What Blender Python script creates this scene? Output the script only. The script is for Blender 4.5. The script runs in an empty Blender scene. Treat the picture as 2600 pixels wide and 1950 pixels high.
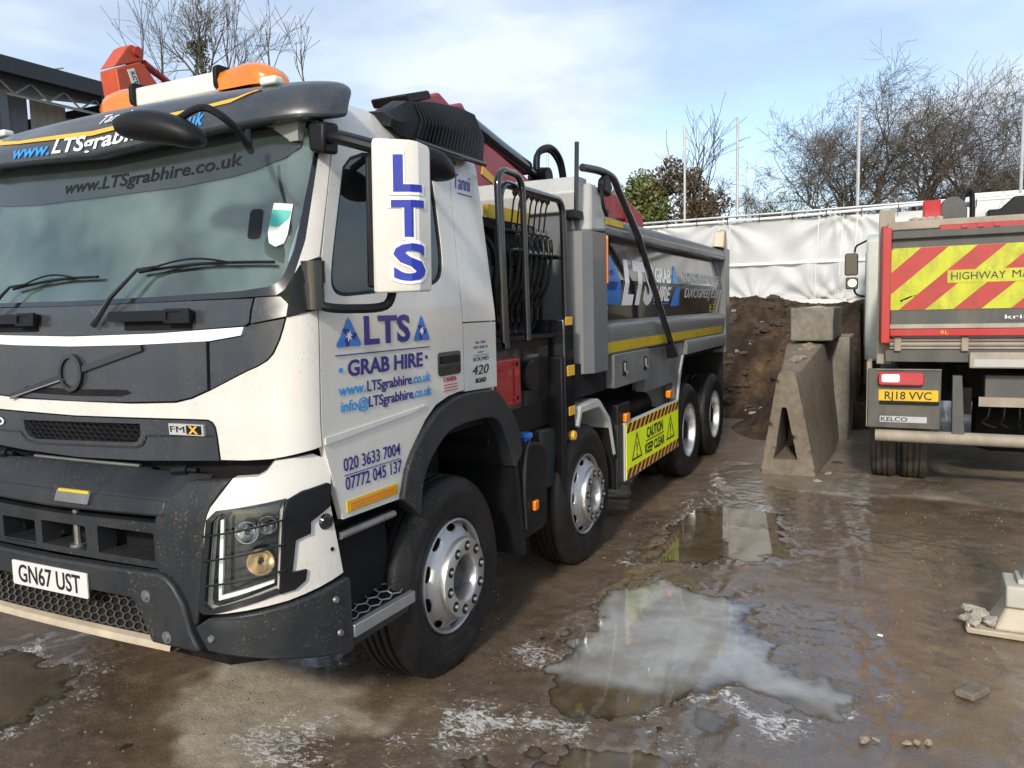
import bpy, bmesh, math, random
import numpy as np
from mathutils import Vector, Matrix
from mathutils.geometry import delaunay_2d_cdt

scene = bpy.context.scene
col = scene.collection
R = math.radians
PI = math.pi

# ------------------------------------------------------------------ camera, sky, sun, exposure
cam_d = bpy.data.cameras.new('camera')
cam = bpy.data.objects.new('camera', cam_d)
col.objects.link(cam)
cam_d.sensor_fit = 'HORIZONTAL'
cam_d.sensor_width = 36.0
cam_d.lens = 36.0 * 1990.709 / 2600.0
cam_d.clip_start = 0.05
cam_d.clip_end = 2000.0
_yaw, _pitch, _roll = 0.460088, -0.095407, -0.023985
_f = Vector((math.cos(_pitch) * math.cos(_yaw), math.cos(_pitch) * math.sin(_yaw), math.sin(_pitch)))
_r = _f.cross(Vector((0, 0, 1))).normalized()
_u = _r.cross(_f)
_r2 = _r * math.cos(_roll) + _u * math.sin(_roll)
_u2 = -_r * math.sin(_roll) + _u * math.cos(_roll)
_m = Matrix((_r2, _u2, -_f)).transposed().to_4x4()
_m.translation = Vector((-3.51919, -2.10491, 1.93894))
cam.matrix_world = _m
scene.camera = cam

SUN_AZ = Vector((-0.985, -0.15, 0)).normalized()      # where the sun stands, seen from the yard
SUN_EL = R(30)
world = bpy.data.worlds.new('World')
scene.world = world
world.use_nodes = True
wn, wl = world.node_tree.nodes, world.node_tree.links
wn.clear()
w_out = wn.new('ShaderNodeOutputWorld')
w_bg = wn.new('ShaderNodeBackground')
w_bg.inputs['Strength'].default_value = 0.145
sky = wn.new('ShaderNodeTexSky')
sky.sky_type = 'NISHITA'
sky.sun_disc = False
sky.sun_elevation = SUN_EL
sky.sun_rotation = math.atan2(SUN_AZ.x, SUN_AZ.y)
sky.altitude = 20
sky.air_density = 1.0
sky.dust_density = 1.2
sky.ozone_density = 1.0
w_tc = wn.new('ShaderNodeTexCoord')
w_map = wn.new('ShaderNodeMapping')
w_map.inputs['Scale'].default_value = (1.0, 1.25, 3.6)
w_map.inputs['Rotation'].default_value = (0.12, 0.05, 0.5)
w_noise = wn.new('ShaderNodeTexNoise')
w_noise.inputs['Scale'].default_value = 1.7
w_noise.inputs['Detail'].default_value = 6
w_noise.inputs['Roughness'].default_value = 0.5
w_noise.inputs['Distortion'].default_value = 0.4
w_ramp = wn.new('ShaderNodeValToRGB')
w_ramp.color_ramp.elements[0].position = 0.38
w_ramp.color_ramp.elements[0].color = (0.18, 0.18, 0.18, 1)
w_ramp.color_ramp.elements[1].position = 0.58
w_ramp.color_ramp.elements[1].color = (0.90, 0.90, 0.90, 1)
w_n2 = wn.new('ShaderNodeTexNoise')
w_n2.inputs['Scale'].default_value = 3.1
w_n2.inputs['Detail'].default_value = 5
w_r2 = wn.new('ShaderNodeValToRGB')
w_r2.color_ramp.elements[0].position = 0.40
w_r2.color_ramp.elements[0].color = (2.75, 3.2, 3.85, 1)
w_r2.color_ramp.elements[1].position = 0.62
w_r2.color_ramp.elements[1].color = (4.5, 4.8, 5.2, 1)
w_mix = wn.new('ShaderNodeMixRGB')
wl.new(w_tc.outputs['Generated'], w_map.inputs['Vector'])
wl.new(w_map.outputs['Vector'], w_noise.inputs['Vector'])
wl.new(w_map.outputs['Vector'], w_n2.inputs['Vector'])
wl.new(w_noise.outputs['Fac'], w_ramp.inputs['Fac'])
wl.new(w_n2.outputs['Fac'], w_r2.inputs['Fac'])
wl.new(w_ramp.outputs['Color'], w_mix.inputs['Fac'])
wl.new(sky.outputs['Color'], w_mix.inputs['Color1'])
wl.new(w_r2.outputs['Color'], w_mix.inputs['Color2'])
wl.new(w_mix.outputs['Color'], w_bg.inputs['Color'])
wl.new(w_bg.outputs['Background'], w_out.inputs['Surface'])

sun_d = bpy.data.lights.new('sun', 'SUN')
sun_d.energy = 2.3
sun_d.angle = R(5.0)
sun_d.color = (1.0, 0.91, 0.78)
sun = bpy.data.objects.new('sun', sun_d)
col.objects.link(sun)
_sd = Vector((SUN_AZ.x * math.cos(SUN_EL), SUN_AZ.y * math.cos(SUN_EL), math.sin(SUN_EL)))
sun.rotation_euler = _sd.to_track_quat('Z', 'Y').to_euler()
sun.location = (-20, 6, 20)

vs = scene.view_settings
vs.view_transform = 'Standard'
vs.look = 'None'
vs.exposure = 0.57
vs.gamma = 1.0
vs.use_curve_mapping = False
scene.cycles.use_denoising = True
scene.cycles.denoiser = 'OPENIMAGEDENOISE'
scene.cycles.max_bounces = 8
scene.cycles.transparent_max_bounces = 12
scene.cycles.sample_clamp_indirect = 8.0

# ------------------------------------------------------------------ helpers
def hyp(a, b): return math.hypot(a, b)

class MB:
    """collects faces; build() links them as one mesh object"""
    def __init__(s): s.v = []; s.f = []
    def add(s, vs_, fs):
        o = len(s.v); s.v += [tuple(p) for p in vs_]; s.f += [tuple(i + o for i in f) for f in fs]; return s
    def box(s, x0, x1, y0, y1, z0, z1):
        return s.add([(x0,y0,z0),(x1,y0,z0),(x1,y1,z0),(x0,y1,z0),(x0,y0,z1),(x1,y0,z1),(x1,y1,z1),(x0,y1,z1)],
                     [(0,3,2,1),(4,5,6,7),(0,1,5,4),(1,2,6,5),(2,3,7,6),(3,0,4,7)])
    def hexa(s, p):   # eight corners, bottom ring then top ring
        return s.add(p, [(0,3,2,1),(4,5,6,7),(0,1,5,4),(1,2,6,5),(2,3,7,6),(3,0,4,7)])
    def prism(s, poly, axis, a, b):
        """poly in the plane across axis; axis 'x': (y,z)  'y': (x,z)  'z': (x,y)"""
        def P(q, t):
            return {'x': (t, q[0], q[1]), 'y': (q[0], t, q[1]), 'z': (q[0], q[1], t)}[axis]
        n = len(poly)
        vv = [P(q, a) for q in poly] + [P(q, b) for q in poly]
        ff = [tuple(range(n))[::-1], tuple(range(n, 2 * n))] + [(i, (i + 1) % n, n + (i + 1) % n, n + i) for i in range(n)]
        return s.add(vv, ff)
    def tube(s, pts, r, n=8, closed=False, caps=True):
        pts = [Vector(p) for p in pts]; m = len(pts)
        rr = r if isinstance(r, (list, tuple)) else [r] * m
        T = []
        for i in range(m):
            if closed: t = pts[(i + 1) % m] - pts[i - 1]
            else: t = pts[min(i + 1, m - 1)] - pts[max(i - 1, 0)]
            T.append(t.normalized() if t.length > 1e-9 else Vector((0, 0, 1)))
        ref = Vector((0, 0, 1)) if abs(T[0].z) < 0.9 else Vector((1, 0, 0))
        nrm = T[0].cross(ref).normalized()
        o = len(s.v)
        for i in range(m):
            nrm = nrm - T[i] * nrm.dot(T[i])
            nrm = nrm.normalized() if nrm.length > 1e-6 else T[i].orthogonal().normalized()
            bi = T[i].cross(nrm)
            for k in range(n):
                a = 2 * PI * k / n
                q = pts[i] + (nrm * math.cos(a) + bi * math.sin(a)) * rr[i]
                s.v.append(tuple(q))
        for i in range(m if closed else m - 1):
            j = (i + 1) % m
            for k in range(n):
                l = (k + 1) % n
                s.f.append((o + i * n + k, o + i * n + l, o + j * n + l, o + j * n + k))
        if caps and not closed:
            s.f.append(tuple(o + k for k in range(n))[::-1]); s.f.append(tuple(o + (m - 1) * n + k for k in range(n)))
        return s
    def lathe(s, prof, n=48, c=(0, 0, 0), axis='y', a0=0, a1=2 * PI):
        """prof: (radius, along axis)"""
        o = len(s.v); full = abs(a1 - a0 - 2 * PI) < 1e-6; cnt = n if full else n + 1
        for (r_, t) in prof:
            for k in range(cnt):
                a = a0 + (a1 - a0) * k / n
                u, w = r_ * math.cos(a), r_ * math.sin(a)
                q = {'y': (u, t, w), 'z': (u, w, t), 'x': (t, u, w)}[axis]
                s.v.append((q[0] + c[0], q[1] + c[1], q[2] + c[2]))
        for i in range(len(prof) - 1):
            for k in range(n):
                l = (k + 1) % cnt
                s.f.append((o + i * cnt + k, o + i * cnt + l, o + (i + 1) * cnt + l, o + (i + 1) * cnt + k))
        return s
    def disc(s, c, r_, axis='y', n=16, t=0.0, depth=0.01):
        return s.lathe([(0.0005, -depth), (r_, -depth), (r_, 0), (0.0005, 0)], n, c, axis)
    def build(s, name, mat, parent=None, smooth=35, bevel=0, seg=2, fix=True):
        me = bpy.data.meshes.new(name)
        me.from_pydata(s.v, [], s.f)
        if fix:
            bm = bmesh.new(); bm.from_mesh(me)
            bmesh.ops.remove_doubles(bm, verts=bm.verts, dist=1e-5)
            bmesh.ops.recalc_face_normals(bm, faces=bm.faces)
            bm.to_mesh(me); bm.free()
        if smooth:
            me.polygons.foreach_set('use_smooth', [True] * len(me.polygons))
            me.set_sharp_from_angle(angle=R(smooth))
        me.materials.append(mat)
        o = bpy.data.objects.new(name, me)
        col.objects.link(o)
        if parent: o.parent = parent
        if bevel:
            b = o.modifiers.new('bevel', 'BEVEL'); b.width = bevel; b.segments = seg; b.limit_method = 'ANGLE'; b.angle_limit = R(40)
        return o

def tag(o, label, cat, group=None, kind=None):
    o['label'] = label
    if cat: o['category'] = cat
    if group: o['group'] = group
    if kind: o['kind'] = kind
    return o
def empty(name, loc=(0, 0, 0), parent=None):
    o = bpy.data.objects.new(name, None); col.objects.link(o); o.location = loc
    o.empty_display_size = 0.2
    if parent: o.parent = parent
    return o
def copy_tree(o, parent=None):
    c = o.copy(); col.objects.link(c); c.parent = parent
    for ch in list(o.children): copy_tree(ch, c)
    return c
def in_poly(poly, x, y):
    c = False; n = len(poly)
    for i in range(n):
        (x0, y0), (x1, y1) = poly[i], poly[i - 1]
        if (y0 > y) != (y1 > y) and x < (x1 - x0) * (y - y0) / (y1 - y0) + x0: c = not c
    return c
def densify(poly, step):
    out = []
    for i in range(len(poly)):
        a, b = poly[i], poly[(i + 1) % len(poly)]
        n = max(1, int(math.ceil(hyp(b[0] - a[0], b[1] - a[1]) / step)))
        for k in range(n): out.append((a[0] + (b[0] - a[0]) * k / n, a[1] + (b[1] - a[1]) * k / n))
    return out
def flat_mesh(outer, holes=(), step=0.06):
    """2D triangles of a polygon with holes, with grid points inside so it can be bent"""
    loops = [densify(outer, step)] + [densify(h, step) for h in holes]
    pts, faces = [], []
    for l in loops:
        o = len(pts); pts += l; faces.append(list(range(o, o + len(l))))
    x0 = min(q[0] for q in outer); x1 = max(q[0] for q in outer); y0 = min(q[1] for q in outer); y1 = max(q[1] for q in outer)
    g = []
    nx, ny = int((x1 - x0) / step) + 1, int((y1 - y0) / step) + 1
    if nx * ny < 6000:
        for i in range(1, nx):
            for j in range(1, ny):
                q = (x0 + i * step, y0 + j * step)
                if in_poly(loops[0], *q) and not any(in_poly(h, *q) for h in loops[1:]):
                    if min((q[0] - a[0]) ** 2 + (q[1] - a[1]) ** 2 for l in loops for a in l) > (0.35 * step) ** 2: g.append(q)
    res = delaunay_2d_cdt([Vector(q) for q in pts + g], [], faces, 1, 1e-6)
    vv = [tuple(q) for q in res[0]]
    tri = []
    for f in res[2]:
        cx = sum(vv[i][0] for i in f) / len(f); cy = sum(vv[i][1] for i in f) / len(f)
        if in_poly(loops[0], cx, cy) and not any(in_poly(h, cx, cy) for h in loops[1:]): tri.append(tuple(f))
    return vv, tri
def panel(name, fn, outer, mat, parent, holes=(), off=0.0, th=0.012, step=0.06, smooth=40, bevel=0, mb=None):
    """a sheet of thickness th lying on the surface fn(u, v, off)"""
    vv, tri = flat_mesh(outer, holes, step)
    top = [fn(a, b, off) for a, b in vv]; bot = [fn(a, b, off - th) for a, b in vv]
    n = len(vv); fs = list(tri) + [tuple(i + n for i in t[::-1]) for t in tri]
    edge = {}
    for t in tri:
        for k in range(3):
            e = (t[k], t[(k + 1) % 3]); edge[e] = edge.get(e, 0) + 1
    for (a, b) in edge:
        if (b, a) not in edge: fs.append((b, a, a + n, b + n))
    m = mb or MB(); m.add(top + bot, fs)
    if mb is not None: return None
    return m.build(name, mat, parent, smooth, bevel)
def mir(half):
    """half outline from the centre line (s>=0) -> closed symmetric outline"""
    return [(-a, b) for a, b in half[::-1] if a > 1e-6] + list(half)
def chaikin(p, n=2):
    for _ in range(n):
        p = [q for i in range(len(p)) for q in ((p[i][0] * .75 + p[(i + 1) % len(p)][0] * .25, p[i][1] * .75 + p[(i + 1) % len(p)][1] * .25), (p[i][0] * .25 + p[(i + 1) % len(p)][0] * .75, p[i][1] * .25 + p[(i + 1) % len(p)][1] * .75))]
    return p
def rect(x0, x1, y0, y1): return [(x0, y0), (x1, y0), (x1, y1), (x0, y1)]
def rrect(x0, x1, y0, y1, r_, n=5):
    out = []
    for cx, cy, a in ((x1 - r_, y1 - r_, 0), (x0 + r_, y1 - r_, PI / 2), (x0 + r_, y0 + r_, PI), (x1 - r_, y0 + r_, 1.5 * PI)):
        for k in range(n + 1):
            t = a + PI / 2 * k / n; out.append((cx + r_ * math.cos(t), cy + r_ * math.sin(t)))
    return out
def ellipse(cx, cy, a, b, n=20, rot=0.0):
    return [(cx + a * math.cos(t) * math.cos(rot) - b * math.sin(t) * math.sin(rot), cy + a * math.cos(t) * math.sin(rot) + b * math.sin(t) * math.cos(rot)) for t in (2 * PI * k / n for k in range(n))]
def clip(poly, x0, x1, y0, y1):
    def cut(p, ins, itx):
        out = []
        for i in range(len(p)):
            a, b = p[i - 1], p[i]
            if ins(b):
                if not ins(a): out.append(itx(a, b))
                out.append(b)
            elif ins(a): out.append(itx(a, b))
        return out
    def ix(v): return lambda a, b: (v, a[1] + (b[1] - a[1]) * (v - a[0]) / (b[0] - a[0]))
    def iy(v): return lambda a, b: (a[0] + (b[0] - a[0]) * (v - a[1]) / (b[1] - a[1]), v)
    for ins, it in ((lambda q: q[0] >= x0, ix(x0)), (lambda q: q[0] <= x1, ix(x1)), (lambda q: q[1] >= y0, iy(y0)), (lambda q: q[1] <= y1, iy(y1))):
        if not poly: return []
        poly = cut(poly, ins, it)
    return poly
def smooth_path(pts, n=6):
    """Catmull-Rom through the points"""
    P = [Vector(p) for p in pts]; out = []
    for i in range(len(P) - 1):
        p0, p1, p2, p3 = P[max(i - 1, 0)], P[i], P[i + 1], P[min(i + 2, len(P) - 1)]
        for k in range(n):
            t = k / n
            out.append(0.5 * ((2 * p1) + (p2 - p0) * t + (2 * p0 - 5 * p1 + 4 * p2 - p3) * t * t + (3 * p1 - p0 - 3 * p2 + p3) * t ** 3))
    out.append(P[-1]); return out
def side_map(y0=0.0):
    return lambda a, b, off=0.0: (a, y0 - off, b)           # sheet facing -y, reads along +x
def front_map(x0):
    return lambda a, b, off=0.0: (x0 - off, -a, b)          # sheet facing -x, a = -y
def text(name, body, fn, u0, v0, size, mat, parent, off=0.004, width=None, bold=0.0, shear=0.0, align='LEFT', rot=0.0, th=0.0015, ucuts=(), vcuts=()):
    """lettering laid on fn; (u0, v0) is the start of the base line, size the capital height"""
    cu = bpy.data.curves.new('t', 'FONT'); cu.body = body; cu.size = 1.0; cu.offset = bold; cu.shear = shear
    cu.align_x = 'LEFT'; cu.resolution_u = 3; cu.fill_mode = 'FRONT'
    ob = bpy.data.objects.new('t', cu); col.objects.link(ob)
    dg = bpy.context.evaluated_depsgraph_get()
    ev = ob.evaluated_get(dg); me = ev.to_mesh()
    vv = [(v.co.x, v.co.y) for v in me.vertices]; ff = [tuple(p.vertices) for p in me.polygons]
    ev.to_mesh_clear(); bpy.data.objects.remove(ob); bpy.data.curves.remove(cu)
    xs = [a for a, b in vv]; sc = size / 0.69
    w = (max(xs) - min(xs)) * sc; kx = sc * (width / w if width else 1.0); w = width or w
    x0 = min(xs); sh = {'LEFT': 0, 'CENTER': -w / 2, 'RIGHT': -w}[align]
    cr, sr = math.cos(rot), math.sin(rot)
    m = MB()
    def at(a, b, o):
        p, q = (a - x0) * kx + sh, b * sc
        return fn(u0 + p * cr - q * sr, v0 + p * sr + q * cr, o)
    if ucuts or vcuts:               # split the letters where the surface under them is folded
        bm = bmesh.new(); bvs = [bm.verts.new((a, b, 0)) for a, b in vv]
        for t in ff:
            try: bm.faces.new([bvs[i] for i in t])
            except ValueError: pass
        for cu_, ax in [(c, 0) for c in ucuts] + [(c, 1) for c in vcuts]:
            q = ((cu_ - u0 - sh) / kx + x0, 0, 0) if ax == 0 else (0, (cu_ - v0) / sc, 0)
            bmesh.ops.bisect_plane(bm, geom=bm.verts[:] + bm.edges[:] + bm.faces[:], plane_co=q, plane_no=(1, 0, 0) if ax == 0 else (0, 1, 0))
        bm.verts.index_update(); vv = [(v.co.x, v.co.y) for v in bm.verts]; ff = [tuple(v.index for v in f.verts) for f in bm.faces]; bm.free()
    n = len(vv)
    edge = {}
    for t in ff:
        for k in range(len(t)):
            edge[(t[k], t[(k + 1) % len(t)])] = 1
    fs = list(ff) + [(b, a, a + n, b + n) for (a, b) in edge if (b, a) not in edge]
    m.add([at(a, b, off) for a, b in vv] + [at(a, b, off - th) for a, b in vv], fs)
    return m.build(name, mat, parent, 0, fix=False)

# ------------------------------------------------------------------ materials
def new_mat(name):
    m = bpy.data.materials.new(name); m.use_nodes = True
    nt = m.node_tree; return m, nt.nodes, nt.links, nt.nodes['Principled BSDF']
def spatter(m, colour, amount):
    """fine dried splashes over a finished paint"""
    n, l = m.node_tree.nodes, m.node_tree.links; b = n['Principled BSDF']; src = b.inputs['Base Color'].links[0].from_socket
    tc = n.new('ShaderNodeTexCoord'); z = n.new('ShaderNodeTexNoise'); z.inputs['Scale'].default_value = 95; z.inputs['Detail'].default_value = 3; z2 = n.new('ShaderNodeTexNoise'); z2.inputs['Scale'].default_value = 3.5; z2.inputs['Detail'].default_value = 4
    l.new(tc.outputs['Object'], z.inputs['Vector']); l.new(tc.outputs['Object'], z2.inputs['Vector'])
    a = n.new('ShaderNodeMapRange'); a.inputs['From Min'].default_value = .60; a.inputs['From Max'].default_value = .68; l.new(z.outputs['Fac'], a.inputs['Value'])
    c = n.new('ShaderNodeMapRange'); c.inputs['From Min'].default_value = .42; c.inputs['From Max'].default_value = .62; c.inputs['To Max'].default_value = amount; l.new(z2.outputs['Fac'], c.inputs['Value'])
    k = n.new('ShaderNodeMath'); k.operation = 'MULTIPLY'; l.new(a.outputs['Result'], k.inputs[0]); l.new(c.outputs['Result'], k.inputs[1])
    x = n.new('ShaderNodeMixRGB'); x.inputs['Color2'].default_value = (*colour, 1); l.new(k.outputs[0], x.inputs['Fac']); l.new(src, x.inputs['Color1']); l.new(x.outputs['Color'], b.inputs['Base Color'])
def pmat(name, base, rough=0.5, metal=0.0, var=0.12, vs_=4.0, dirt=None, dirt_amt=0.4, dirt_scale=3.0, bump=0.0, bscale=60.0, coat=0.0, spec=0.5, rvar=0.15):
    """painted / plastic / metal surface with mottling, grime and fine relief"""
    m, n, l, b = new_mat(name)
    tc = n.new('ShaderNodeTexCoord')
    nz = n.new('ShaderNodeTexNoise'); nz.inputs['Scale'].default_value = vs_; nz.inputs['Detail'].default_value = 8; nz.inputs['Roughness'].default_value = 0.62
    l.new(tc.outputs['Object'], nz.inputs['Vector'])
    rp = n.new('ShaderNodeValToRGB')
    rp.color_ramp.elements[0].position = 0.3; rp.color_ramp.elements[1].position = 0.7
    lo = [max(0, c * (1 - var)) for c in base]; hi = [min(1, c * (1 + var * 0.6)) for c in base]
    rp.color_ramp.elements[0].color = (*lo, 1); rp.color_ramp.elements[1].color = (*hi, 1)
    l.new(nz.outputs['Fac'], rp.inputs['Fac'])
    src = rp.outputs['Color']
    rg = n.new('ShaderNodeMapRange'); rg.inputs['To Min'].default_value = max(0.02, rough * (1 - rvar)); rg.inputs['To Max'].default_value = min(1, rough * (1 + rvar * 2))
    l.new(nz.outputs['Fac'], rg.inputs['Value']); rsrc = rg.outputs['Result']
    if dirt:
        d = n.new('ShaderNodeTexNoise'); d.inputs['Scale'].default_value = dirt_scale; d.inputs['Detail'].default_value = 10; d.inputs['Roughness'].default_value = 0.7
        mp = n.new('ShaderNodeMapping'); mp.inputs['Scale'].default_value = (1, 1, 0.45)
        l.new(tc.outputs['Object'], mp.inputs['Vector']); l.new(mp.outputs['Vector'], d.inputs['Vector'])
        dr = n.new('ShaderNodeMapRange'); dr.inputs['From Min'].default_value = 0.45; dr.inputs['From Max'].default_value = 0.75; dr.inputs['To Max'].default_value = dirt_amt
        l.new(d.outputs['Fac'], dr.inputs['Value'])
        mx = n.new('ShaderNodeMixRGB'); mx.inputs['Color2'].default_value = (*dirt, 1)
        l.new(dr.outputs['Result'], mx.inputs['Fac']); l.new(src, mx.inputs['Color1']); src = mx.outputs['Color']
        ma = n.new('ShaderNodeMixRGB'); ma.inputs['Color2'].default_value = (0.85, 0.85, 0.85, 1)
        l.new(dr.outputs['Result'], ma.inputs['Fac']); l.new(rsrc, ma.inputs['Color1']); rsrc = ma.outputs['Color']
    l.new(src, b.inputs['Base Color']); l.new(rsrc, b.inputs['Roughness'])
    b.inputs['Metallic'].default_value = metal; b.inputs['Coat Weight'].default_value = coat; b.inputs['Coat Roughness'].default_value = 0.04
    b.inputs['Specular IOR Level'].default_value = spec
    if bump:
        bn = n.new('ShaderNodeTexNoise'); bn.inputs['Scale'].default_value = bscale; bn.inputs['Detail'].default_value = 6
        l.new(tc.outputs['Object'], bn.inputs['Vector'])
        bp = n.new('ShaderNodeBump'); bp.inputs['Strength'].default_value = bump; bp.inputs['Distance'].default_value = 0.01
        l.new(bn.outputs['Fac'], bp.inputs['Height']); l.new(bp.outputs['Normal'], b.inputs['Normal'])
    return m
MUD = (0.16, 0.125, 0.09)
M = {}
M['white'] = pmat('white_paint', (0.66, 0.645, 0.60), 0.24, var=0.05, vs_=1.5, dirt=(0.36, 0.32, 0.26), dirt_amt=0.26, dirt_scale=3.2, coat=0.4)
M['grey_plastic'] = pmat('dark_grey_plastic', (0.018, 0.021, 0.025), 0.38, var=0.15, vs_=3, dirt=(0.09, 0.08, 0.07), dirt_amt=0.3, dirt_scale=4, bump=0.06, bscale=260, spec=0.35)
M['grey_gloss'] = pmat('dark_grey_paint', (0.033, 0.039, 0.047), 0.25, var=0.1, vs_=2, dirt=(0.10, 0.09, 0.075), dirt_amt=0.28, dirt_scale=5, coat=0.3)
M['black'] = pmat('black_plastic', (0.005, 0.006, 0.008), 0.42, var=0.3, vs_=6, dirt=(0.04, 0.034, 0.028), dirt_amt=0.2, bump=0.05, bscale=200, spec=0.25)
M['black_gloss'] = pmat('black_gloss', (0.008, 0.009, 0.012), 0.12, var=0.2, vs_=3, dirt=(0.06, 0.055, 0.05), dirt_amt=0.18, coat=0.6)
M['dark'] = pmat('dark_underside', (0.010, 0.010, 0.011), 0.8, var=0.4, vs_=6, dirt=(0.03, 0.025, 0.02), dirt_amt=0.4, spec=0.2)
M['rubber'] = pmat('tyre_rubber', (0.009, 0.009, 0.010), 0.5, var=0.3, vs_=7, dirt=(0.055, 0.045, 0.034), dirt_amt=0.30, dirt_scale=6, bump=0.15, bscale=90, spec=0.25)
M['rubber_mud'] = pmat('muddy_tyre_rubber', (0.05, 0.044, 0.038), 0.75, var=0.3, vs_=9, dirt=(0.19, 0.155, 0.115), dirt_amt=0.75, dirt_scale=5, bump=0.3, bscale=70)
M['alloy'] = pmat('wheel_alloy', (0.42, 0.43, 0.44), 0.38, 0.85, var=0.12, vs_=6, dirt=(0.18, 0.16, 0.13), dirt_amt=0.3, dirt_scale=9)
M['alloy_bright'] = pmat('polished_alloy', (0.53, 0.54, 0.55), 0.34, 0.9, var=0.08, vs_=8, dirt=(0.2, 0.18, 0.15), dirt_amt=0.2, dirt_scale=9)
M['steel'] = pmat('bare_steel', (0.28, 0.28, 0.27), 0.42, 0.8, var=0.2, vs_=9, dirt=(0.12, 0.10, 0.08), dirt_amt=0.5)
M['grey_body'] = pmat('grey_body_paint', (0.125, 0.137, 0.147), 0.34, var=0.10, vs_=2.2, dirt=(0.22, 0.19, 0.15), dirt_amt=0.35, dirt_scale=3, coat=0.25)
M['grey_light'] = pmat('light_grey_paint', (0.42, 0.43, 0.42), 0.38, var=0.10, vs_=3, dirt=(0.2, 0.17, 0.13), dirt_amt=0.4, dirt_scale=4)
M['body_gloss'] = pmat('gloss_black_body_panel', (0.008, 0.008, 0.009), 0.10, var=0.1, vs_=1.3, dirt=(0.07, 0.06, 0.05), dirt_amt=0.2, dirt_scale=2.2, coat=0.5)
M['red'] = pmat('red_paint', (0.36, 0.012, 0.018), 0.35, var=0.15, vs_=4, dirt=(0.09, 0.03, 0.03), dirt_amt=0.45, dirt_scale=4, coat=0.2)
M['red_bright'] = pmat('bright_red_paint', (0.42, 0.018, 0.020), 0.4, var=0.12, vs_=4, dirt=(0.25, 0.13, 0.09), dirt_amt=0.35, dirt_scale=5)
M['orange_red'] = pmat('orange_red_paint', (0.52, 0.075, 0.025), 0.45, var=0.18, vs_=4, dirt=(0.28, 0.05, 0.03), dirt_amt=0.4)
M['yellow'] = pmat('amber_yellow_paint', (0.72, 0.42, 0.035), 0.4, var=0.08, vs_=5, dirt=(0.35, 0.25, 0.09), dirt_amt=0.3)
M['yellow_tape'] = pmat('yellow_tape', (0.60, 0.43, 0.015), 0.38, var=0.1, vs_=4, dirt=(0.28, 0.22, 0.06), dirt_amt=0.4)
M['fluoro'] = pmat('fluorescent_yellow_sheet', (0.80, 0.95, 0.012), 0.38, var=0.05, vs_=3, dirt=(0.35, 0.33, 0.06), dirt_amt=0.2, dirt_scale=6)
M['fluoro_dirty'] = pmat('weathered_fluorescent_sheet', (0.50, 0.53, 0.02), 0.42, var=0.12, vs_=7, dirt=(0.20, 0.19, 0.06), dirt_amt=0.65, dirt_scale=9)
M['red_tape'] = pmat('red_reflective_tape', (0.42, 0.035, 0.032), 0.4, var=0.14, vs_=6, dirt=(0.16, 0.07, 0.05), dirt_amt=0.5, dirt_scale=8)
M['dark_red_tape'] = pmat('dark_red_tape', (0.085, 0.006, 0.012), 0.4, var=0.1)
M['plate_white'] = pmat('white_number_plate', (0.64, 0.64, 0.63), 0.3, var=0.03, vs_=8, dirt=(0.5, 0.47, 0.4), dirt_amt=0.2, dirt_scale=20)
M['plate_yellow'] = pmat('yellow_number_plate', (0.66, 0.43, 0.01), 0.35, var=0.05, vs_=8, dirt=(0.5, 0.33, 0.05), dirt_amt=0.35, dirt_scale=15)
M['ink_black'] = pmat('black_lettering', (0.012, 0.012, 0.013), 0.4, var=0.1)
M['ink_navy'] = pmat('navy_lettering', (0.022, 0.016, 0.19), 0.35, var=0.1)
M['ink_royal'] = pmat('royal_blue_lettering', (0.012, 0.03, 0.34), 0.35, var=0.08)
M['ink_cyan'] = pmat('sky_blue_lettering', (0.03, 0.27, 0.66), 0.35, var=0.08)
M['ink_white'] = pmat('white_lettering', (0.82, 0.83, 0.84), 0.35, var=0.04)
M['ink_grey'] = pmat('grey_lettering', (0.42, 0.44, 0.46), 0.35, var=0.1)
M['ink_red'] = pmat('red_lettering', (0.5, 0.02, 0.02), 0.4, var=0.1)
M['logo_blue'] = pmat('bright_blue_vinyl', (0.03, 0.20, 0.62), 0.3, var=0.35, vs_=9)
M['tan'] = pmat('muddy_aluminium_lip', (0.52, 0.44, 0.33), 0.5, 0.2, var=0.15, vs_=6, dirt=(0.25, 0.19, 0.13), dirt_amt=0.5)
M['silver_label'] = pmat('silver_label', (0.62, 0.62, 0.60), 0.35, 0.4, var=0.1)
M['blue_cap'] = pmat('blue_cap_plastic', (0.03, 0.17, 0.62), 0.35, var=0.1)
M['seat'] = pmat('dark_seat_fabric', (0.045, 0.047, 0.05), 0.9, var=0.2)
M['trim'] = pmat('grey_cab_trim', (0.27, 0.28, 0.27), 0.75, var=0.1)
M['paper'] = pmat('white_paper', (0.72, 0.78, 0.72), 0.5, var=0.06)
M['teal'] = pmat('teal_print', (0.05, 0.42, 0.38), 0.45, var=0.1)

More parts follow.
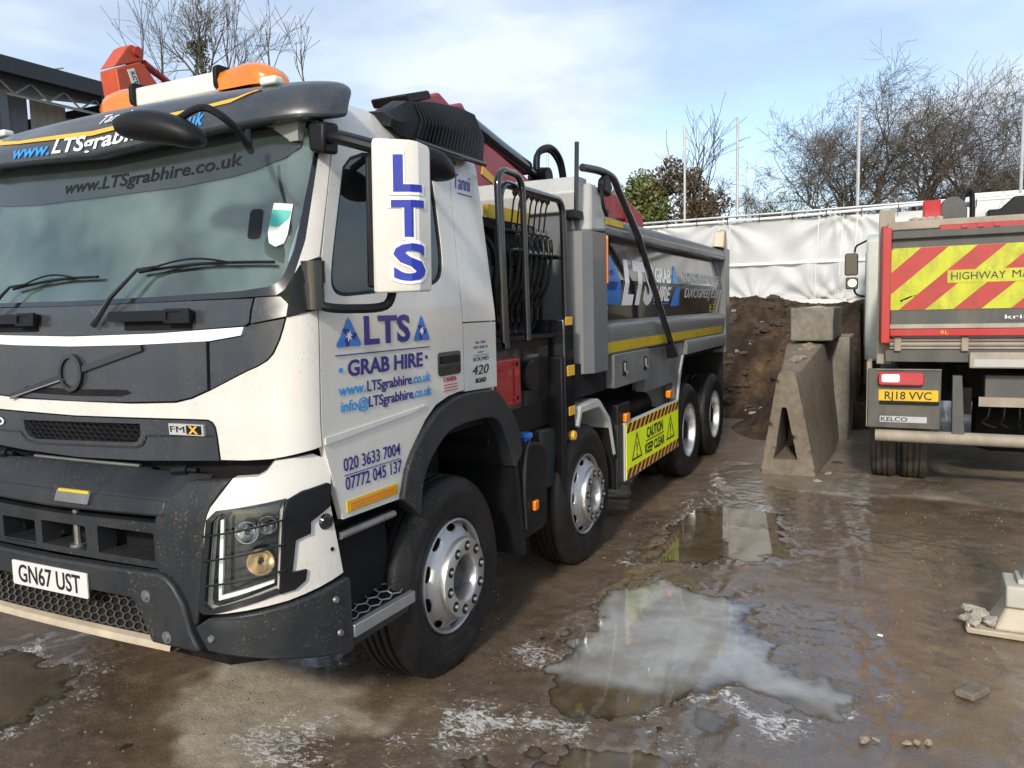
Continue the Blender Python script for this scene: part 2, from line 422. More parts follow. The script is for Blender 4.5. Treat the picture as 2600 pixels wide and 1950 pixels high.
spatter(M['white'], (.34, .29, .22), .42); spatter(M['grey_plastic'], (.15, .125, .10), .6); spatter(M['grey_gloss'], (.15, .13, .10), .5); spatter(M['rubber'], (.12, .10, .075), .6); spatter(M['grey_body'], (.22, .18, .13), .5); spatter(M['fluoro_dirty'], (.06, .05, .03), .8); spatter(M['red_tape'], (.08, .05, .03), .7); spatter(M['alloy_bright'], (.14, .11, .08), .6)
def glass(name, tint, refl, haze=0.0, hazec=(0.5, 0.55, 0.52), rough=0.0):
    m, n, l, b = new_mat(name); n.remove(b); out = n['Material Output']
    tr = n.new('ShaderNodeBsdfTransparent'); tr.inputs['Color'].default_value = (*tint, 1)
    gl = n.new('ShaderNodeBsdfGlossy'); gl.inputs['Roughness'].default_value = rough; gl.inputs['Color'].default_value = (0.88, 0.97, 0.96, 1)
    fr = n.new('ShaderNodeFresnel'); fr.inputs['IOR'].default_value = refl
    mx = n.new('ShaderNodeMixShader'); l.new(fr.outputs['Fac'], mx.inputs['Fac']); l.new(tr.outputs['BSDF'], mx.inputs[1]); l.new(gl.outputs['BSDF'], mx.inputs[2])
    last = mx
    if haze:
        df = n.new('ShaderNodeBsdfDiffuse'); df.inputs['Color'].default_value = (*hazec, 1)
        nz = n.new('ShaderNodeTexNoise'); nz.inputs['Scale'].default_value = 2.5; nz.inputs['Detail'].default_value = 7
        mr = n.new('ShaderNodeMapRange'); mr.inputs['From Min'].default_value = .35; mr.inputs['From Max'].default_value = .7; mr.inputs['To Min'].default_value = haze * 0.3; mr.inputs['To Max'].default_value = haze * 2.2
        tc = n.new('ShaderNodeTexCoord'); l.new(tc.outputs['Object'], nz.inputs['Vector']); l.new(nz.outputs['Fac'], mr.inputs['Value'])
        m2 = n.new('ShaderNodeMixShader'); l.new(mr.outputs['Result'], m2.inputs['Fac']); l.new(mx.outputs['Shader'], m2.inputs[1]); l.new(df.outputs['BSDF'], m2.inputs[2]); last = m2
    l.new(last.outputs['Shader'], out.inputs['Surface'])
    return m
M['windscreen'] = glass('windscreen_glass', (0.80, 0.88, 0.86), 2.15, 0.06, (0.42, 0.50, 0.48))
M['tint_band'] = pmat('tinted_band', (0.030, 0.040, 0.038), 0.15, var=0.2, coat=0.4)
M['window'] = glass('side_window_glass', (0.36, 0.40, 0.39), 1.75, 0.012)
M['lens'] = glass('clear_lamp_lens', (0.97, 0.98, 0.98), 1.35)
M['amber'] = pmat('amber_lens', (0.80, 0.22, 0.006), 0.12, var=0.12, vs_=7, coat=0.7)
M['amber_big'] = pmat('amber_beacon_lens', (0.74, 0.20, 0.01), 0.16, var=0.18, vs_=5, coat=0.6)
M['red_lens'] = pmat('red_lamp_lens', (0.42, 0.01, 0.03), 0.15, var=0.12, vs_=9, coat=0.6)
M['chrome'] = pmat('lamp_reflector', (0.55, 0.56, 0.56), 0.14, 1.0, var=0.1)
M['warm_reflector'] = pmat('warm_lamp_reflector', (0.80, 0.64, 0.44), 0.22, 0.9, var=0.3, vs_=20)
M['mirror'] = pmat('mirror_glass', (0.8, 0.82, 0.84), 0.03, 1.0, var=0.02)
# ------------------------------------------------------------------ yard ground and puddles
def vnoise(x, y, seed):
    xi = np.floor(x).astype(np.int64); yi = np.floor(y).astype(np.int64); xf = x - xi; yf = y - yi
    def h(a, b):
        n = (a * 374761393 + b * 668265263 + seed * 1442695041) & 0x7fffffff
        n = ((n ^ (n >> 13)) * 1274126177) & 0x7fffffff
        return ((n ^ (n >> 16)) & 0xffff) / 65535.0
    u = xf * xf * (3 - 2 * xf); v = yf * yf * (3 - 2 * yf)
    return (h(xi, yi) * (1 - u) + h(xi + 1, yi) * u) * (1 - v) + (h(xi, yi + 1) * (1 - u) + h(xi + 1, yi + 1) * u) * v
def fbm(x, y, seed, octv=4, gain=0.5):
    t = 0; a = 1.0; s = 0
    for k in range(octv):
        t = t + a * vnoise(x * 2 ** k, y * 2 ** k, seed + k * 17); s += a; a *= gain
    return t / s
def poly_dist(px, py, poly):
    """signed distance, negative inside"""
    d = np.full(px.shape, 1e9); ins = np.zeros(px.shape, bool); n = len(poly)
    for i in range(n):
        ax, ay = poly[i - 1]; bx, by = poly[i]
        ex, ey = bx - ax, by - ay; t = np.clip(((px - ax) * ex + (py - ay) * ey) / (ex * ex + ey * ey), 0, 1)
        d = np.minimum(d, np.hypot(px - ax - t * ex, py - ay - t * ey))
        c = ((ay > py) != (by > py))
        with np.errstate(divide='ignore', invalid='ignore'):
            xi = (bx - ax) * (py - ay) / (by - ay if by != ay else 1e-9) + ax
        ins ^= c & (px < xi)
    return np.where(ins, -d, d)
PUD = [
    [(0.72, -0.30), (1.37, -0.40), (1.92, -0.66), (1.88, -1.04), (1.83, -1.34), (1.5, -1.50), (1.15, -1.52), (0.90, -1.62), (0.86, -1.92), (0.27, -1.97), (0.28, -1.68), (0.28, -1.42), (0.1, -1.22), (-0.18, -1.05), (-0.43, -0.62), (-0.05, -0.30)],
    [(4.3, -0.45), (4.0, -1.35), (3.3, -1.42), (2.72, -1.28), (2.35, -1.1), (2.15, -0.65), (2.2, -0.25), (3.3, -0.30)],
    [(-0.55, -0.75), (-0.35, -1.15), (-0.9, -1.3), (-1.3, -0.7), (-0.9, -0.3)],
    [(-0.75, 2.0), (-0.9, 1.75), (-1.3, 1.7), (-1.5, 2.2), (-1.0, 2.8), (-0.6, 2.6)],
    [(5.6, -2.05), (5.4, -2.2), (5.45, -2.5), (5.75, -2.55), (5.95, -2.3)],
]
def axis_pts(lo, hi, step, far):
    a = list(np.arange(lo, hi + 1e-6, step)); s = step
    up = []; q = hi
    while q < far: s *= 1.16; q += s; up.append(q)
    dn = []; q = lo; s = step
    while q > -far: s *= 1.16; q -= s; dn.append(q)
    return np.array(dn[::-1] + a + up)
gx = axis_pts(-2.3, 6.2, 0.021, 600); gy = axis_pts(-3.5, 3.0, 0.021, 600)
GX, GY = np.meshgrid(gx, gy, indexing='ij')
def ground_h(GX, GY):
    wx = GX + (fbm(GX * 2.2, GY * 2.2, 3) - 0.5) * 0.55 + (fbm(GX * 9, GY * 9, 5) - 0.5) * 0.16
    wy = GY + (fbm(GX * 2.2, GY * 2.2, 11) - 0.5) * 0.55 + (fbm(GX * 9, GY * 9, 13) - 0.5) * 0.16
    pd = np.full(GX.shape, 1e9)
    for p_ in PUD: pd = np.minimum(pd, poly_dist(wx, wy, p_))
    near = np.exp(-np.maximum(0, np.hypot(GX - 1.5, GY + 0.5) - 9) / 6)
    bas = np.clip(-pd / 0.24, -1, 1)
    Hh = 0.008 + (fbm(GX * 1.1, GY * 1.1, 21, 3) - 0.5) * 0.022 * near + (fbm(GX * 6, GY * 6, 31, 4) - 0.5) * 0.014 * near + (fbm(GX * 24, GY * 24, 41, 2) - 0.5) * 0.005 * near
    # tyre ruts running along the lane
    rut = np.sin((GY + 0.18 * np.sin(GX * 0.9) + 2.6) * 2 * PI / 0.16) * np.exp(-((GY + 2.1 - 0.12 * GX) / 0.28) ** 2)
    Hh += rut * 0.004 * near * (fbm(GX * 1.7, GY * 1.7, 51, 3) > 0.45)
    Hh -= np.clip(bas, 0, 1) * 0.028 + np.clip(1 + bas * 2, 0, 1) * 0.006
    # water-logged margins: the mud lies almost at water level, so every hollow holds a film
    def blob(cx, cy, rx, ry, rot=0.0):
        c, s_ = math.cos(rot), math.sin(rot); u = (wx - cx) * c + (wy - cy) * s_; v = -(wx - cx) * s_ + (wy - cy) * c
        return np.clip(1.35 - np.hypot(u / rx, v / ry), 0, 1)
    soak = np.clip(1.0 - pd / 0.42, 0, 1)
    for q in ((-0.15, -0.75, .75, .55, .6), (-0.95, 0.25, .55, .5, .3), (-1.0, 2.1, .5, .8, 0), (2.4, -.35, .7, .35, -.3), (0.25, -1.6, .45, .6, 0), (-.6, -.6, .7, .5, .4), (3.4, -1.2, 1.3, .5, .1), (1.2, -1.75, .8, .35, .2), (-1.35, 1.25, .35, .5, 0)): soak = np.maximum(soak, blob(*q))
    chop = (fbm(GX * 7, GY * 12, 91, 3, .6) - .5) * .020 + (fbm(GX * 19, GY * 27, 97, 2, .6) - .5) * .014
    Hh = np.where(pd > 0, Hh * (1 - soak * .75) + soak * (-.0015 + chop), Hh + chop * (.25 + .75 * np.clip(1 + pd / .22, 0, 1)))
    # the older, slightly higher slab under the red lorry, with a broken mud edge
    edge = GX - 4.86 - (fbm(GX * 0.0 + 3, GY * 1.3, 61, 4) - 0.5) * 0.45 - (fbm(GX * 5, GY * 5, 67, 3) - 0.5) * 0.15
    sl = np.clip((edge + 0.03) / 0.09, 0, 1) * np.clip((-GY - 0.3) / 0.4, 0, 1); sl = sl * sl * (3 - 2 * sl)
    Hh += sl * 0.022
    return Hh, pd, wx, wy, sl, soak, blob
Hh, pd, wx, wy, sl, soak, blob = ground_h(GX, GY)
ii, jj = GX.shape
idx = np.arange(ii * jj).reshape(ii, jj)
quads = np.stack([idx[:-1, :-1], idx[1:, :-1], idx[1:, 1:], idx[:-1, 1:]], -1).reshape(-1, 4)
me = bpy.data.meshes.new('ground')
co = np.stack([GX, GY, Hh], -1).reshape(-1, 3)
me.vertices.add(len(co)); me.vertices.foreach_set('co', co.ravel())
me.loops.add(quads.size); me.loops.foreach_set('vertex_index', quads.ravel().astype(np.int32))
me.polygons.add(len(quads)); me.polygons.foreach_set('loop_start', np.arange(0, quads.size, 4, dtype=np.int32)); me.polygons.foreach_set('loop_total', np.full(len(quads), 4, dtype=np.int32))
me.update(calc_edges=True); me.validate()
me.polygons.foreach_set('use_smooth', [True] * len(me.polygons))
def attr(name, arr):
    a = me.attributes.new(name, 'FLOAT', 'POINT'); a.data.foreach_set('value', arr.ravel().astype(np.float32))
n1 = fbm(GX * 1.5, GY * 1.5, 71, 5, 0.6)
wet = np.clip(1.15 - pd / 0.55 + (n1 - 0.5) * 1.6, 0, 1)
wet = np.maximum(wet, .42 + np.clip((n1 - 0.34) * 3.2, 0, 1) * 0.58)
# dry patch by the near wheel with sunlight painted in; dried streaks on slab
dry_lit = np.clip(1.1 - poly_dist(wx, wy, [(-0.35, 1.25), (-0.55, 0.75), (-0.42, 0.35), (-0.75, 0.2), (-1.15, 0.42), (-1.12, 0.8), (-0.8, 1.15)]) / 0.16, 0, 1)
dry_lit = np.maximum(dry_lit, sl * np.clip((fbm(GX * 1.2, GY * 1.2, 83, 4) - 0.35) * 2.5, 0, 1) * 0.75)
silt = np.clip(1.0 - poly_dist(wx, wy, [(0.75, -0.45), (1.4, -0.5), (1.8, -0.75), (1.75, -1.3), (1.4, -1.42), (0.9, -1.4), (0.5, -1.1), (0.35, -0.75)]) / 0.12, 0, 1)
wet = wet * (1 - dry_lit * 0.85)
froth_glint = np.zeros(GX.shape)  # white flecks: froth plus sky glints painted into the mud colour
for q in ((-.25, -.85, .55, .5, .5), (-.95, .30, .5, .45, .3), (-1.05, 2.2, .45, .8, 0), (2.25, -.2, .25, .15, .4), (.18, -1.45, .18, .55, 0), (-.75, -.35, .5, .5, .4), (-1.4, 1.75, .35, .6, 0), (.35, -.25, .3, .25, 0), (3.9, -.9, .6, .35, .1)): froth_glint = np.maximum(froth_glint, blob(*q))
def line_blob(pts, r_):
    d = np.full(GX.shape, 1e9)
    for (ax_, ay_), (bx_, by_) in zip(pts, pts[1:]):
        ex, ey = bx_ - ax_, by_ - ay_; t = np.clip(((wx - ax_) * ex + (wy - ay_) * ey) / (ex * ex + ey * ey), 0, 1); d = np.minimum(d, np.hypot(wx - ax_ - t * ex, wy - ay_ - t * ey))
    return np.clip(1.3 - d / r_, 0, 1.15)
for pts, r_ in (([(.55, -1.98), (.28, -1.62), (.24, -1.35), (.05, -1.12), (-.2, -.95), (-.45, -.7)], .09), ([(-.45, -.7), (-.62, -.3), (-.8, .1), (-.95, .5)], .13), ([(-.55, 2.75), (-.85, 2.2), (-1.1, 1.9), (-1.35, 1.7)], .12), ([(2.35, -.12), (2.1, -.18), (2.0, -.35)], .08)): froth_glint = np.maximum(froth_glint, line_blob(pts, r_))
froth_glint *= np.clip((fbm(GX * 3, GY * 3, 301, 4, .6) - .30) * 3.5, 0, 1)
attr('froth_glint', froth_glint); attr('wet', np.clip(np.where(pd < 0, wet, np.maximum(wet, soak * .9)) * (1 - dry_lit * .6), 0, 1)); attr('dry_lit', dry_lit); attr('slab', sl); attr('silt', silt)
m, n, l, b = new_mat('wet_yard_mud'); M['ground'] = m
tc = n.new('ShaderNodeTexCoord')
def noise(scale, det=8, rough=0.6, vec=None, dist=0.0):
    z = n.new('ShaderNodeTexNoise'); z.inputs['Scale'].default_value = scale; z.inputs['Detail'].default_value = det; z.inputs['Roughness'].default_value = rough; z.inputs['Distortion'].default_value = dist
    l.new(vec or tc.outputs['Object'], z.inputs['Vector']); return z.outputs['Fac']
def ramp(src, stops):
    r_ = n.new('ShaderNodeValToRGB'); cr = r_.color_ramp
    while len(cr.elements) < len(stops): cr.elements.new(0.5)
    for e, (p_, c_) in zip(cr.elements, stops): e.position = p_; e.color = (*c_, 1)
    l.new(src, r_.inputs['Fac']); return r_.outputs['Color']
def mixc(f, a, b_):
    x = n.new('ShaderNodeMixRGB')
    for s_, v in (('Fac', f), ('Color1', a), ('Color2', b_)):
        if hasattr(v, 'is_linked') or hasattr(v, 'links'): l.new(v, x.inputs[s_])
        else: x.inputs[s_].default_value = v if s_ == 'Fac' else (*v, 1)
    return x.outputs['Color']
def fattr(name):
    a = n.new('ShaderNodeAttribute'); a.attribute_name = name; return a.outputs['Fac']
def math_(op, a, b_=0.0):
    x = n.new('ShaderNodeMath'); x.operation = op; x.use_clamp = True
    for k, v in ((0, a), (1, b_)):
        if hasattr(v, 'links'): l.new(v, x.inputs[k])
        else: x.inputs[k].default_value = v
    return x.outputs[0]
big = noise(0.9, 6, 0.65); mid = noise(5.5, 9, 0.68, dist=0.3); fine = noise(55, 6, 0.7); grit = noise(190, 3, 0.6)
base = ramp(mid, [(0.30, (0.094, 0.065, 0.040)), (0.5, (0.155, 0.110, 0.070)), (0.72, (0.250, 0.188, 0.128))])
base = mixc(math_('MULTIPLY', ramp(big, [(0.42, (0, 0, 0)), (0.62, (1, 1, 1))]), 0.6), base, (0.165, 0.100, 0.052))
base = mixc(fattr('dry_lit'), base, ramp(mid, [(0.3, (0.30, 0.255, 0.19)), (0.7, (0.50, 0.445, 0.355))]))  # dry mud colour, with painted sunlight in the near-wheel patch
base = mixc(math_('MULTIPLY', fattr('slab'), 0.75), base, ramp(mid, [(0.3, (0.165, 0.135, 0.10)), (0.7, (0.29, 0.25, 0.195))]))
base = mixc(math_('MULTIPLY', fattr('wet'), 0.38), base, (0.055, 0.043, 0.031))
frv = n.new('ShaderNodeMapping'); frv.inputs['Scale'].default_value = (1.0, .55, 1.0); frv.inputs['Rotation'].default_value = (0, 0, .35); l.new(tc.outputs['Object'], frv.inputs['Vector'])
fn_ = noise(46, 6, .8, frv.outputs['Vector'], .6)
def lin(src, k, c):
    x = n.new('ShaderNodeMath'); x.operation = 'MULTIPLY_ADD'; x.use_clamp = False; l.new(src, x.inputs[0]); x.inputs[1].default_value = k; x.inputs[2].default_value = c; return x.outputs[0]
sm = n.new('ShaderNodeMath'); sm.operation = 'ADD'; l.new(fn_, sm.inputs[0]); l.new(lin(fattr('froth_glint'), .20, -.68), sm.inputs[1])
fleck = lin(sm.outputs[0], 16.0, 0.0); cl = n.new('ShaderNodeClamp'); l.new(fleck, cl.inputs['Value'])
base = mixc(math_('MULTIPLY', cl.outputs[0], math_('MULTIPLY', fattr('froth_glint'), 6.0)), base, (.66, .65, .62))  # painted glints and froth go in as off-white flecks
sand = ramp(noise(300, 2, .5), [(.56, (0, 0, 0)), (.70, (1, 1, 1))])
base = mixc(math_('MULTIPLY', sand, .30), base, (.36, .31, .24))
speck = ramp(grit, [(0.30, (0.55, 0.55, 0.55)), (0.5, (1, 1, 1)), (0.75, (1.25, 1.22, 1.18))])
xm = n.new('ShaderNodeMixRGB'); xm.blend_type = 'MULTIPLY'; xm.inputs['Fac'].default_value = 0.8; l.new(base, xm.inputs['Color1']); l.new(speck, xm.inputs['Color2'])
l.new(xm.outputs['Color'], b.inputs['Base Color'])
film = math_('MULTIPLY', fattr('wet'), ramp(fine, [(0.36, (1, 1, 1)), (0.66, (0.15, 0.15, 0.15))]))
rr = n.new('ShaderNodeMapRange'); rr.inputs['To Min'].default_value = 0.72; rr.inputs['To Max'].default_value = 0.07; l.new(film, rr.inputs['Value'])
l.new(rr.outputs['Result'], b.inputs['Roughness'])
cw = math_('MULTIPLY', fattr('wet'), ramp(noise(3.2, 7, .7, dist=.5), [(.30, (.6, .6, .6)), (.52, (1, 1, 1))])); l.new(cw, b.inputs['Coat Weight'])
b.inputs['Coat IOR'].default_value = 1.7; b.inputs['Coat Roughness'].default_value = 0.13
b.inputs['Specular IOR Level'].default_value = 0.55
hsum = math_('ADD', math_('MULTIPLY', fine, 0.6), math_('MULTIPLY', mid, 0.4))
bp = n.new('ShaderNodeBump'); bp.inputs['Strength'].default_value = 0.55; bp.inputs['Distance'].default_value = 0.03; l.new(hsum, bp.inputs['Height'])
bp2 = n.new('ShaderNodeBump'); bp2.inputs['Strength'].default_value = 0.35; bp2.inputs['Distance'].default_value = 0.006; l.new(grit, bp2.inputs['Height']); l.new(bp.outputs['Normal'], bp2.inputs['Normal'])
l.new(bp2.outputs['Normal'], b.inputs['Normal'])
bpc = n.new('ShaderNodeBump'); bpc.inputs['Strength'].default_value = 0.15; bpc.inputs['Distance'].default_value = 0.012; l.new(mid, bpc.inputs['Height']); l.new(bpc.outputs['Normal'], b.inputs['Coat Normal'])
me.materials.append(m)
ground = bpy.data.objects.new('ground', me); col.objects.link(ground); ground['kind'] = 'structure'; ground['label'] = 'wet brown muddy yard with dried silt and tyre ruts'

# muddy water: murky, milky where the slurry has settled
m, n, l, b = new_mat('puddle_water'); M['water'] = m
tc = n.new('ShaderNodeTexCoord')
mk = noise(2.3, 6, 0.6, dist=1.2)
c1 = ramp(mk, [(0.35, (0.085, 0.062, 0.036)), (0.65, (0.150, 0.118, 0.076))])
c2 = ramp(mk, [(0.30, (0.34, 0.345, 0.33)), (0.70, (0.47, 0.48, 0.47))])
swirl = ramp(noise(2.6, 4, .5, dist=.7), [(.30, (.45, .45, .45)), (.58, (1, 1, 1))])
n.remove(b); out = n['Material Output']
df = n.new('ShaderNodeBsdfDiffuse'); l.new(mixc(math_('MULTIPLY', fattr('milk'), swirl), c1, c2), df.inputs['Color'])
tp = n.new('ShaderNodeBsdfTransparent'); tp.inputs['Color'].default_value = (.93, .88, .80, 1)
m1 = n.new('ShaderNodeMixShader'); l.new(math_('MULTIPLY', fattr('deep'), .93), m1.inputs['Fac']); l.new(tp.outputs['BSDF'], m1.inputs[1]); l.new(df.outputs['BSDF'], m1.inputs[2])
gl = n.new('ShaderNodeBsdfGlossy'); gl.inputs['Roughness'].default_value = 0.02
fr = n.new('ShaderNodeFresnel'); fr.inputs['IOR'].default_value = 1.95
rip = noise(9, 3, 0.5); bp = n.new('ShaderNodeBump'); bp.inputs['Strength'].default_value = 0.06; bp.inputs['Distance'].default_value = 0.01; l.new(rip, bp.inputs['Height']); l.new(bp.outputs['Normal'], gl.inputs['Normal']); l.new(bp.outputs['Normal'], fr.inputs['Normal'])
m2 = n.new('ShaderNodeMixShader'); l.new(fr.outputs['Fac'], m2.inputs['Fac']); l.new(m1.outputs['Shader'], m2.inputs[1]); l.new(gl.outputs['BSDF'], m2.inputs[2]); l.new(m2.outputs['Shader'], out.inputs['Surface'])
ax = np.arange(-2.2, 4.9, 0.025); ay = np.arange(-2.6, 3.0, 0.025)
X, Y = np.meshgrid(ax, ay, indexing='ij'); i_ = np.arange(X.size).reshape(X.shape)
q4 = np.stack([i_[:-1, :-1], i_[1:, :-1], i_[1:, 1:], i_[:-1, 1:]], -1).reshape(-1, 4)
wm = bpy.data.meshes.new('puddle'); wm.from_pydata(np.stack([X, Y, X * 0 - 0.0075], -1).reshape(-1, 3).tolist(), [], q4.tolist())
mil = np.clip(1.0 - poly_dist(X + (fbm(X * 3, Y * 3, 7) - 0.5) * 0.6, Y + (fbm(X * 3, Y * 3, 9) - 0.5) * 0.6, [(0.75, -0.35), (1.4, -0.45), (1.9, -0.7), (1.85, -1.4), (1.4, -1.5), (0.9, -1.6), (0.8, -1.9), (0.4, -1.95), (0.5, -1.4), (0.5, -1.1), (0.3, -0.9), (0.2, -0.6), (0.35, -0.4)]) / 0.22, 0, 1)
_d0 = -0.0075 - ground_h(X, Y)[0]; mil = mil * np.clip(_d0 / .016, 0, 1) ** .8
wa = wm.attributes.new('milk', 'FLOAT', 'POINT'); wa.data.foreach_set('value', mil.ravel().astype(np.float32))
dep = np.clip(.35 + (-0.0075 - ground_h(X, Y)[0]) / 0.008, 0, 1); wa = wm.attributes.new('deep', 'FLOAT', 'POINT'); wa.data.foreach_set('value', dep.ravel().astype(np.float32))
wm.materials.append(m)
wo = bpy.data.objects.new('puddle', wm); col.objects.link(wo); wo['kind'] = 'structure'
wo['label'] = 'shallow muddy puddles, milky beside the front wheels, lying over the yard'

# loose grit and small stones trodden into the mud
rs = np.random.RandomState(5); gm = MB(); cnt = 0
pv = [(1, 0, 0), (-.8, .5, 0), (-.7, -.6, .05), (.1, .1, .7), (.3, -.9, .0), (.2, .9, .05)]; pf = [(0, 5, 3), (5, 1, 3), (1, 2, 3), (2, 4, 3), (4, 0, 3)]
P_ = np.stack([rs.uniform(-2, 6, 5200), rs.uniform(-3.4, 2.8, 5200)], -1); keepn = fbm(P_[:, 0] * 1.3, P_[:, 1] * 1.3, 401, 3)
hs = ground_h(P_[:, 0], P_[:, 1])[0]
for i in range(len(P_)):
    if keepn[i] < .48 or hs[i] < -.006: continue
    r_ = .0035 + .011 * rs.rand() ** 4; a = rs.rand() * 6.28; c, s_ = math.cos(a), math.sin(a)
    gm.add([(P_[i, 0] + (x * c - y * s_) * r_, P_[i, 1] + (x * s_ + y * c) * r_ * .8, hs[i] - .001 + z * r_) for x, y, z in pv], pf)
grit_m = pmat('loose_grit', (0.20, 0.165, 0.125), 0.85, var=.6, vs_=40)
go = gm.build('loose_grit', grit_m, None, 0, fix=False); go['kind'] = 'stuff'; go['label'] = 'loose grit and small stones scattered over the muddy yard'
def lerp_tab(tab,z):
    if z<=tab[0][0]: return tab[0][1]
    for (a,va),(b,vb) in zip(tab,tab[1:]):
        if z<=b: k=(z-a)/(b-a); return va+(vb-va)*k
    return tab[-1][1]
CX=[(1.0,-1.21),(1.5,-1.23),(1.95,-1.21),(2.05,-1.185),(2.75,-0.935),(2.85,-0.90),(2.93,-0.82),(2.98,-0.66)]
CT=[(1.9,0.0),(2.75,0.10),(2.82,0.13),(2.88,0.18),(2.93,0.26),(2.98,0.42)]
def cab(s,z,off=0.0):
    """cab skin: s = way round the plan from the front centre, z = height"""
    xf=lerp_tab(CX,z); t=lerp_tab(CT,z); bow=.04; rc=.25; rx=.16
    return plan(s,z,xf,bow,rc,rx,t,0.53,off)
def bump(s,z,off=0.0):
    xf=-1.37+max(0,(z-1.15))*.35
    return plan(s,z,xf,.02,.42,.42,0.0,0.0,off)
def plan(s,z,xf,bow,rc,rx,t,xr,off):
    a=abs(s); sg=1 if s>=0 else -1; half=1.25-t; flat=half-rc
    if a<=.95:
        k=a/.95; w=k*flat; x=xf+bow*k*k; nx,nw=-1.0,2*bow*k/flat
    elif a<=1.25:
        th=(a-.95)/.3*math.pi/2; x=xf+bow+rx*(1-math.cos(th)); w=flat+rc*math.sin(th); nx,nw=-math.cos(th)/rx,math.sin(th)/rc
    else:
        xc=xf+bow+rx; x=xc+(a-1.25)/1.55*(xr-xc); w=half; nx,nw=0.0,1.0
    l=math.hypot(nx,nw); x+=off*nx/l; w+=off*nw/l
    return (x,1.25-sg*w,z)
# ------------------------------------------------------------------ the white grab lorry: x runs from its front to its rear, nearside at y = 0
lorry = empty('grab_lorry')
tag(lorry, 'white cab grab hire lorry with grey tipper body parked in the foreground', 'lorry')
W, GP, GG, BK, DK = M['white'], M['grey_plastic'], M['grey_gloss'], M['black'], M['dark']
L = lorry
# --- front skin
gr_low = [(0, 1.562), (.35, 1.568), (.602, 1.579), (.687, 1.598), (.778, 1.633), (.929, 1.70), (1.0, 1.733), (1.036, 1.757), (1.058, 1.785), (1.08, 1.839), (1.106, 1.924)]
lo_dark = [(0, 1.505), (.70, 1.515), (.766, 1.515), (.790, 1.505), (.803, 1.485), (.808, 1.448), (.813, 1.348)]
white_low = lo_dark + [(.93, 1.352), (1.037, 1.364), (1.154, 1.387), (1.243, 1.40)]
half = gr_low[::-1]                       # down the grille edge to the centre
front_poly = [(-a, c) for a, c in white_low[::-1] if a > 0] + white_low + [(1.243, 1.955), (1.106, 1.927)] + [q for q in gr_low[::-1] if q[0] > 0][1:] + [(-a, c) for a, c in gr_low if a > 0][:-1] + [(-1.106, 1.927), (-1.243, 1.955)]
fp = panel('front_panel', cab, front_poly, W, L, step=0.05, th=0.02)
# dark upper front behind the lid, gaps show between its pieces
panel('grille_backing', cab, mir([(0, 1.50), (.82, 1.52), (1.11, 1.80), (1.13, 1.99), (0, 1.99)]), DK, L, off=-0.014, th=0.02)
lid = panel('grille_lid', cab, mir([(0, 1.572), (.35, 1.577), (.6, 1.588), (.685, 1.606), (.768, 1.637), (.768, 1.836), (.4, 1.822), (0, 1.815)]), GG, L, off=0.004, th=0.02)
up = panel('upper_grille_panel', cab, mir([(0, 1.865), (.5, 1.873), (.955, 1.899), (.972, 1.91), (.99, 2.005), (0, 1.998)]), GG, L, off=0.002, th=0.02)
for sg in (1, -1):
    q = [(.784, 1.641), (.929, 1.706), (1.0, 1.739), (1.033, 1.762), (1.053, 1.79), (1.074, 1.84), (1.098, 1.922), (.98, 1.90), (.962, 1.892), (.946, 1.856), (.784, 1.833)]
    panel('grille_corner', cab, [(sg * a, c) for a, c in q], GG, L, off=0.002, th=0.02)
    q = [(.979, 1.906), (1.104, 1.932), (1.112, 1.98), (1.085, 2.01), (.998, 2.008)]
    panel('windscreen_corner_trim', cab, [(sg * a, c) for a, c in q], GG, L, off=0.002, th=0.02)
    q = [(1.106, 1.931), (1.243, 1.959), (1.240, 2.168), (1.20, 2.16), (1.150, 2.14), (1.128, 2.09), (1.113, 1.985)]
    panel('mirror_base', cab, [(sg * a, c) for a, c in q], BK, L, off=0.010, th=0.03)
    q = [(1.128, 2.10), (1.150, 2.145), (1.236, 2.172), (1.243, 2.40), (1.247, 2.76), (1.19, 2.76), (1.176, 2.57), (1.158, 2.238)]
    panel('windscreen_pillar', cab, [(sg * a, c) for a, c in q], W, L, th=0.02)
panel('accent_stripe', cab, mir([(0, 1.818), (.4, 1.824), (.784, 1.838), (.941, 1.860), (.954, 1.893), (.5, 1.871), (0, 1.862)]), M['ink_white'], L, off=0.007, th=0.02)
# windscreen
gl = [(0, 2.022), (.5, 2.026), (.936, 2.037), (1.04, 2.050), (1.075, 2.068), (1.092, 2.10), (1.119, 2.206), (1.144, 2.473), (1.166, 2.72), (0, 2.735)]
fr = [(0, 2.0), (.9, 2.010), (1.07, 2.016), (1.10, 2.04), (1.128, 2.10), (1.154, 2.238), (1.172, 2.57), (1.187, 2.77), (0, 2.78)]
ws = panel('windscreen', cab, mir(gl), M['windscreen'], L, off=-0.004, th=0.004, step=0.07)
panel('windscreen_seal', cab, mir(fr), M['black_gloss'], L, holes=[mir(gl)], off=0.001, th=0.012)
# tinted lettered band across the top of the glass
band_t = panel('tint_band', cab, mir([(0, 2.502), (.5, 2.506), (.80, 2.525), (.95, 2.55), (1.05, 2.59), (1.10, 2.635), (1.11, 2.68), (1.11, 2.72), (0, 2.735)]), M['tint_band'], ws, off=-0.0015, th=0.002)
text('visor_lettering', 'www.LTSgrabhire.co.uk', lambda a, c, o=0.0: cab(a, c + .035 * (a / .9) ** 2 * (a > 0), o), -.30, 2.545, 0.058, M['black'], ws, width=1.16, bold=0.015, off=0.0005, th=.001)
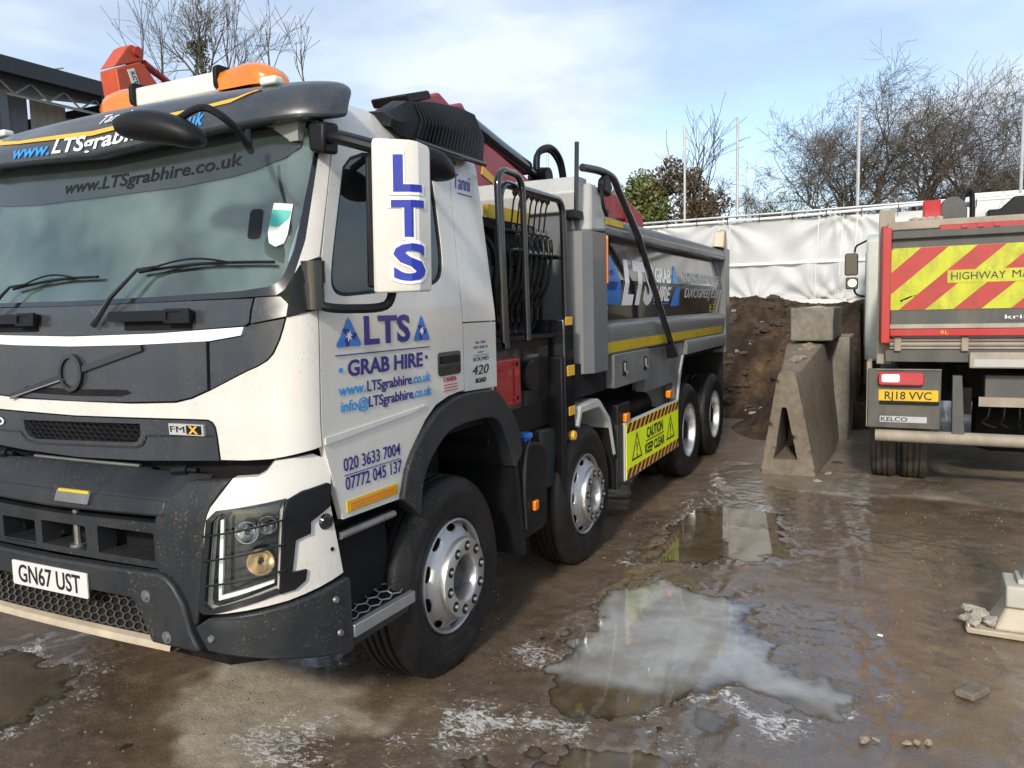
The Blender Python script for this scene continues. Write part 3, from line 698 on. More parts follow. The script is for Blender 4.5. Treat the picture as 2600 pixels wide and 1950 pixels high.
# roof and upper sides
up_poly = []
mb = MB()
zs = [2.70, 2.74, 2.79, 2.84, 2.88, 2.91, 2.94, 2.965, 2.98]
ss = [-2.8 + 5.6 * k / 112 for k in range(113)]
grid = [[cab(s, z) for s in ss] for z in zs]
ns = len(ss); vv = [q for row in grid for q in row]; ff = []
for i in range(len(zs) - 1):
    for k in range(ns - 1):
        z0 = zs[i]; s0 = abs(ss[k] + 0.025)
        if z0 < 2.735 and s0 < 1.19: continue
        ff.append((i * ns + k, i * ns + k + 1, (i + 1) * ns + k + 1, (i + 1) * ns + k))
mb.add(vv, ff)
top = grid[-1]; cx_, o = 0.0, len(mb.v)
mb.v += [(q[0] * 0.55 + 0.0, 1.25 + (q[1] - 1.25) * 0.55, 3.005) for q in top]; b0 = (len(zs) - 1) * ns
for k in range(ns - 1): mb.f.append((b0 + k, b0 + k + 1, o + k + 1, o + k))
mb.v.append((-0.1, 1.25, 3.01)); c = len(mb.v) - 1
for k in range(ns - 1): mb.f.append((o + k, o + k + 1, c))
roof = mb.build('roof', W, L, 50)
# back wall and floor of the cab
MB().prism([(.02, 1.30), (2.48, 1.30), (2.48, 1.9), (2.385, 2.75), (2.30, 2.88), (2.05, 2.985), (.45, 2.985), (.20, 2.88), (.115, 2.75), (.02, 1.9)], 'x', .50, .527).build('cab_back_wall', W, L)
MB().box(-1.05, 0.50, 0.06, 2.44, 1.28, 1.33).build('cab_floor', DK, L)
for sg, tag_ in ((1, 'near'), (-1, 'far')):
    S = lambda q: [(sg * a, c) for a, c in q]
    win = [(1.352, 2.675), (1.333, 2.40), (1.318, 2.126), (1.332, 2.04), (1.385, 2.008), (1.5, 2.012), (2.112, 2.060), (2.21, 2.085), (2.255, 2.135), (2.266, 2.236), (2.24, 2.45), (2.212, 2.62), (2.19, 2.668), (2.15, 2.68)]
    win = chaikin(win, 2)
    dr = [(1.254, 1.41), (1.254, 2.702), (2.416, 2.702), (2.416, 1.512), (2.25, 1.496), (2.12, 1.462), (2.02, 1.40), (1.92, 1.31), (1.82, 1.195), (1.768, 1.08), (1.762, 1.058), (1.345, 1.066), (1.31, 1.20), (1.275, 1.33)]
    door = panel('door', cab, S(dr), W, L, holes=[S(win)], step=0.07, th=0.03)
    # window: black rubber edge and glass
    cxw, cyw = 1.79, 2.34
    inner = [(cxw + (a - cxw) * 0.965, cyw + (c - cyw) * 0.95) for a, c in win]
    panel('window_seal', cab, S(win), BK, door, holes=[S(inner)], off=-0.006, th=0.014)
    panel('window', cab, S(inner), M['window'], door, off=-0.012, th=0.004)
    panel('quarter_panel', cab, S([(2.424, 1.876), (2.80, 1.876), (2.80, 2.702), (2.424, 2.702)]), W, L, th=0.03)
    qp = panel('quarter_panel', cab, S([(2.424, 1.500), (2.80, 1.492), (2.80, 1.868), (2.424, 1.868)]), W, L, th=0.03)
    # pressed crease along the door foot
    panel('door_crease', cab, S([(1.262, 1.402), (1.30, 1.405), (1.9, 1.452), (2.02, 1.470), (2.02, 1.478), (1.9, 1.468), (1.262, 1.430)]), W, door, off=0.008, th=0.008, smooth=60)
    # recessed handle
    hd = panel('door_handle', cab, S(rrect(2.155, 2.378, 1.604, 1.726, 0.02)), M['black_gloss'], door, off=0.006, th=0.01)
    panel('handle_grip', cab, S(rrect(2.175, 2.36, 1.665, 1.705, 0.012)), BK, hd, off=0.014, th=0.01)
    # marker reflector at the door foot
    rf = panel('reflector', cab, S(rect(1.372, 1.748, 1.088, 1.138)), M['yellow_tape'], door, off=0.006, th=0.006)
    for q in (1.1, 1.113, 1.126): panel('reflector_bar', cab, S(rect(1.39, 1.735, q - 0.0035, q + 0.0035)), M['amber'], rf, off=0.009, th=0.004)
# drip rail over the door, shaded gap below
for sg in (1, -1):
    pts = [cab(sg * s, 2.715 + 0.015 * math.sin((s - 1.25) * 1.5), 0.012) for s in [1.22 + 1.25 * k / 24 for k in range(25)]]
    MB().tube(pts, 0.012, 8).build('drip_rail', M['black_gloss'], L)

# lettering of the nearside door
door = [o for o in L.children if o.name.startswith('door') and o.name.count('.') == 0][0]
CS = lambda a, c, o=0.0: cab(a, c, o)
def recycling_logo(cx, z0, w, h, fn, parent, off=0.004):
    """blue triangle of three folded arrows round a white star"""
    tri = [(cx - w / 2, z0), (cx + w / 2, z0), (cx, z0 + h)]
    c = (cx, z0 + h * 0.36)
    mids = [((tri[i][0] + tri[(i + 1) % 3][0]) / 2, (tri[i][1] + tri[(i + 1) % 3][1]) / 2) for i in range(3)]
    def sh(p, k): return (c[0] + (p[0] - c[0]) * k, c[1] + (p[1] - c[1]) * k)
    def toward(p, q, k): return (p[0] + (q[0] - p[0]) * k, p[1] + (q[1] - p[1]) * k)
    for i in range(3):
        v = tri[i]; m1 = mids[i]; m0 = mids[i - 1]
        r1, r0 = toward(v, m1, .22), toward(v, m0, .22)
        g = 0.045
        a1 = toward(m1, m0, g); a0 = toward(m0, m1, g)
        panel('logo_arrow', fn, [r0, toward(r0, r1, .3), toward(v, c, .06), toward(r1, r0, .3), r1, a1, sh(m1, .35), sh(v, .12), sh(m0, .35), a0], M['logo_blue'], parent, off=off, th=0.002, step=0.05)
        panel('logo_fold', fn, [toward(m1, m0, .06), sh(m1, .42), toward(c, v, .13), toward(c, v, .34), toward(m1, v, .2)], M['ink_navy'], parent, off=off + 0.001, th=0.002, step=0.05)
    panel('logo_star', fn, [(c[0] + (0.055 if k % 2 else 0.13) * w * math.cos(PI * k / 6 + .2), c[1] + (0.055 if k % 2 else 0.13) * w * math.sin(PI * k / 6 + .2)) for k in range(12)], M['ink_white'], parent, off=off + 0.002, th=0.002, step=0.05)
recycling_logo(1.436, 1.795, .185, .13, CS, door)
recycling_logo(2.006, 1.795, .155, .13, CS, door)
text('lettering', 'LTS', CS, 1.545, 1.802, .118, M['ink_navy'], door, width=.36, bold=.03)
panel('rule', CS, rect(1.345, 2.08, 1.759, 1.764), M['ink_navy'], door, off=0.004, th=0.002)
text('lettering', 'GRAB HIRE', CS, 1.425, 1.671, .066, M['ink_navy'], door, width=.585, bold=.025)
panel('logo_dot', CS, ellipse(1.378, 1.70, .013, .011), M['ink_cyan'], door, off=0.004, th=0.002)
panel('logo_dot', CS, ellipse(2.045, 1.712, .010, .010), M['ink_navy'], door, off=0.004, th=0.002)
for z0, t1 in ((1.592, 'www.'), (1.522, 'info@')):
    text('lettering', t1, CS, 1.362 if t1[0] == 'w' else 1.375, z0, .046, M['ink_cyan'], door, width=.185 if t1[0] == 'w' else .19, bold=.012)
    text('lettering', 'LTSgrabhire', CS, 1.558 if t1[0] == 'w' else 1.568, z0, .046, M['ink_navy'], door, width=.352, bold=.012)
    text('lettering', '.co.uk', CS, 1.915 if t1[0] == 'w' else 1.922, z0, .046, M['ink_cyan'], door, width=.165, bold=.012)
text('lettering', '020 3633 7004', CS, 1.37, 1.268, .056, M['ink_navy'], door, width=.42, bold=.004)
panel('rule', CS, rect(1.372, 1.79, 1.248, 1.2515), M['ink_navy'], door, off=0.004, th=0.002)
text('lettering', '07772 045 137', CS, 1.375, 1.186, .056, M['ink_navy'], door, width=.42, bold=.004)
text('lettering', 'CANEA', CS, 2.205, 1.572, .022, M['ink_red'], door, width=.13, bold=.02)
for k in range(3): panel('rule', CS, rect(2.205, 2.345, 1.522 + .015 * k, 1.526 + .015 * k), M['ink_red'], door, off=0.004, th=0.002)
qp = [o for o in L.children if o.name.startswith('quarter_panel')]
text('lettering', '16 101', CS, 2.61, 1.752, .014, M['ink_navy'], qp[1], width=.11, align='CENTER')
text('lettering', '101 010 5', CS, 2.61, 1.725, .014, M['ink_navy'], qp[1], width=.16, align='CENTER')
text('lettering', 'co', CS, 2.61, 1.700, .011, M['ink_navy'], qp[1], width=.06, align='CENTER')
panel('rule', CS, rect(2.53, 2.70, 1.686, 1.688), M['ink_navy'], qp[1], off=0.004, th=0.002)
text('lettering', 'SOLMD', CS, 2.61, 1.656, .020, M['ink_navy'], qp[1], width=.18, align='CENTER')
text('lettering', '420', CS, 2.605, 1.580, .052, M['ink_black'], qp[1], width=.19, align='CENTER', shear=.25)
text('lettering', 'ROAD', CS, 2.605, 1.535, .024, M['ink_black'], qp[1], width=.12, align='CENTER', bold=.03)
text('lettering', 'Tanni', CS, 2.47, 2.60, .085, M['ink_royal'], qp[0], width=.21, shear=.3)
panel('rule', CS, [(2.50, 2.575), (2.68, 2.571), (2.68, 2.576), (2.50, 2.580)], M['ink_royal'], qp[0], off=0.004, th=0.002)

# --- things on the front skin
ring = [q for q in ellipse(0, 1.70, .075, .085, 40)]
bd = panel('badge_ring', cab, ring, M['black_gloss'], lid, holes=[ellipse(0, 1.70, .058, .066, 40)], off=0.022, th=0.018)
panel('badge_disc', cab, ellipse(0, 1.70, .056, .064, 32), GG, bd, off=0.012, th=0.01)
def bar_poly(a, c, w):
    dx, dz = c[0] - a[0], c[1] - a[1]; ll = hyp(dx, dz); nx, nz = -dz / ll * w, dx / ll * w
    return [(a[0] - nx, a[1] - nz), (c[0] - nx, c[1] - nz), (c[0] + nx, c[1] + nz), (a[0] + nx, a[1] + nz)]
panel('badge_bar', cab, bar_poly((-.44, 1.578), (-.06, 1.680), .013), M['black_gloss'], lid, off=0.018, th=0.012)
panel('badge_bar', cab, bar_poly((.06, 1.712), (.435, 1.812), .013), M['black_gloss'], lid, off=0.018, th=0.012)
panel('badge_trim', cab, bar_poly((-.44, 1.572), (-.05, 1.668), .003), M['alloy'], lid, off=0.02, th=0.008)
panel('grab_recess', cab, mir([(0, 1.595), (.30, 1.60), (.36, 1.615), (.33, 1.63), (0, 1.625)]), DK, lid, off=0.0062, th=0.004)
for s0, s1 in ((.27, .72), (-.66, -.21)):
    h = panel('grille_handle', cab, rrect(s0, s1, 1.924, 1.968, .015), BK, up, off=0.038, th=0.03, bevel=.004)
    panel('handle_recess', cab, rrect(s0 + .06, s1 - .02, 1.885, 1.925, .006), DK, up, off=0.0045, th=0.003)
    panel('handle_end', cab, rrect(s1 - .13, s1 + .004, 1.914, 1.974, .012), BK, h, off=0.044, th=0.014, holes=[rrect(s1 - .115, s1 - .03, 1.926, 1.962, .008)])
# lower dark grille band with mesh, badge and maker's letters
band_poly = mir([(0, 1.312), (.4, 1.322), (.806, 1.345), (.802, 1.446), (.797, 1.482), (.785, 1.499), (.764, 1.509), (0, 1.499)])
mesh_poly = [(-.37, 1.468), (.40, 1.484), (.397, 1.435), (.375, 1.405), (.34, 1.398), (-.30, 1.380), (-.345, 1.392), (-.365, 1.42)]
band = panel('lower_grille_band', cab, band_poly, GG, L, holes=[mesh_poly], off=0.004, th=0.03)
panel('mesh_backing', cab, rect(-.42, .44, 1.36, 1.50), DK, band, off=-0.02, th=0.01)
def honeycomb(fn, poly, pw, ph, r_, mat, parent, off, name='mesh'):
    mb = MB(); xs = [q[0] for q in poly]; zs_ = [q[1] for q in poly]
    j = 0; z = min(zs_)
    while z < max(zs_) + ph:
        x = min(xs) + (pw / 2 if j % 2 else 0)
        while x < max(xs) + pw:
            hx = [(x + pw * 0.5 * ca, z + ph * 0.56 * sa) for ca, sa in ((-1, -.45), (0, -1), (1, -.45), (1, .45), (0, 1), (-1, .45))]
            for k in range(3):
                a, b_ = hx[k], hx[k + 1]
                if in_poly(poly, *a) and in_poly(poly, *b_): mb.tube([fn(a[0], a[1], off), fn(b_[0], b_[1], off)], r_, 4, caps=False)
            x += pw
        z += ph * 0.84; j += 1
    o = mb.build(name, mat, parent, 60, fix=False); o['kind'] = 'stuff'; return o
honeycomb(cab, mesh_poly, .042, .024, .0035, BK, band, -0.004)
bg = panel('model_badge', cab, rect(.572, .752, 1.447, 1.494), M['silver_label'], band, off=0.016, th=0.012)
text('lettering', 'FM', cab, .580, 1.458, .026, M['ink_black'], bg, width=.075, off=0.018)
panel('badge_tile', cab, rect(.665, .742, 1.452, 1.489), M['black'], bg, off=0.018, th=0.003)
text('lettering', 'X', cab, .676, 1.456, .030, M['yellow'], bg, width=.05, off=0.020, bold=.04)
text('maker_lettering', 'VOLVO', cab, -.80, 1.438, .034, M['ink_white'], band, width=.285, off=0.012, bold=.03)
panel('band_trim', cab, [(-.78, 1.410), (-.40, 1.412), (-.36, 1.375), (-.3, 1.363), (.36, 1.382), (.40, 1.396), (.43, 1.436), (.79, 1.450), (.79, 1.446), (.435, 1.430), (.408, 1.388), (.37, 1.375), (-.3, 1.357), (-.365, 1.368), (-.405, 1.406), (-.78, 1.405)], M['grey_plastic'], band, off=0.009, th=0.006)
# dark gap with hoses between cab and bumper
gapf = panel('radiator_gap', cab, mir([(0, 1.10), (1.24, 1.10), (1.24, 1.42), (0, 1.36)]), DK, L, off=-0.06, th=0.02)
MB().tube([cab(s, 1.29, -.02) for s in (-.35, -.1, .1, .35)], .009, 8).build('gap_tube', M['steel'], gapf)
MB().tube([cab(s, 1.272, -.03) for s in (-.42, -.1, .1, .42)], .02, 8).build('gap_pipe', BK, gapf)
for s in (-.55, .62):
    MB().tube([cab(s - .06, 1.285, .0), cab(s + .02, 1.295, .0)], .022, 10).tube([cab(s + .02, 1.295, .0), cab(s + .07, 1.295, .0)], .013, 8).build('grille_latch', BK, gapf)

# --- wipers
for (s0, z0), (s1, z1), (s2, z2) in (((.175, 1.91), (.42, 2.145), (1.06, 2.148)), ((-.62, 1.93), (-.42, 2.10), (.15, 2.125))):
    wp = MB().tube([cab(s0, z0, .03), cab((s0 + s1) / 2, (z0 + z1) / 2, .055), cab(s1, z1, .05), cab(s1 + .1, z1 + .01, .035)], [.014, .010, .007, .005], 8).build('wiper', M['black_gloss'], L)
    MB().tube([cab(s1 - .02 + (s2 - s1 + .02) * k / 12, z1 - .01 + (z2 - z1 + .01) * k / 12 + .014 * math.sin(PI * k / 12), .020) for k in range(13)], .007, 6).tube([cab(s1 + .05 + (s2 - s1 - .2) * k / 8, z1 + .002 + (z2 - z1) * k / 8 + .03 * math.sin(PI * k / 8), .028) for k in range(9)], .0045, 5).build('wiper_blade', BK, wp)
# permit holder and mirrors seen through the glass
ph = panel('permit_holder', cab, [(1.028, 2.395), (1.096, 2.388), (1.088, 2.26), (1.078, 2.225), (1.05, 2.212), (1.027, 2.228), (1.018, 2.27)], M['paper'], ws, off=0.001, th=0.003)
panel('permit_print', cab, [(1.028, 2.368), (1.092, 2.360), (1.088, 2.33), (1.05, 2.295), (1.02, 2.30)], M['teal'], ph, off=0.003, th=0.002)
MB().tube([cab(.925, 2.56, -.02), cab(.930, 2.50, -.03), cab(.950, 2.44, -.03), cab(.948, 2.37, -.02)], .008, 8).build('inner_mirror_stem', BK, ws)
panel('inner_mirror', cab, rrect(.935, .990, 2.25, 2.375, .018), BK, ws, off=-0.003, th=0.04, step=.03)

# --- interior
tr = M['trim']
dash = MB().prism([(-1.12, 1.75), (-.95, 2.0), (-.72, 1.97), (-.62, 1.80), (-.66, 1.4), (-1.1, 1.4)], 'y', .12, 2.38).build('dashboard', M['trim'], L, bevel=.03)
MB().lathe([(.205, -.0), (.22, .014), (.235, 0), (.22, -.014), (.205, 0)], 40, (0, 0, 0), 'x').tube([(0, -.21, 0), (0, .21, 0)], .014, 8).tube([(0, 0, 0), (0, 0, -.21)], .014, 8).lathe([(.001, -.03), (.07, -.03), (.07, .02), (.001, .02)], 20, (0, 0, 0), 'x').build('steering_wheel', BK, L).matrix_basis = Matrix.Translation((-.68, 1.86, 2.03)) @ Matrix.Rotation(R(-48), 4, 'Y')
MB().tube([(-.70, 1.86, 2.0), (-.9, 1.86, 1.8)], .035, 10).build('steering_column', BK, L)
for yc in (.55, 1.86):
    st = MB().box(-.30, .22, yc - .25, yc + .25, 1.62, 1.78).build('seat', M['seat'], L, bevel=.05, seg=3)
    MB().hexa([(.12, yc - .24, 1.74), (.27, yc - .24, 1.74), (.27, yc + .24, 1.74), (.12, yc + .24, 1.74), (.25, yc - .2, 2.42), (.36, yc - .2, 2.42), (.36, yc + .2, 2.42), (.25, yc + .2, 2.42)]).build('seat_back', M['seat'], st, bevel=.05, seg=3)
    MB().box(.27, .36, yc - .13, yc + .13, 2.44, 2.62).build('head_rest', M['seat'], st, bevel=.04, seg=3)
    MB().box(-.25, .2, yc - .18, yc + .18, 1.33, 1.62).build('seat_base', BK, st, bevel=.02)
MB().prism([(.12, 2.38), (2.38, 2.38)][:0] or [(-.9, 2.66), (.49, 2.70), (.49, 2.78), (-.9, 2.74)], 'y', .16, 2.34).build('headlining', tr, L)

# --- sun visor over the windscreen
def vz(s, k):                   # lower lip to roof edge, ends rounded off
    a = abs(s); e = max(0, (a - 1.12) / .15)
    lo = 2.705 + .055 * min(1, a / 1.2) + .012 * e ** 3; hi = 2.935 - .01 * min(1, a / 1.2) - .03 * e ** 3
    return lo + (hi - lo) * k
def visor(s, z, off=0.0):
    k = max(0, (z - 2.70) / .24)
    return plan(s, z, -1.04 + .15 * k ** 2.2, .05, .36, .18, .04 * k ** 2, 0.53, off)
mb = MB(); ss = [-1.27 + 2.54 * k / 84 for k in range(85)]
prof = [(-.3, -.12), (-.12, -.03), (-.10, .004), (-.06, .012), (.02, .015), (.2, .016), (.45, .016), (.75, .014), (.90, .006), (.97, -.010), (1.0, -.04), (1.0, -.25)]
vgrid = []
for (k, off) in prof:
    row = []
    for s_ in ss:
        z = vz(s_, max(k, -.12)) + (.012 if k < -.2 else 0); kk = 1 - .5 * max(0, (abs(s_) - 1.1) / .17)
        q = visor(s_, z, off if off > 0 else off * kk)
        if k >= 1.0 and off < -.2: q = (q[0], q[1], q[2] + .012)
        row.append(q)
    vgrid.append(row)
ns = len(ss); mb.add([q for r_ in vgrid for q in r_], [(i * ns + k, i * ns + k + 1, (i + 1) * ns + k + 1, (i + 1) * ns + k) for i in range(len(prof) - 1) for k in range(ns - 1)])
for e in (0, ns - 1): mb.f.append(tuple(i * ns + e for i in range(len(prof))))
vis = mb.build('windscreen_visor', M['grey_gloss'], L, 34, bevel=.008)
def vmap(s, k, off=0.0): return visor(s, vz(s, k), off + .014)
panel('visor_stripe', vmap, mir([(0, .32), (.38, .37), (.65, .42), (.86, .50), (.98, .755), (.965, .76), (.88, .62), (.66, .505), (.36, .465), (0, .42)]), M['yellow'], vis, off=0.006, th=0.01)
def vtext(body, s0, k0, size, mat, width, **kw):
    text('visor_lettering', body, lambda a, c, o=0.0: visor(a, vz(a, 0) + c, .016 + o), s0, k0, size, mat, vis, off=0.004, width=width, **kw)
vtext('www.', -.665, .006, .060, M['ink_cyan'], .34, shear=.2, bold=.02)
vtext('LTSgrabhire', -.305, .010, .066, M['ink_white'], .81, shear=.2, bold=.02)
vtext('.co.uk', .515, .012, .066, M['ink_cyan'], .215, shear=.2, bold=.02)
vtext('Tanni', .02, .128, .045, M['ink_white'], .20, shear=.4)
for sg in (1, -1):
    q = visor(sg * .99, vz(.99, .93), .0)
    MB().box(q[0] - .03, q[0] + .03, q[1] - .045, q[1] + .045, q[2] - .005, q[2] + .03).build('marker_lamp', M['lens'] if False else M['paper'], vis, bevel=.012, seg=3)

# --- amber light bar on the roof
bar = MB().prism(rrect(-.59, -.41, 3.04, 3.135, .012), 'y', .92, 1.50).build('light_bar', M['white'], L, bevel=.006)
for y0, y1, e in ((.56, .91, -1), (1.51, 1.85, 1)):
    mb = MB(); secs = []
    for k in range(9):
        t = k / 8; y = (y1 + (y0 - y1) * t) if e < 0 else (y0 + (y1 - y0) * t)
        sc_ = math.sqrt(max(0.03, 1 - max(0, (t - .55) / .46) ** 2)); bl = 1 + .18 * math.sin(PI * min(1, t * 1.2))
        secs.append([(-.50 + dx * sc_, y, 3.035 + (dz * .92 * sc_ * bl)) for dx, dz in ((-.10, .0), (-.108, .05), (-.09, .09), (-.04, .115), (.04, .115), (.09, .09), (.108, .05), (.10, .0))])
    for s_ in secs: mb.v += s_
    for i in range(8):
        for k in range(7): mb.f.append((i * 8 + k, i * 8 + k + 1, (i + 1) * 8 + k + 1, (i + 1) * 8 + k))
    mb.f += [tuple(range(8)), tuple(range(64, 72))]
    mb.build('beacon', M['amber_big'], bar, 60)
    MB().prism(rrect(-.615, -.385, 3.04, 3.16, .03), 'y', (y1 if e < 0 else y0) - .012, (y1 if e < 0 else y0) + .012).build('beacon_collar', BK, bar, bevel=.003)
for y in (.80, 1.62): MB().box(-.56, -.44, y - .04, y + .04, 2.97, 3.055).build('bar_foot', BK, bar)

# --- louvred air deflectors at the rear roof corners
for sg in (1, -1):
    ym = (lambda y: y) if sg > 0 else (lambda y: 2.5 - y)
    sk = [(-.33, 2.815, .09, .0), (-.29, 2.785, .07, .10), (-.18, 2.768, .045, .185), (.05, 2.76, .03, .235), (.30, 2.76, .02, .26), (.46, 2.76, .015, .255)]
    mb = MB()
    for x, z0, y0, h in sk:
        zt = z0 + max(.06, h) + .015
        mb.v += [(x, ym(y0), z0), (x, ym(y0 - .012), z0 + (zt - z0) * .5), (x, ym(y0 + .045), zt), (x, ym(y0 + .13), zt + .012), (x, ym(y0 + .16), z0 + .05)]
    for i in range(len(sk) - 1):
        for k in range(4): mb.f.append((i * 5 + k, i * 5 + k + 1, (i + 1) * 5 + k + 1, (i + 1) * 5 + k))
    mb.f += [tuple(range(5)), tuple(range((len(sk) - 1) * 5, len(sk) * 5))]
    de = mb.build('air_deflector', M['black'], L, 40)
    for k in range(19):
        x = -.15 + .0315 * k; t = (x + .4) / .86
        h = .16 + .09 * min(1, t * 1.2); z0 = 2.775
        MB().tube([(x - .03, ym(.038 - .02 * t), z0 + .01), (x + .0, ym(.026 - .02 * t), z0 + h * .5), (x + .025, ym(.080 - .02 * t), z0 + h)], .0055, 6).build('deflector_rib', M['black'], de)
    MB().tube([(-.2, ym(.04), 2.768), (.1, ym(.02), 2.755), (.47, ym(.008), 2.752)], .014, 8).build('deflector_lip', M['black_gloss'], de)

# --- side mirrors with their lettered guards (nearside one carries the letters)
for sg in (1, -1):
    ym = (lambda y: y) if sg > 0 else (lambda y: 2.5 - y)
    pl = [(-.86, -.165), (-.892, -.190), (-.896, -.205), (-.868, -.252), (-.82, -.325), (-.79, -.345), (-.715, -.350), (-.685, -.335), (-.70, -.25), (-.76, -.17), (-.81, -.145)]
    n_ = len(pl); mb = MB(); cx, cy = -.79, -.25
    for z, k in ((2.018, .95), (2.03, 1.0), (2.605, 1.0), (2.625, .95)):
        mb.v += [(cx + (x - cx) * k + (.02 if z > 2.3 else 0), ym(cy + (y - cy) * k), z + (x + .8) * (-.10 if z > 2.3 else 0.02)) for x, y in pl]
    for i in range(3):
        for k in range(n_): mb.f.append((i * n_ + k, i * n_ + (k + 1) % n_, (i + 1) * n_ + (k + 1) % n_, (i + 1) * n_ + k))
    mb.f += [tuple(range(n_)), tuple(range(3 * n_, 4 * n_))]
    mi = mb.build('mirror', M['white'], L, 28, bevel=.006)
    MB().hexa([(-.86, ym(-.13), 2.04), (-.78, ym(-.10), 2.04), (-.66, ym(-.32), 2.04), (-.70, ym(-.33), 2.04), (-.84, ym(-.13), 2.58), (-.76, ym(-.10), 2.58), (-.64, ym(-.32), 2.58), (-.68, ym(-.33), 2.58)]).build('mirror_back', BK, mi, bevel=.012)
    MB().tube(smooth_path([(-1.03, ym(.03), 2.0), (-1.02, ym(-.04), 1.965), (-.93, ym(-.11), 1.955), (-.82, ym(-.19), 1.965), (-.79, ym(-.21), 2.03)], 5), .019, 10).build('mirror_arm', BK, mi)
    MB().tube([(-1.035, ym(.0), 1.955), (-1.035, ym(.0), 2.06)], .042, 14).build('mirror_hinge', M['black_gloss'], mi)
    MB().tube([(-1.0, ym(.03), 2.06), (-1.0, ym(.03), 2.15)], .05, 14).build('mirror_hinge', M['black_gloss'], mi)
    MB().tube(smooth_path([(-.82, ym(.10), 2.70), (-.86, ym(.03), 2.665), (-.87, ym(-.05), 2.645), (-.82, ym(-.19), 2.60)], 5), .026, 10).build('mirror_arm', BK, mi)
    MB().hexa([(-.90, ym(.03), 2.59), (-.80, ym(.03), 2.60), (-.80, ym(.11), 2.62), (-.90, ym(.11), 2.61), (-.90, ym(.02), 2.72), (-.80, ym(.02), 2.73), (-.80, ym(.11), 2.74), (-.90, ym(.11), 2.73)]).build('mirror_bracket', BK, mi, bevel=.015)
    # small kerb mirror over the door
    km = MB()
    for k in range(9):
        t = k / 8; rr_ = .088 * math.sin(PI * (.14 + .78 * t)) ; x = -.46 + .29 * t
        km.v += [(x, ym(-.13 + rr_ * .9 * math.cos(a) - .02 * t), 2.64 - .05 * t + rr_ * .8 * math.sin(a)) for a in (2 * PI * j / 14 for j in range(14))]
    for i in range(8):
        for j in range(14): km.f.append((i * 14 + j, i * 14 + (j + 1) % 14, (i + 1) * 14 + (j + 1) % 14, (i + 1) * 14 + j))
    km.f += [tuple(range(14)), tuple(range(112, 126))]
    kb = km.build('kerb_mirror', BK, L, 50)
    MB().tube([(-.36, ym(-.10), 2.68), (-.34, ym(.02), 2.72), (-.32, ym(.10), 2.75)], .018, 8).build('kerb_mirror_arm', BK, kb)
    if sg > 0:
        # lettering follows the two outer faces of the guard
        ptl = [Vector((-.868, -.252, 0)), Vector((-.82, -.325, 0)), Vector((-.79, -.345, 0)), Vector((-.715, -.350, 0)), Vector((-.685, -.335, 0))]
        segs = list(zip(ptl[:-1], ptl[1:]))
        lens_ = [(b_ - a).length for a, b_ in segs]; cum = [sum(lens_[:i]) for i in range(1, 4)]
        def mmap(a, c, off=0.0):
            q = a; i = 0
            while i < 3 and q > lens_[i]: q -= lens_[i]; i += 1
            A, B_ = segs[i]; d = (B_ - A).normalized(); nrm = Vector((d.y, -d.x, 0))
            if nrm.y > 0: nrm = -nrm
            p_ = A + d * q + nrm * off
            return (p_.x + (c - 2.03) / .575 * .02, p_.y, c)
        for ch, z0, w, u0 in (('L', 2.425, .118, .018), ('T', 2.245, .140, .008), ('S', 2.070, .140, .014)):
            text('lettering', ch, mmap, u0 - .014, z0 - .006, .150, M['ink_white'], mi, off=0.004, width=w + .03, bold=.06, ucuts=cum)
            text('lettering', ch, mmap, u0, z0, .137, M['ink_royal'], mi, off=0.0065, width=w, bold=.03, ucuts=cum)
# front (kerb-view) mirror hanging ahead of the visor
mb = MB(); A = Vector((-1.52, .46, 2.63)); Bv = Vector((-1.47, .09, 2.555))
for k in range(13):
    t = k / 12; c = A + (Bv - A) * t; w = math.sqrt(max(.02, 1 - (2 * t - 1) ** 2)) ** .7
    mb.v += [(c.x + .075 * w * math.cos(a), c.y, c.z + .058 * w * math.sin(a) + .02 * math.sin(PI * t)) for a in (2 * PI * j / 14 for j in range(14))]
for i in range(12):
    for j in range(14): mb.f.append((i * 14 + j, i * 14 + (j + 1) % 14, (i + 1) * 14 + (j + 1) % 14, (i + 1) * 14 + j))
mb.f += [tuple(range(14)), tuple(range(168, 182))]
fm = mb.build('front_mirror', BK, L, 50)
MB().tube(smooth_path([(-1.47, .20, 2.64), (-1.43, .12, 2.675), (-1.36, .06, 2.62), (-1.24, .10, 2.56), (-1.12, .22, 2.60), (-1.06, .28, 2.68)], 6), .014, 8).build('front_mirror_arm', BK, fm)
# ------------------------------------------------------------------ bumper, lamps, steps
S1 = lambda q, sg: [(sg * a, c) for a, c in q]
# raked shelf and upper beam
def shelf(s, k, off=0.0):
    q0 = bump(s, 1.20, 0.0); q1 = bump(s, 1.285, -.11)
    return (q0[0] + (q1[0] - q0[0]) * k, q0[1] + (q1[1] - q0[1]) * k, q0[2] + (q1[2] - q0[2]) * k + off)
bp_ = panel('bumper_shelf', shelf, mir([(0, 0), (.93, 0), (.93, 1), (0, 1)]), GP, L, off=0.0, th=0.02, step=.12, bevel=.004)
ub = panel('bumper_beam', bump, mir([(0, 1.115), (.80, 1.13), (.80, 1.196), (0, 1.19)]), GP, L, off=0.008, th=0.07, bevel=.012)
sl_plate = mir([(0, .905), (.72, .905), (.72, 1.098), (0, 1.085)])
holes = [rrect(.31, .70, .930, 1.052, .01), rrect(-.125, .222, .926, 1.042, .01), rrect(-.46, -.18, .922, 1.034, .01), rrect(-.72, -.53, .922, 1.034, .01)]
spl = panel('bumper_slot_plate', bump, sl_plate, GP, L, holes=holes, off=-0.012, th=0.09, bevel=.005)
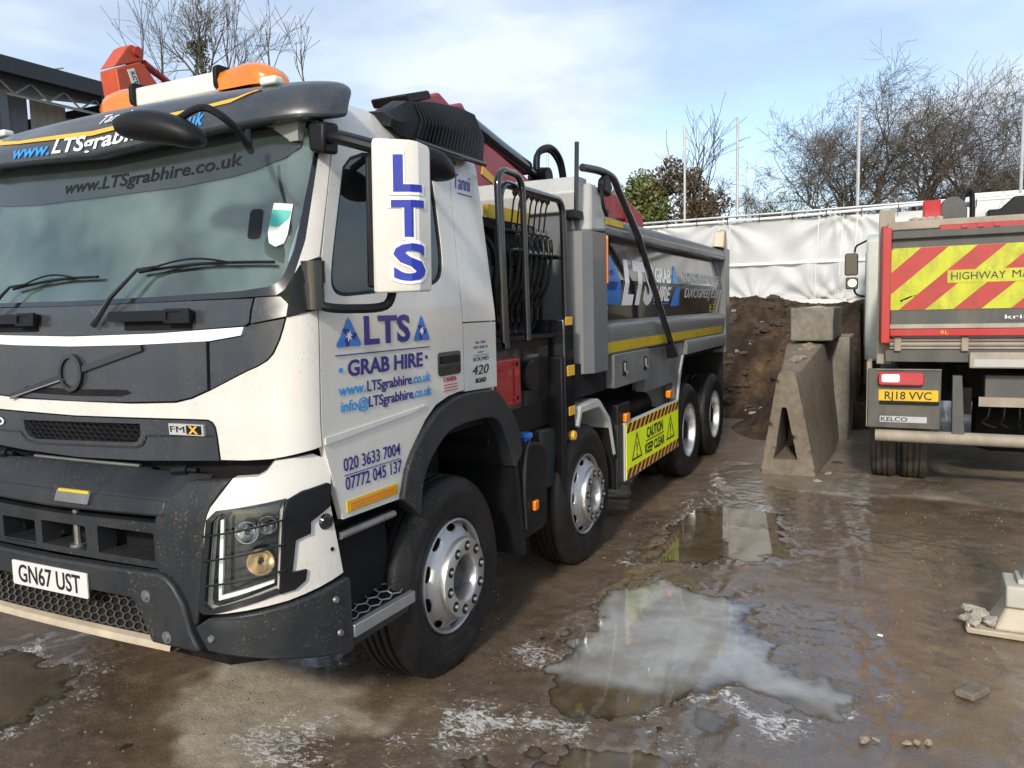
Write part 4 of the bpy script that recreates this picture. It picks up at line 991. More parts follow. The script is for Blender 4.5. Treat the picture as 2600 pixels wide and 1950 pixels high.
panel('slot_backing', bump, mir([(0, .86), (.75, .86), (.75, 1.12), (0, 1.12)]), DK, spl, off=-0.16, th=0.02)
for h0, h1 in ((.31, .70), (-.125, .222), (-.46, -.18)):
    panel('slot_floor', shelf if False else (lambda a, c, off=0.0: (lambda q: (q[0], q[1], q[2] + off))(bump(a, .930, -.012 - c))), rect(h0, h1, 0.0, .13), GP, spl, off=.004, th=.008)
MB().tube([bump(.10, .915, -.05), bump(.10, 1.10, -.05)], .016, 10).lathe([(.001, .0), (.035, 0), (.035, .02), (.001, .02)], 14, bump(.10, .925, -.05), 'z').build('tow_pin', M['steel'], spl)
for sg in (1, -1):
    # corner post of the bumper
    q = [(.735, .70), (.735, 1.12), (.81, 1.205), (.90, 1.275), (1.022, 1.29), (.992, 1.19), (.985, 1.10), (.962, .80), (.955, .71), (.92, .66)]
    panel('bumper_corner', bump, S1(q, sg), GP, L, off=0.004, th=0.06, step=.05, bevel=.008)
    q = [(.955, .697), (.985, .74), (1.127, .780), (1.247, .823), (1.275, .815), (1.285, .79), (1.285, .50), (1.27, .486), (1.20, .515), (1.122, .552), (1.05, .58), (.979, .607)]
    gd = panel('bumper_guard', bump, S1(q, sg), GP, L, off=0.022, th=0.06, step=.05, bevel=.012)
    for a, c in ((.992, .662), (1.215, .748), (1.222, .60)):
        p_ = bump(sg * a, c, .024); p2 = bump(sg * a, c, .034)
        MB().tube([p_, p2], [.016, .012], 10).build('bolt', M['steel'], gd)
    # white lamp surround with lamp opening
    lamp = [(1.000, 1.125), (1.006, 1.150), (1.020, 1.166), (1.126, 1.196), (1.110, .846), (.990, .770), (.978, .775), (.975, .80)]
    wsur = [(1.027, 1.297), (1.07, 1.300), (1.083, 1.315), (1.095, 1.355), (1.162, 1.368), (1.195, 1.335), (1.206, 1.294), (1.215, 1.20), (1.245, .842), (1.128, .793), (.985, .752), (.968, .765), (.968, .80), (.985, 1.10), (.995, 1.186)]
    wp = panel('lamp_surround', bump, S1(wsur, sg), W, L, holes=[S1(lamp, sg)], step=.04, off=.006, th=.05)
    hl = panel('headlamp', bump, S1([(a + (.004 if a < 1.05 else -.004), c) for a, c in lamp], sg), M['lens'], L, off=-.006, th=.004, step=.04)
    panel('lamp_housing', bump, S1([(.97, 1.18), (1.13, 1.21), (1.13, .82), (.97, .76)], sg), M['black_gloss'], hl, off=-.07, th=.01)
    for a0, z0, rr_, mt in ((1.060, 1.080, .042, 'chrome'), (1.098, 1.105, .034, 'chrome'), (1.082, .955, .050, 'warm_reflector')):
        c0 = Vector(bump(sg * a0, z0, -.018)); nn_ = (Vector(bump(sg * a0, z0, .05)) - Vector(bump(sg * a0, z0, 0))).normalized()
        bw = MB().lathe([(.010, -.048), (rr_ * .45, -.040), (rr_ * .78, -.024), (rr_, .0), (rr_ * 1.08, .0), (rr_ * 1.08, -.02)], 24, (0, 0, 0), 'z').build('lamp_reflector', M[mt], hl, 60)
        bw.matrix_basis = Matrix.Translation(c0) @ nn_.to_track_quat('Z', 'Y').to_matrix().to_4x4()
        bl_ = MB().lathe([(.001, .0), (.010, -.004), (.013, -.016), (.009, -.045)], 12, (0, 0, 0), 'z').build('lamp_bulb', M['lens'], hl, 60)
        bl_.matrix_basis = bw.matrix_basis.copy()
    panel('daytime_strip', bump, S1([(1.014, 1.135), (1.020, 1.138), (1.011, .90), (1.006, .826), (1.105, .880), (1.105, .868), (1.000, .806), (1.003, .90)], sg), M['ink_white'], hl, off=-.012, th=.014)
    q = [(1.126, 1.200), (1.153, 1.228), (1.201, 1.243), (1.209, 1.235), (1.217, 1.148), (1.210, 1.140), (1.174, 1.10), (1.173, 1.052), (1.145, 1.036), (1.136, .907), (1.163, .908), (1.159, .863), (1.14, .835), (1.112, .826), (1.112, .85)]
    lf = panel('lamp_frame', bump, S1(q, sg), BK, L, off=.020, th=.03, step=.04, bevel=.004)
    q = [(.962, .775), (.972, .755), (.99, .755), (1.113, .828), (1.112, .848), (.988, .775), (.978, .79), (.985, .90), (1.002, 1.13), (1.015, 1.165), (1.126, 1.197), (1.126, 1.208), (1.008, 1.176), (.992, 1.14), (.974, .90)]
    panel('lamp_bezel', bump, S1(q, sg), M['black_gloss'], hl, off=.014, th=.02, step=.04)
    for z0, z1 in ((1.075, 1.128), (.975, 1.030), (.875, .925)):
        MB().tube([bump(sg * (.985 + .14 * k / 6), z0 + (z1 - z0) * k / 6, .022) for k in range(7)], .0045, 6).build('lamp_guard_bar', BK, hl)
    MB().lathe([(.001, -.03), (.034, -.03), (.034, 0), (.022, .012), (.001, .012)], 18, (0, 0, 0), 'z').build('side_sensor', M['black_gloss'], L).matrix_basis = Matrix.Translation(bump(sg * 1.207, 1.083, .008)) @ Vector((-.45, -.9 * sg, 0)).to_track_quat('Z', 'Y').to_matrix().to_4x4()
    MB().tube([bump(sg * 1.219, .96, .0), bump(sg * 1.219, .96, .009)], .009, 10).build('lamp_screw', BK, wp)
# lower bull bar with the number plate
q = [(0, .780), (.58, .780), (.60, .765), (.625, .74), (.703, .604), (.93, .600), (.970, .604), (.95, .68), (.915, .79), (.86, .86), (.815, .890), (.77, .902), (.70, .900), (0, .893)]
lb = panel('bull_bar', bump, mir(q), GP, L, off=.035, th=.06, step=.06, bevel=.012)
for a, c in ((.687, .801), (.805, .641)):
    for sg in (1, -1):
        MB().tube([bump(sg * a, c, .036), bump(sg * a, c, .046)], [.018, .013], 10).tube([bump(sg * a, c, .03), bump(sg * a, c, .038)], .026, 14).build('bolt', M['steel'], lb)
BF = lambda x0: (lambda a, c, off=0.0: (x0 - off + .0, 1.25 - a, c))
plt = panel('number_plate', BF(-1.412), rrect(-.26, .26, .744, .856, .008), M['plate_white'], lb, off=0, th=.006)
text('plate_lettering', 'GN67 UST', BF(-1.412), -.215, .762, .079, M['ink_black'], plt, off=.002, width=.43, bold=.012)
M['step_metal'] = pmat('dirty_step_metal', (0.10, 0.09, 0.075), 0.45, 0.6, var=.3, vs_=20, dirt=(.05, .04, .03), dirt_amt=.7, dirt_scale=9)
# perforated step and muddy aluminium lip under the bar
def stepf(s, k, off=0.0):
    q0 = bump(s, .603, .005); q1 = bump(s, .78, -.10)
    return (q0[0] + (q1[0] - q0[0]) * k - off * .8, q0[1] + (q1[1] - q0[1]) * k, q0[2] + (q1[2] - q0[2]) * k + off * .6)
sp = panel('front_step', stepf, mir([(0, 0), (.74, 0), (.64, 1), (0, 1)]), DK, L, off=-.012, th=.01, step=.1)
honeycomb(stepf, mir([(0, .05), (.72, .05), (.62, .98), (0, .98)]), .062, .16, .004, M['step_metal'], sp, .0, 'step_mesh')
lip = MB()
ss = [-.80 + 1.60 * k / 30 for k in range(31)]
for dz, o_ in ((.612, -.02), (.600, .012), (.588, .020), (.574, .022), (.566, .0), (.57, -.04)):
    lip.v += [bump(s, dz, o_) for s in ss]
for i in range(6):
    for k in range(30): lip.f.append((i * 31 + k, i * 31 + k + 1, ((i + 1) % 6) * 31 + k + 1, ((i + 1) % 6) * 31 + k))
lip.build('step_lip', M['tan'], L, 30)
stp = MB()
tread = panel('shelf_tread', bump, rrect(.045, .295, 1.150, 1.200, .006), M['steel'], ub, off=.016, th=.03, bevel=.004)
panel('tread_strip', bump, rect(.06, .285, 1.192, 1.203), M['yellow_tape'], tread, off=.018, th=.01)
# under-tray
MB().hexa([(-1.25, .35, .50), (-.95, .15, .46), (-.95, 2.35, .46), (-1.25, 2.15, .50), (-1.30, .35, .60), (-.95, .10, .62), (-.95, 2.40, .62), (-1.30, 2.15, .60)]).build('under_tray', DK, L)
MB().box(-.98, -.55, .30, 2.2, .55, 1.28).build('engine_bay', DK, L)
for sg in (1, -1):
    ym = (lambda y: y) if sg > 0 else (lambda y: 2.5 - y)
    # step well between lamp and wheel
    sw = MB().hexa([(-.93, ym(.06), .50), (-.44, ym(.10), .50), (-.44, ym(.34), .50), (-.93, ym(.34), .50), (-.95, ym(.06), 1.05), (-.50, ym(.10), 1.05), (-.50, ym(.34), 1.05), (-.95, ym(.34), 1.05)]).build('step_well', DK, L)
    MB().hexa([(-.92, ym(-.0), .49), (-.42, ym(-.0), .49), (-.42, ym(.2), .49), (-.92, ym(.2), .49), (-.92, ym(-.005), .585), (-.42, ym(-.005), .575), (-.42, ym(.2), .66), (-.92, ym(.2), .66)]).build('step_box', GP, L, bevel=.008)
    st = MB().hexa([(-.91, ym(-.02), .582), (-.44, ym(-.02), .575), (-.44, ym(.15), .64), (-.91, ym(.15), .645), (-.91, ym(-.02), .594), (-.44, ym(-.02), .587), (-.44, ym(.15), .652), (-.91, ym(.15), .657)]).build('step_tread', M['black'], L)
    honeycomb(lambda a, c, off=0.0: (a, ym(c), .594 + (c + .02) * .37 + off), rect(-.90, -.45, -.01, .145), .085, .05, .0045, M['steel'], st, .004, 'tread_mesh')
    MB().hexa([(-.91, ym(-.03), .545), (-.44, ym(-.03), .54), (-.44, ym(-.012), .54), (-.91, ym(-.012), .545), (-.91, ym(-.03), .60), (-.44, ym(-.03), .593), (-.44, ym(-.0), .597), (-.91, ym(-.0), .604)]).build('step_edge', M['alloy'], st, bevel=.003)
    MB().hexa([(-.42, ym(.0), .50), (-.40, ym(.0), .50), (-.40, ym(.3), .5), (-.42, ym(.3), .5), (-.43, ym(.0), .81), (-.41, ym(.0), .81), (-.41, ym(.3), .81), (-.43, ym(.3), .81)]).build('step_end', GP, L)
    s2 = MB().box(-.945, -.55, ym(0.0) if sg > 0 else ym(.2), ym(.2) if sg > 0 else ym(0.0), .985, 1.02).build('upper_step', M['black'], L, bevel=.006)
    MB().tube([(-.945, ym(.0), 1.0), (-.55, ym(.0), 1.0)], .016, 10).build('upper_step_edge', M['steel'], s2)

# ------------------------------------------------------------------ wheels
def tyre_mesh(w, mat, name, parent, tread=True):
    r0 = .535; mb = MB()
    prof = [(.30, .045), (.315, .018), (.335, .006), (.352, .0), (.365, .003), (.40, -.010), (.44, -.012), (.452, -.010), (.470, -.004), (.485, .006), (.500, .014), (.518, .026), (.530, .044)]
    if tread:
        for g in (.085, .135, .18, .225, .275):
            if g < w - .06: prof += [(.535, g - .012), (.520, g - .008), (.520, g + .008), (.535, g + .012)]
    prof += [(r_, w - t) for r_, t in prof[:13][::-1]]
    mb.lathe(prof, 72)
    o = mb.build(name, mat, parent, 50); return o
def make_wheel(front=True, w=.31):
    root = empty('wheel', parent=L)
    tyre_mesh(w, M['rubber'], 'tyre', root)
    lip = [(.304, .050), (.308, .020), (.304, .006), (.297, .004), (.290, .010), (.286, .026), (.284, .04), (.272, .10 if front else .20)]
    rim = MB().lathe(lip + [(.272, w - .10), (.285, w - .03), (.304, w - .01)], 64).build('rim', M['alloy_bright'], root, 50)
    if front:
        # dished disc with hand holes, flange with ten nuts
        def dm(t, r_, off=0.0):
            k = max(0.0, (r_ - .205) / (.284 - .205)); y = -.040 + .072 * k ** .85
            return (r_ * math.cos(t / .24), y - off, r_ * math.sin(t / .24))
        per = 2 * PI * .24
        hl_ = [ellipse(per * (i + .5) / 10, .263, .040, .0175, 14) for i in range(10)]
        panel('wheel_disc', dm, rect(0, per, .205, .284), M['alloy'], root, holes=hl_, step=.026, th=.010, smooth=50)
        MB().lathe([(.214, -.025), (.214, -.049), (.209, -.061), (.200, -.066), (.132, -.066), (.122, -.059), (.117, -.045), (.112, .02), (.105, .05)], 64).build('wheel_flange', M['alloy_bright'], root, 30)
        MB().lathe([(.112, .04), (.085, .03), (.072, .0), (.060, -.01), (.001, -.01)], 32).build('hub', M['grey_plastic'], root, 30)
        MB().lathe([(.286, .070), (.262, .055), (.235, .035), (.206, .005)], 48).build('disc_backing', DK, root, 40)
        for k in range(10):
            a = 2 * PI * (k + .3) / 10; c = (.168 * math.cos(a), 0, .168 * math.sin(a))
            nn = MB().lathe([(.027, -.063), (.027, -.0685), (.001, -.0685)], 16, c).build('nut_recess', BK, root, 30, fix=False)
            MB().lathe([(.0125, -.066), (.0125, -.079), (.008, -.084), (.001, -.084)], 6, c).build('wheel_nut', M['steel'], nn, 20)
        MB().lathe([(.272, .13), (.001, .13)], 32).build('brake_drum', DK, root)
    else:
        MB().lathe([(.274, .19), (.262, .205), (.22, .20), (.19, .185), (.165, .18), (.16, .185)], 56).build('wheel_disc', M['alloy_bright'], root, 40)
        MB().lathe([(.165, .18), (.155, .10), (.14, .085), (.12, .08), (.10, .05), (.001, .045)], 40).build('hub', M['dark'], root, 30)
        for k in range(10):
            a = 2 * PI * (k + .3) / 10; c = (.185 * math.cos(a), 0, .185 * math.sin(a))
            MB().lathe([(.014, .19), (.014, .165), (.001, .165)], 6, c).build('wheel_nut', M['steel'], root, 20)
        tyre_mesh(w, M['rubber'], 'inner_tyre', root).location.y = w + .02
    return root
AX = [0.0, 1.986, 5.262, 6.635]
wf = make_wheel(True); wr = make_wheel(False, .29)
first = {True: True, False: True}
for i, x in enumerate(AX):
    for sg in (1, -1):
        fr_ = i < 2; src = wf if fr_ else wr
        if first[fr_]: w_ = src; first[fr_] = False
        else: w_ = copy_tree(src, L)
        w_.location = (x, .005 if sg > 0 else 2.495, .535 - .012)
        w_.rotation_euler = (0, .37 * i, 0 if sg > 0 else PI)
# axles, chassis
for x in AX: MB().tube([(x, .3, .52), (x, 2.2, .52)], .09, 12).build('axle', DK, L)
for y in (.72, 1.70): MB().box(-.9, 7.1, y - .045, y + .045, .78, 1.06).build('chassis_rail', DK, L)
for x in (.9, 2.9, 4.2, 5.9, 6.9): MB().box(x - .05, x + .05, .76, 1.66, .82, 1.02).build('cross_member', DK, L)
MB().box(-.3, .5, .40, 2.1, .70, 1.28).build('gearbox', DK, L)
for x in (5.262, 6.635): MB().tube([(x - .5, .55, .62), (x, .55, .68), (x + .5, .55, .62)], .06, 8).build('leaf_spring', DK, L)

# ------------------------------------------------------------------ mudguards
for sg in (1, -1):
    ym = (lambda y: y) if sg > 0 else (lambda y: 2.5 - y)
    out = [(-.50, 1.055), (-.455, 1.19), (-.35, 1.31), (-.18, 1.425), (-.02, 1.475), (.15, 1.492), (.44, 1.480), (.53, 1.44), (.62, 1.37), (.72, 1.27), (.77, 1.19), (.80, 1.05)]
    inn = [(.70, .98), (.665, 1.03), (.60, 1.16), (.52, 1.27), (.40, 1.325), (.17, 1.335), (.0, 1.325), (-.09, 1.305), (-.2, 1.24), (-.28, 1.17), (-.33, 1.08), (-.36, .95), (-.47, .82), (-.43, .50), (-.52, .50)]
    out_s = [(q.x, q.z) for q in smooth_path([(a, 0, c) for a, c in out], 3)]; inn_s = [(q.x, q.z) for q in smooth_path([(a, 0, c) for a, c in inn[:12]], 3)]
    mb = MB(); y0, y1 = (-.028, .06)
    vv, tr_ = flat_mesh(out_s + inn_s, step=.08)
    n_ = len(vv); edge = {}
    for t in tr_:
        for k in range(3): edge[(t[k], t[(k + 1) % 3])] = 1
    mb.add([(a, ym(y0), c) for a, c in vv] + [(a, ym(y1), c) for a, c in vv], list(tr_) + [tuple(i + n_ for i in t[::-1]) for t in tr_] + [(b_, a, a + n_, b_ + n_) for (a, b_) in edge if (b_, a) not in edge])
    ar = mb.build('wheel_arch', GP, L, 40, bevel=.008)
    # liner over the wheel
    mb = MB(); path = inn_s[::-1]
    for a, c in path: mb.v += [(a, ym(.05), c + .01), (a, ym(.55), c + .01)]
    for k in range(len(path) - 1): mb.f.append((2 * k, 2 * k + 1, 2 * k + 3, 2 * k + 2))
    mb.build('arch_liner', DK, ar, 60)
    # hanging mudflap behind the first wheel
    MB().hexa([(.80, ym(-.02), .40), (.835, ym(-.02), .40), (.835, ym(.42), .40), (.80, ym(.42), .40), (.70, ym(-.02), 1.10), (.74, ym(-.02), 1.10), (.74, ym(.42), 1.10), (.70, ym(.42), 1.10)]).build('mudflap', M['black'], L, bevel=.004)
    # pale folded guard over the second wheel
    o2 = [(1.76, 1.08), (1.82, 1.215), (2.18, 1.232), (2.24, 1.21), (2.46, 1.05), (2.50, .98), (2.60, .72), (2.575, .72), (2.475, .965), (2.435, 1.03), (2.21, 1.165), (1.85, 1.165), (1.79, 1.06)]
    MB().prism(o2, 'y', ym(-.02), ym(.40)).build('mudguard', M['grey_light'], L, 30, bevel=.006)
    MB().prism([(2.50, .96), (2.62, .60), (2.62, .42), (2.60, .42), (2.60, .60), (2.475, .96)], 'y', ym(-.0), ym(.38)).build('mudguard_flap', DK, L, 30)
# ------------------------------------------------------------------ gear between cab and body
G, GLt = M['grey_body'], M['grey_light']
# fluid tank with blue cap behind the first wheel
tk = MB().prism([(.86, .50), (.90, .47), (1.18, .47), (1.24, .52), (1.25, .95), (1.20, 1.04), (1.10, 1.075), (.92, 1.085), (.86, 1.02)], 'y', .005, .42).build('fluid_tank', BK, L, 40, bevel=.025, seg=3)
MB().lathe([(.001, .03), (.040, .03), (.048, .022), (.048, .0), (.034, -.006), (.034, -.03)], 20, (1.05, .07, 1.105), 'z').build('tank_cap', M['blue_cap'], tk, 40)
MB().tube(smooth_path([(.86, -.005, .55), (.84, -.01, .8), (.87, -.01, 1.02), (.95, .0, 1.10), (1.05, .06, 1.13)][:4], 4), .014, 6).build('tank_strap', M['grey_plastic'], tk)
MB().box(.985, 1.045, -.022, .005, .635, .70).build('side_marker', M['amber'], tk, bevel=.008, seg=3)
MB().box(1.10, 1.24, .02, .4, .50, .60).build('tank_bracket', M['steel'], tk)
# red battery box and pipework
rb = MB().box(.56, .90, .02, .40, 1.345, 1.635).build('battery_box', M['red'], L, bevel=.01)
for z in (1.40, 1.58): MB().box(.60, .86, .012, .02, z - .006, z + .006).build('box_rib', M['red'], rb)
for x in (.80,): MB().box(x - .008, x + .008, .010, .02, 1.36, 1.62).build('box_rib', M['red'], rb)
for z in (1.39, 1.60): MB().tube([(.83, .008, z), (.83, .02, z)], .012, 8).build('box_bolt', BK, rb)
MB().lathe([(.001, -.04), (.09, -.04), (.10, -.03), (.10, .06), (.001, .06)], 24, (1.02, .03, 1.51)).build('filter_housing', BK, L, 40)
# control tower of the grab: black cabinet
tw = MB().box(.60, 1.53, .10, .62, 1.12, 1.74).build('control_cabinet', M['black'], L, bevel=.01)
MB().box(.58, 1.56, .06, .55, 1.735, 1.765).build('cabinet_shelf', M['black'], tw, bevel=.004)
MB().box(.66, 1.50, .22, .60, 1.765, 2.22).build('valve_cabinet', M['black_gloss'], tw, bevel=.012)
MB().box(.70, 1.05, .098, .102, 1.30, 1.68).build('cabinet_door', M['black_gloss'], tw)
MB().box(1.10, 1.50, .098, .102, 1.30, 1.68).build('cabinet_door', M['black_gloss'], tw)
MB().box(.66, 1.86, .50, .56, 1.70, 2.47).build('tower_back_plate', M['black'], tw)
vb = MB().box(.95, 1.66, .20, .42, 2.22, 2.46).build('valve_block', M['black'], L, bevel=.01)
MB().box(.68, 1.66, .25, .45, 2.46, 2.52).build('valve_mount', DK, L)
MB().box(1.05, 1.68, .30, .34, 2.52, 2.62).build('warning_board', M['yellow_tape'], vb)
MB().box(.82, 1.02, .30, .335, 2.50, 2.54).build('label_board', M['paper'], vb)
for k in range(7):
    x = 1.03 + .085 * k
    lv = MB().tube([(x, .13, 2.46), (x + .005, .11, 2.62), (x + .01, .10, 2.655)], [.006, .006, .007], 8).build('control_lever', BK, L)
    MB().lathe([(.001, -.02), (.012, -.02), (.02, 0.0), (.016, .018), (.001, .02)], 12, (x + .01, .10, 2.672), 'z').build('lever_knob', BK, lv, 40)
    hz = MB().tube(smooth_path([(x, .19, 2.44), (x + .012, .10, 2.42), (x - .008, .07, 2.36), (x - .0, .08, 2.25), (x - .02, .10, 2.10), (x - .05, .16, 1.95)], 5), .013, 8).build('hydraulic_hose', M['black'], L)
    MB().tube([(x + .010, .088, 2.41), (x - .004, .072, 2.36), (x - .004, .075, 2.30)], .015, 8).build('hose_fitting', M['steel'], hz)
    MB().lathe([(.016, -.004), (.022, 0), (.016, .004), (.012, 0), (.016, -.004)], 12, (x + .01, .115, 2.455), 'y').build('lever_clevis', M['steel'], lv, 50)
MB().tube([(.85, .07, 2.285), (1.60, .06, 2.30)], .007, 6).build('hose_rail', M['black'], L)
for k in range(10):
    x = .66 + .10 * k
    MB().tube(smooth_path([(x, .30, 2.46), (x + .03, .18, 2.30), (x - .02, .16, 2.05), (x + .05, .20, 1.85), (x, .25, 1.74)], 4), .016, 7).build('return_hose', M['black'], L)
MB().box(.66, 1.80, .44, .50, 1.74, 2.50).build('gear_backing', M['black'], L)
# tubular guard frames
def hoop(name, x0, x1, z0, zt, y, r_=.021):
    c = .10
    pts = [(x0 + .04, y, z0), (x0, y, zt - c)] + [(x0 + c - c * math.cos(a), y, zt - c + c * math.sin(a)) for a in (.4, .8, 1.2, PI / 2)] + [(x1 - c + c * math.sin(a), y, zt - c + c * math.cos(a) ) for a in (0, .4, .8, 1.2)] + [(x1, y, zt - c), (x1 + .03, y, z0)]
    return MB().tube(pts, r_, 10).build(name, M['black_gloss'], L, 60)
hoop('guard_hoop', .60, .94, 1.74, 2.75, -.0)
h2 = hoop('guard_hoop', .72, 1.70, 1.70, 2.69, .05, .025)
for x in (.94, 1.73): MB().tube([(x, .0 if x < 1 else .05, 2.30), (x + .02, .5, 2.30)], .015, 8).build('hoop_brace', M['black_gloss'], h2)
# stabiliser post with warning stickers beside the cabinet
sp_ = MB().box(1.56, 1.74, -.005, .24, 1.0, 1.86).build('stabiliser_post', M['black_gloss'], L, bevel=.01)
MB().box(1.52, 1.60, .0, .22, .62, 1.60).build('stabiliser_leg', M['black'], sp_, bevel=.01)
MB().box(1.58, 1.70, -.012, -.005, 1.815, 1.875).build('warning_sticker', M['yellow'], sp_, bevel=.003)
MB().box(1.60, 1.73, -.012, -.005, 1.455, 1.53).build('warning_sticker', M['yellow'], sp_, bevel=.003)
MB().box(1.62, 1.73, -.012, -.005, 1.17, 1.235).build('warning_sticker', M['yellow'], sp_, bevel=.003)
MB().lathe([(.001, -.02), (.03, -.02), (.038, 0), (.03, .03), (.001, .03)], 14, (1.69, -.005, 1.02), 'y').build('locking_pin', M['yellow'], sp_, 40)
MB().prism([(1.30, .70), (1.48, .68), (1.55, .98), (1.52, 1.10), (1.28, 1.12)], 'y', .06, .35).build('splash_tank', M['grey_plastic'], L, bevel=.02)
MB().tube([(1.86, .01, 2.63), (1.87, .0, 3.12)], .017, 10).build('exhaust_stay', M['black_gloss'], L)
MB().box(1.80, 1.98, -.0, .12, 2.58, 2.64).build('stay_bracket', M['black'], L, bevel=.006)
# ------------------------------------------------------------------ loader crane behind the cab, boom laid back over the body
RD = M['red']
MB().box(.85, 1.45, .75, 1.75, 1.06, 1.75).build('crane_base', RD, L, bevel=.03)
MB().lathe([(.26, 1.75), (.24, 1.9), (.20, 2.1), (.19, 3.15)], 24, (1.15, 1.25, 0), 'z').build('crane_column', RD, L, 50)
ck = MB().prism([(.95, 3.0), (1.45, 3.0), (1.85, 3.15), (2.28, 3.32), (2.36, 3.54), (2.24, 3.63), (2.05, 3.57), (1.88, 3.63), (1.45, 3.46), (1.2, 3.30)], 'y', 1.14, 1.42).build('crane_head', RD, L, bevel=.02)
MB().prism([(1.42, 3.44), (1.74, 3.55), (1.70, 3.60), (1.38, 3.50)], 'y', 1.12, 1.44).build('head_cover', M['black'], ck, bevel=.015)
MB().lathe([(.001, -.16), (.04, -.16), (.04, .16), (.001, .16)], 16, (2.25, 1.27, 3.50)).build('pivot_pin', M['steel'], ck, 40)
bm_ = MB().prism([(2.05, 3.22), (2.34, 3.40), (2.75, 3.33), (3.55, 3.14), (4.06, 3.22), (5.6, 3.36), (6.4, 3.32), (6.5, 3.05), (3.4, 2.90), (2.2, 2.92)], 'y', 1.10, 1.40).build('crane_boom', RD, L, bevel=.025)
MB().prism([(2.45, 3.08), (2.76, 3.0), (2.80, 3.05), (2.48, 3.15)], 'y', 1.092, 1.10).build('boom_sticker', M['yellow'], bm_)
MB().prism([(3.5, 3.12), (4.06, 3.195), (5.2, 3.295), (5.2, 3.34), (4.06, 3.24), (3.5, 3.17)], 'y', 1.085, 1.34).build('boom_grease_plate', M['black'], bm_)
MB().tube([(2.25, 1.15, 3.50), (2.9, 1.15, 3.375), (3.45, 1.15, 3.285)], .075, 16).tube([(3.4, 1.15, 3.29), (3.9, 1.15, 3.22)], .045, 12).build('boom_ram', M['black_gloss'], bm_, 50)
MB().lathe([(.001, -.10), (.09, -.10), (.10, 0), (.09, .10), (.001, .10)], 18, (3.80, 1.15, 3.24)).build('ram_eye', M['black'], bm_, 40)
for y, dx in ((1.05, 0), (1.12, .12)):
    MB().tube(smooth_path([(3.5 + dx, y, 3.26), (3.55 + dx, y, 3.44), (3.85 + dx, y, 3.53), (4.1 + dx, y, 3.44), (4.2 + dx, y, 3.22)], 6), .028, 10).build('boom_hose', M['black'], bm_, 60)
MB().prism([(6.2, 3.32), (7.0, 3.16), (7.05, 3.0), (6.4, 3.0)], 'y', 1.06, 1.44).build('boom_tip', M['red_bright'], bm_, bevel=.02)
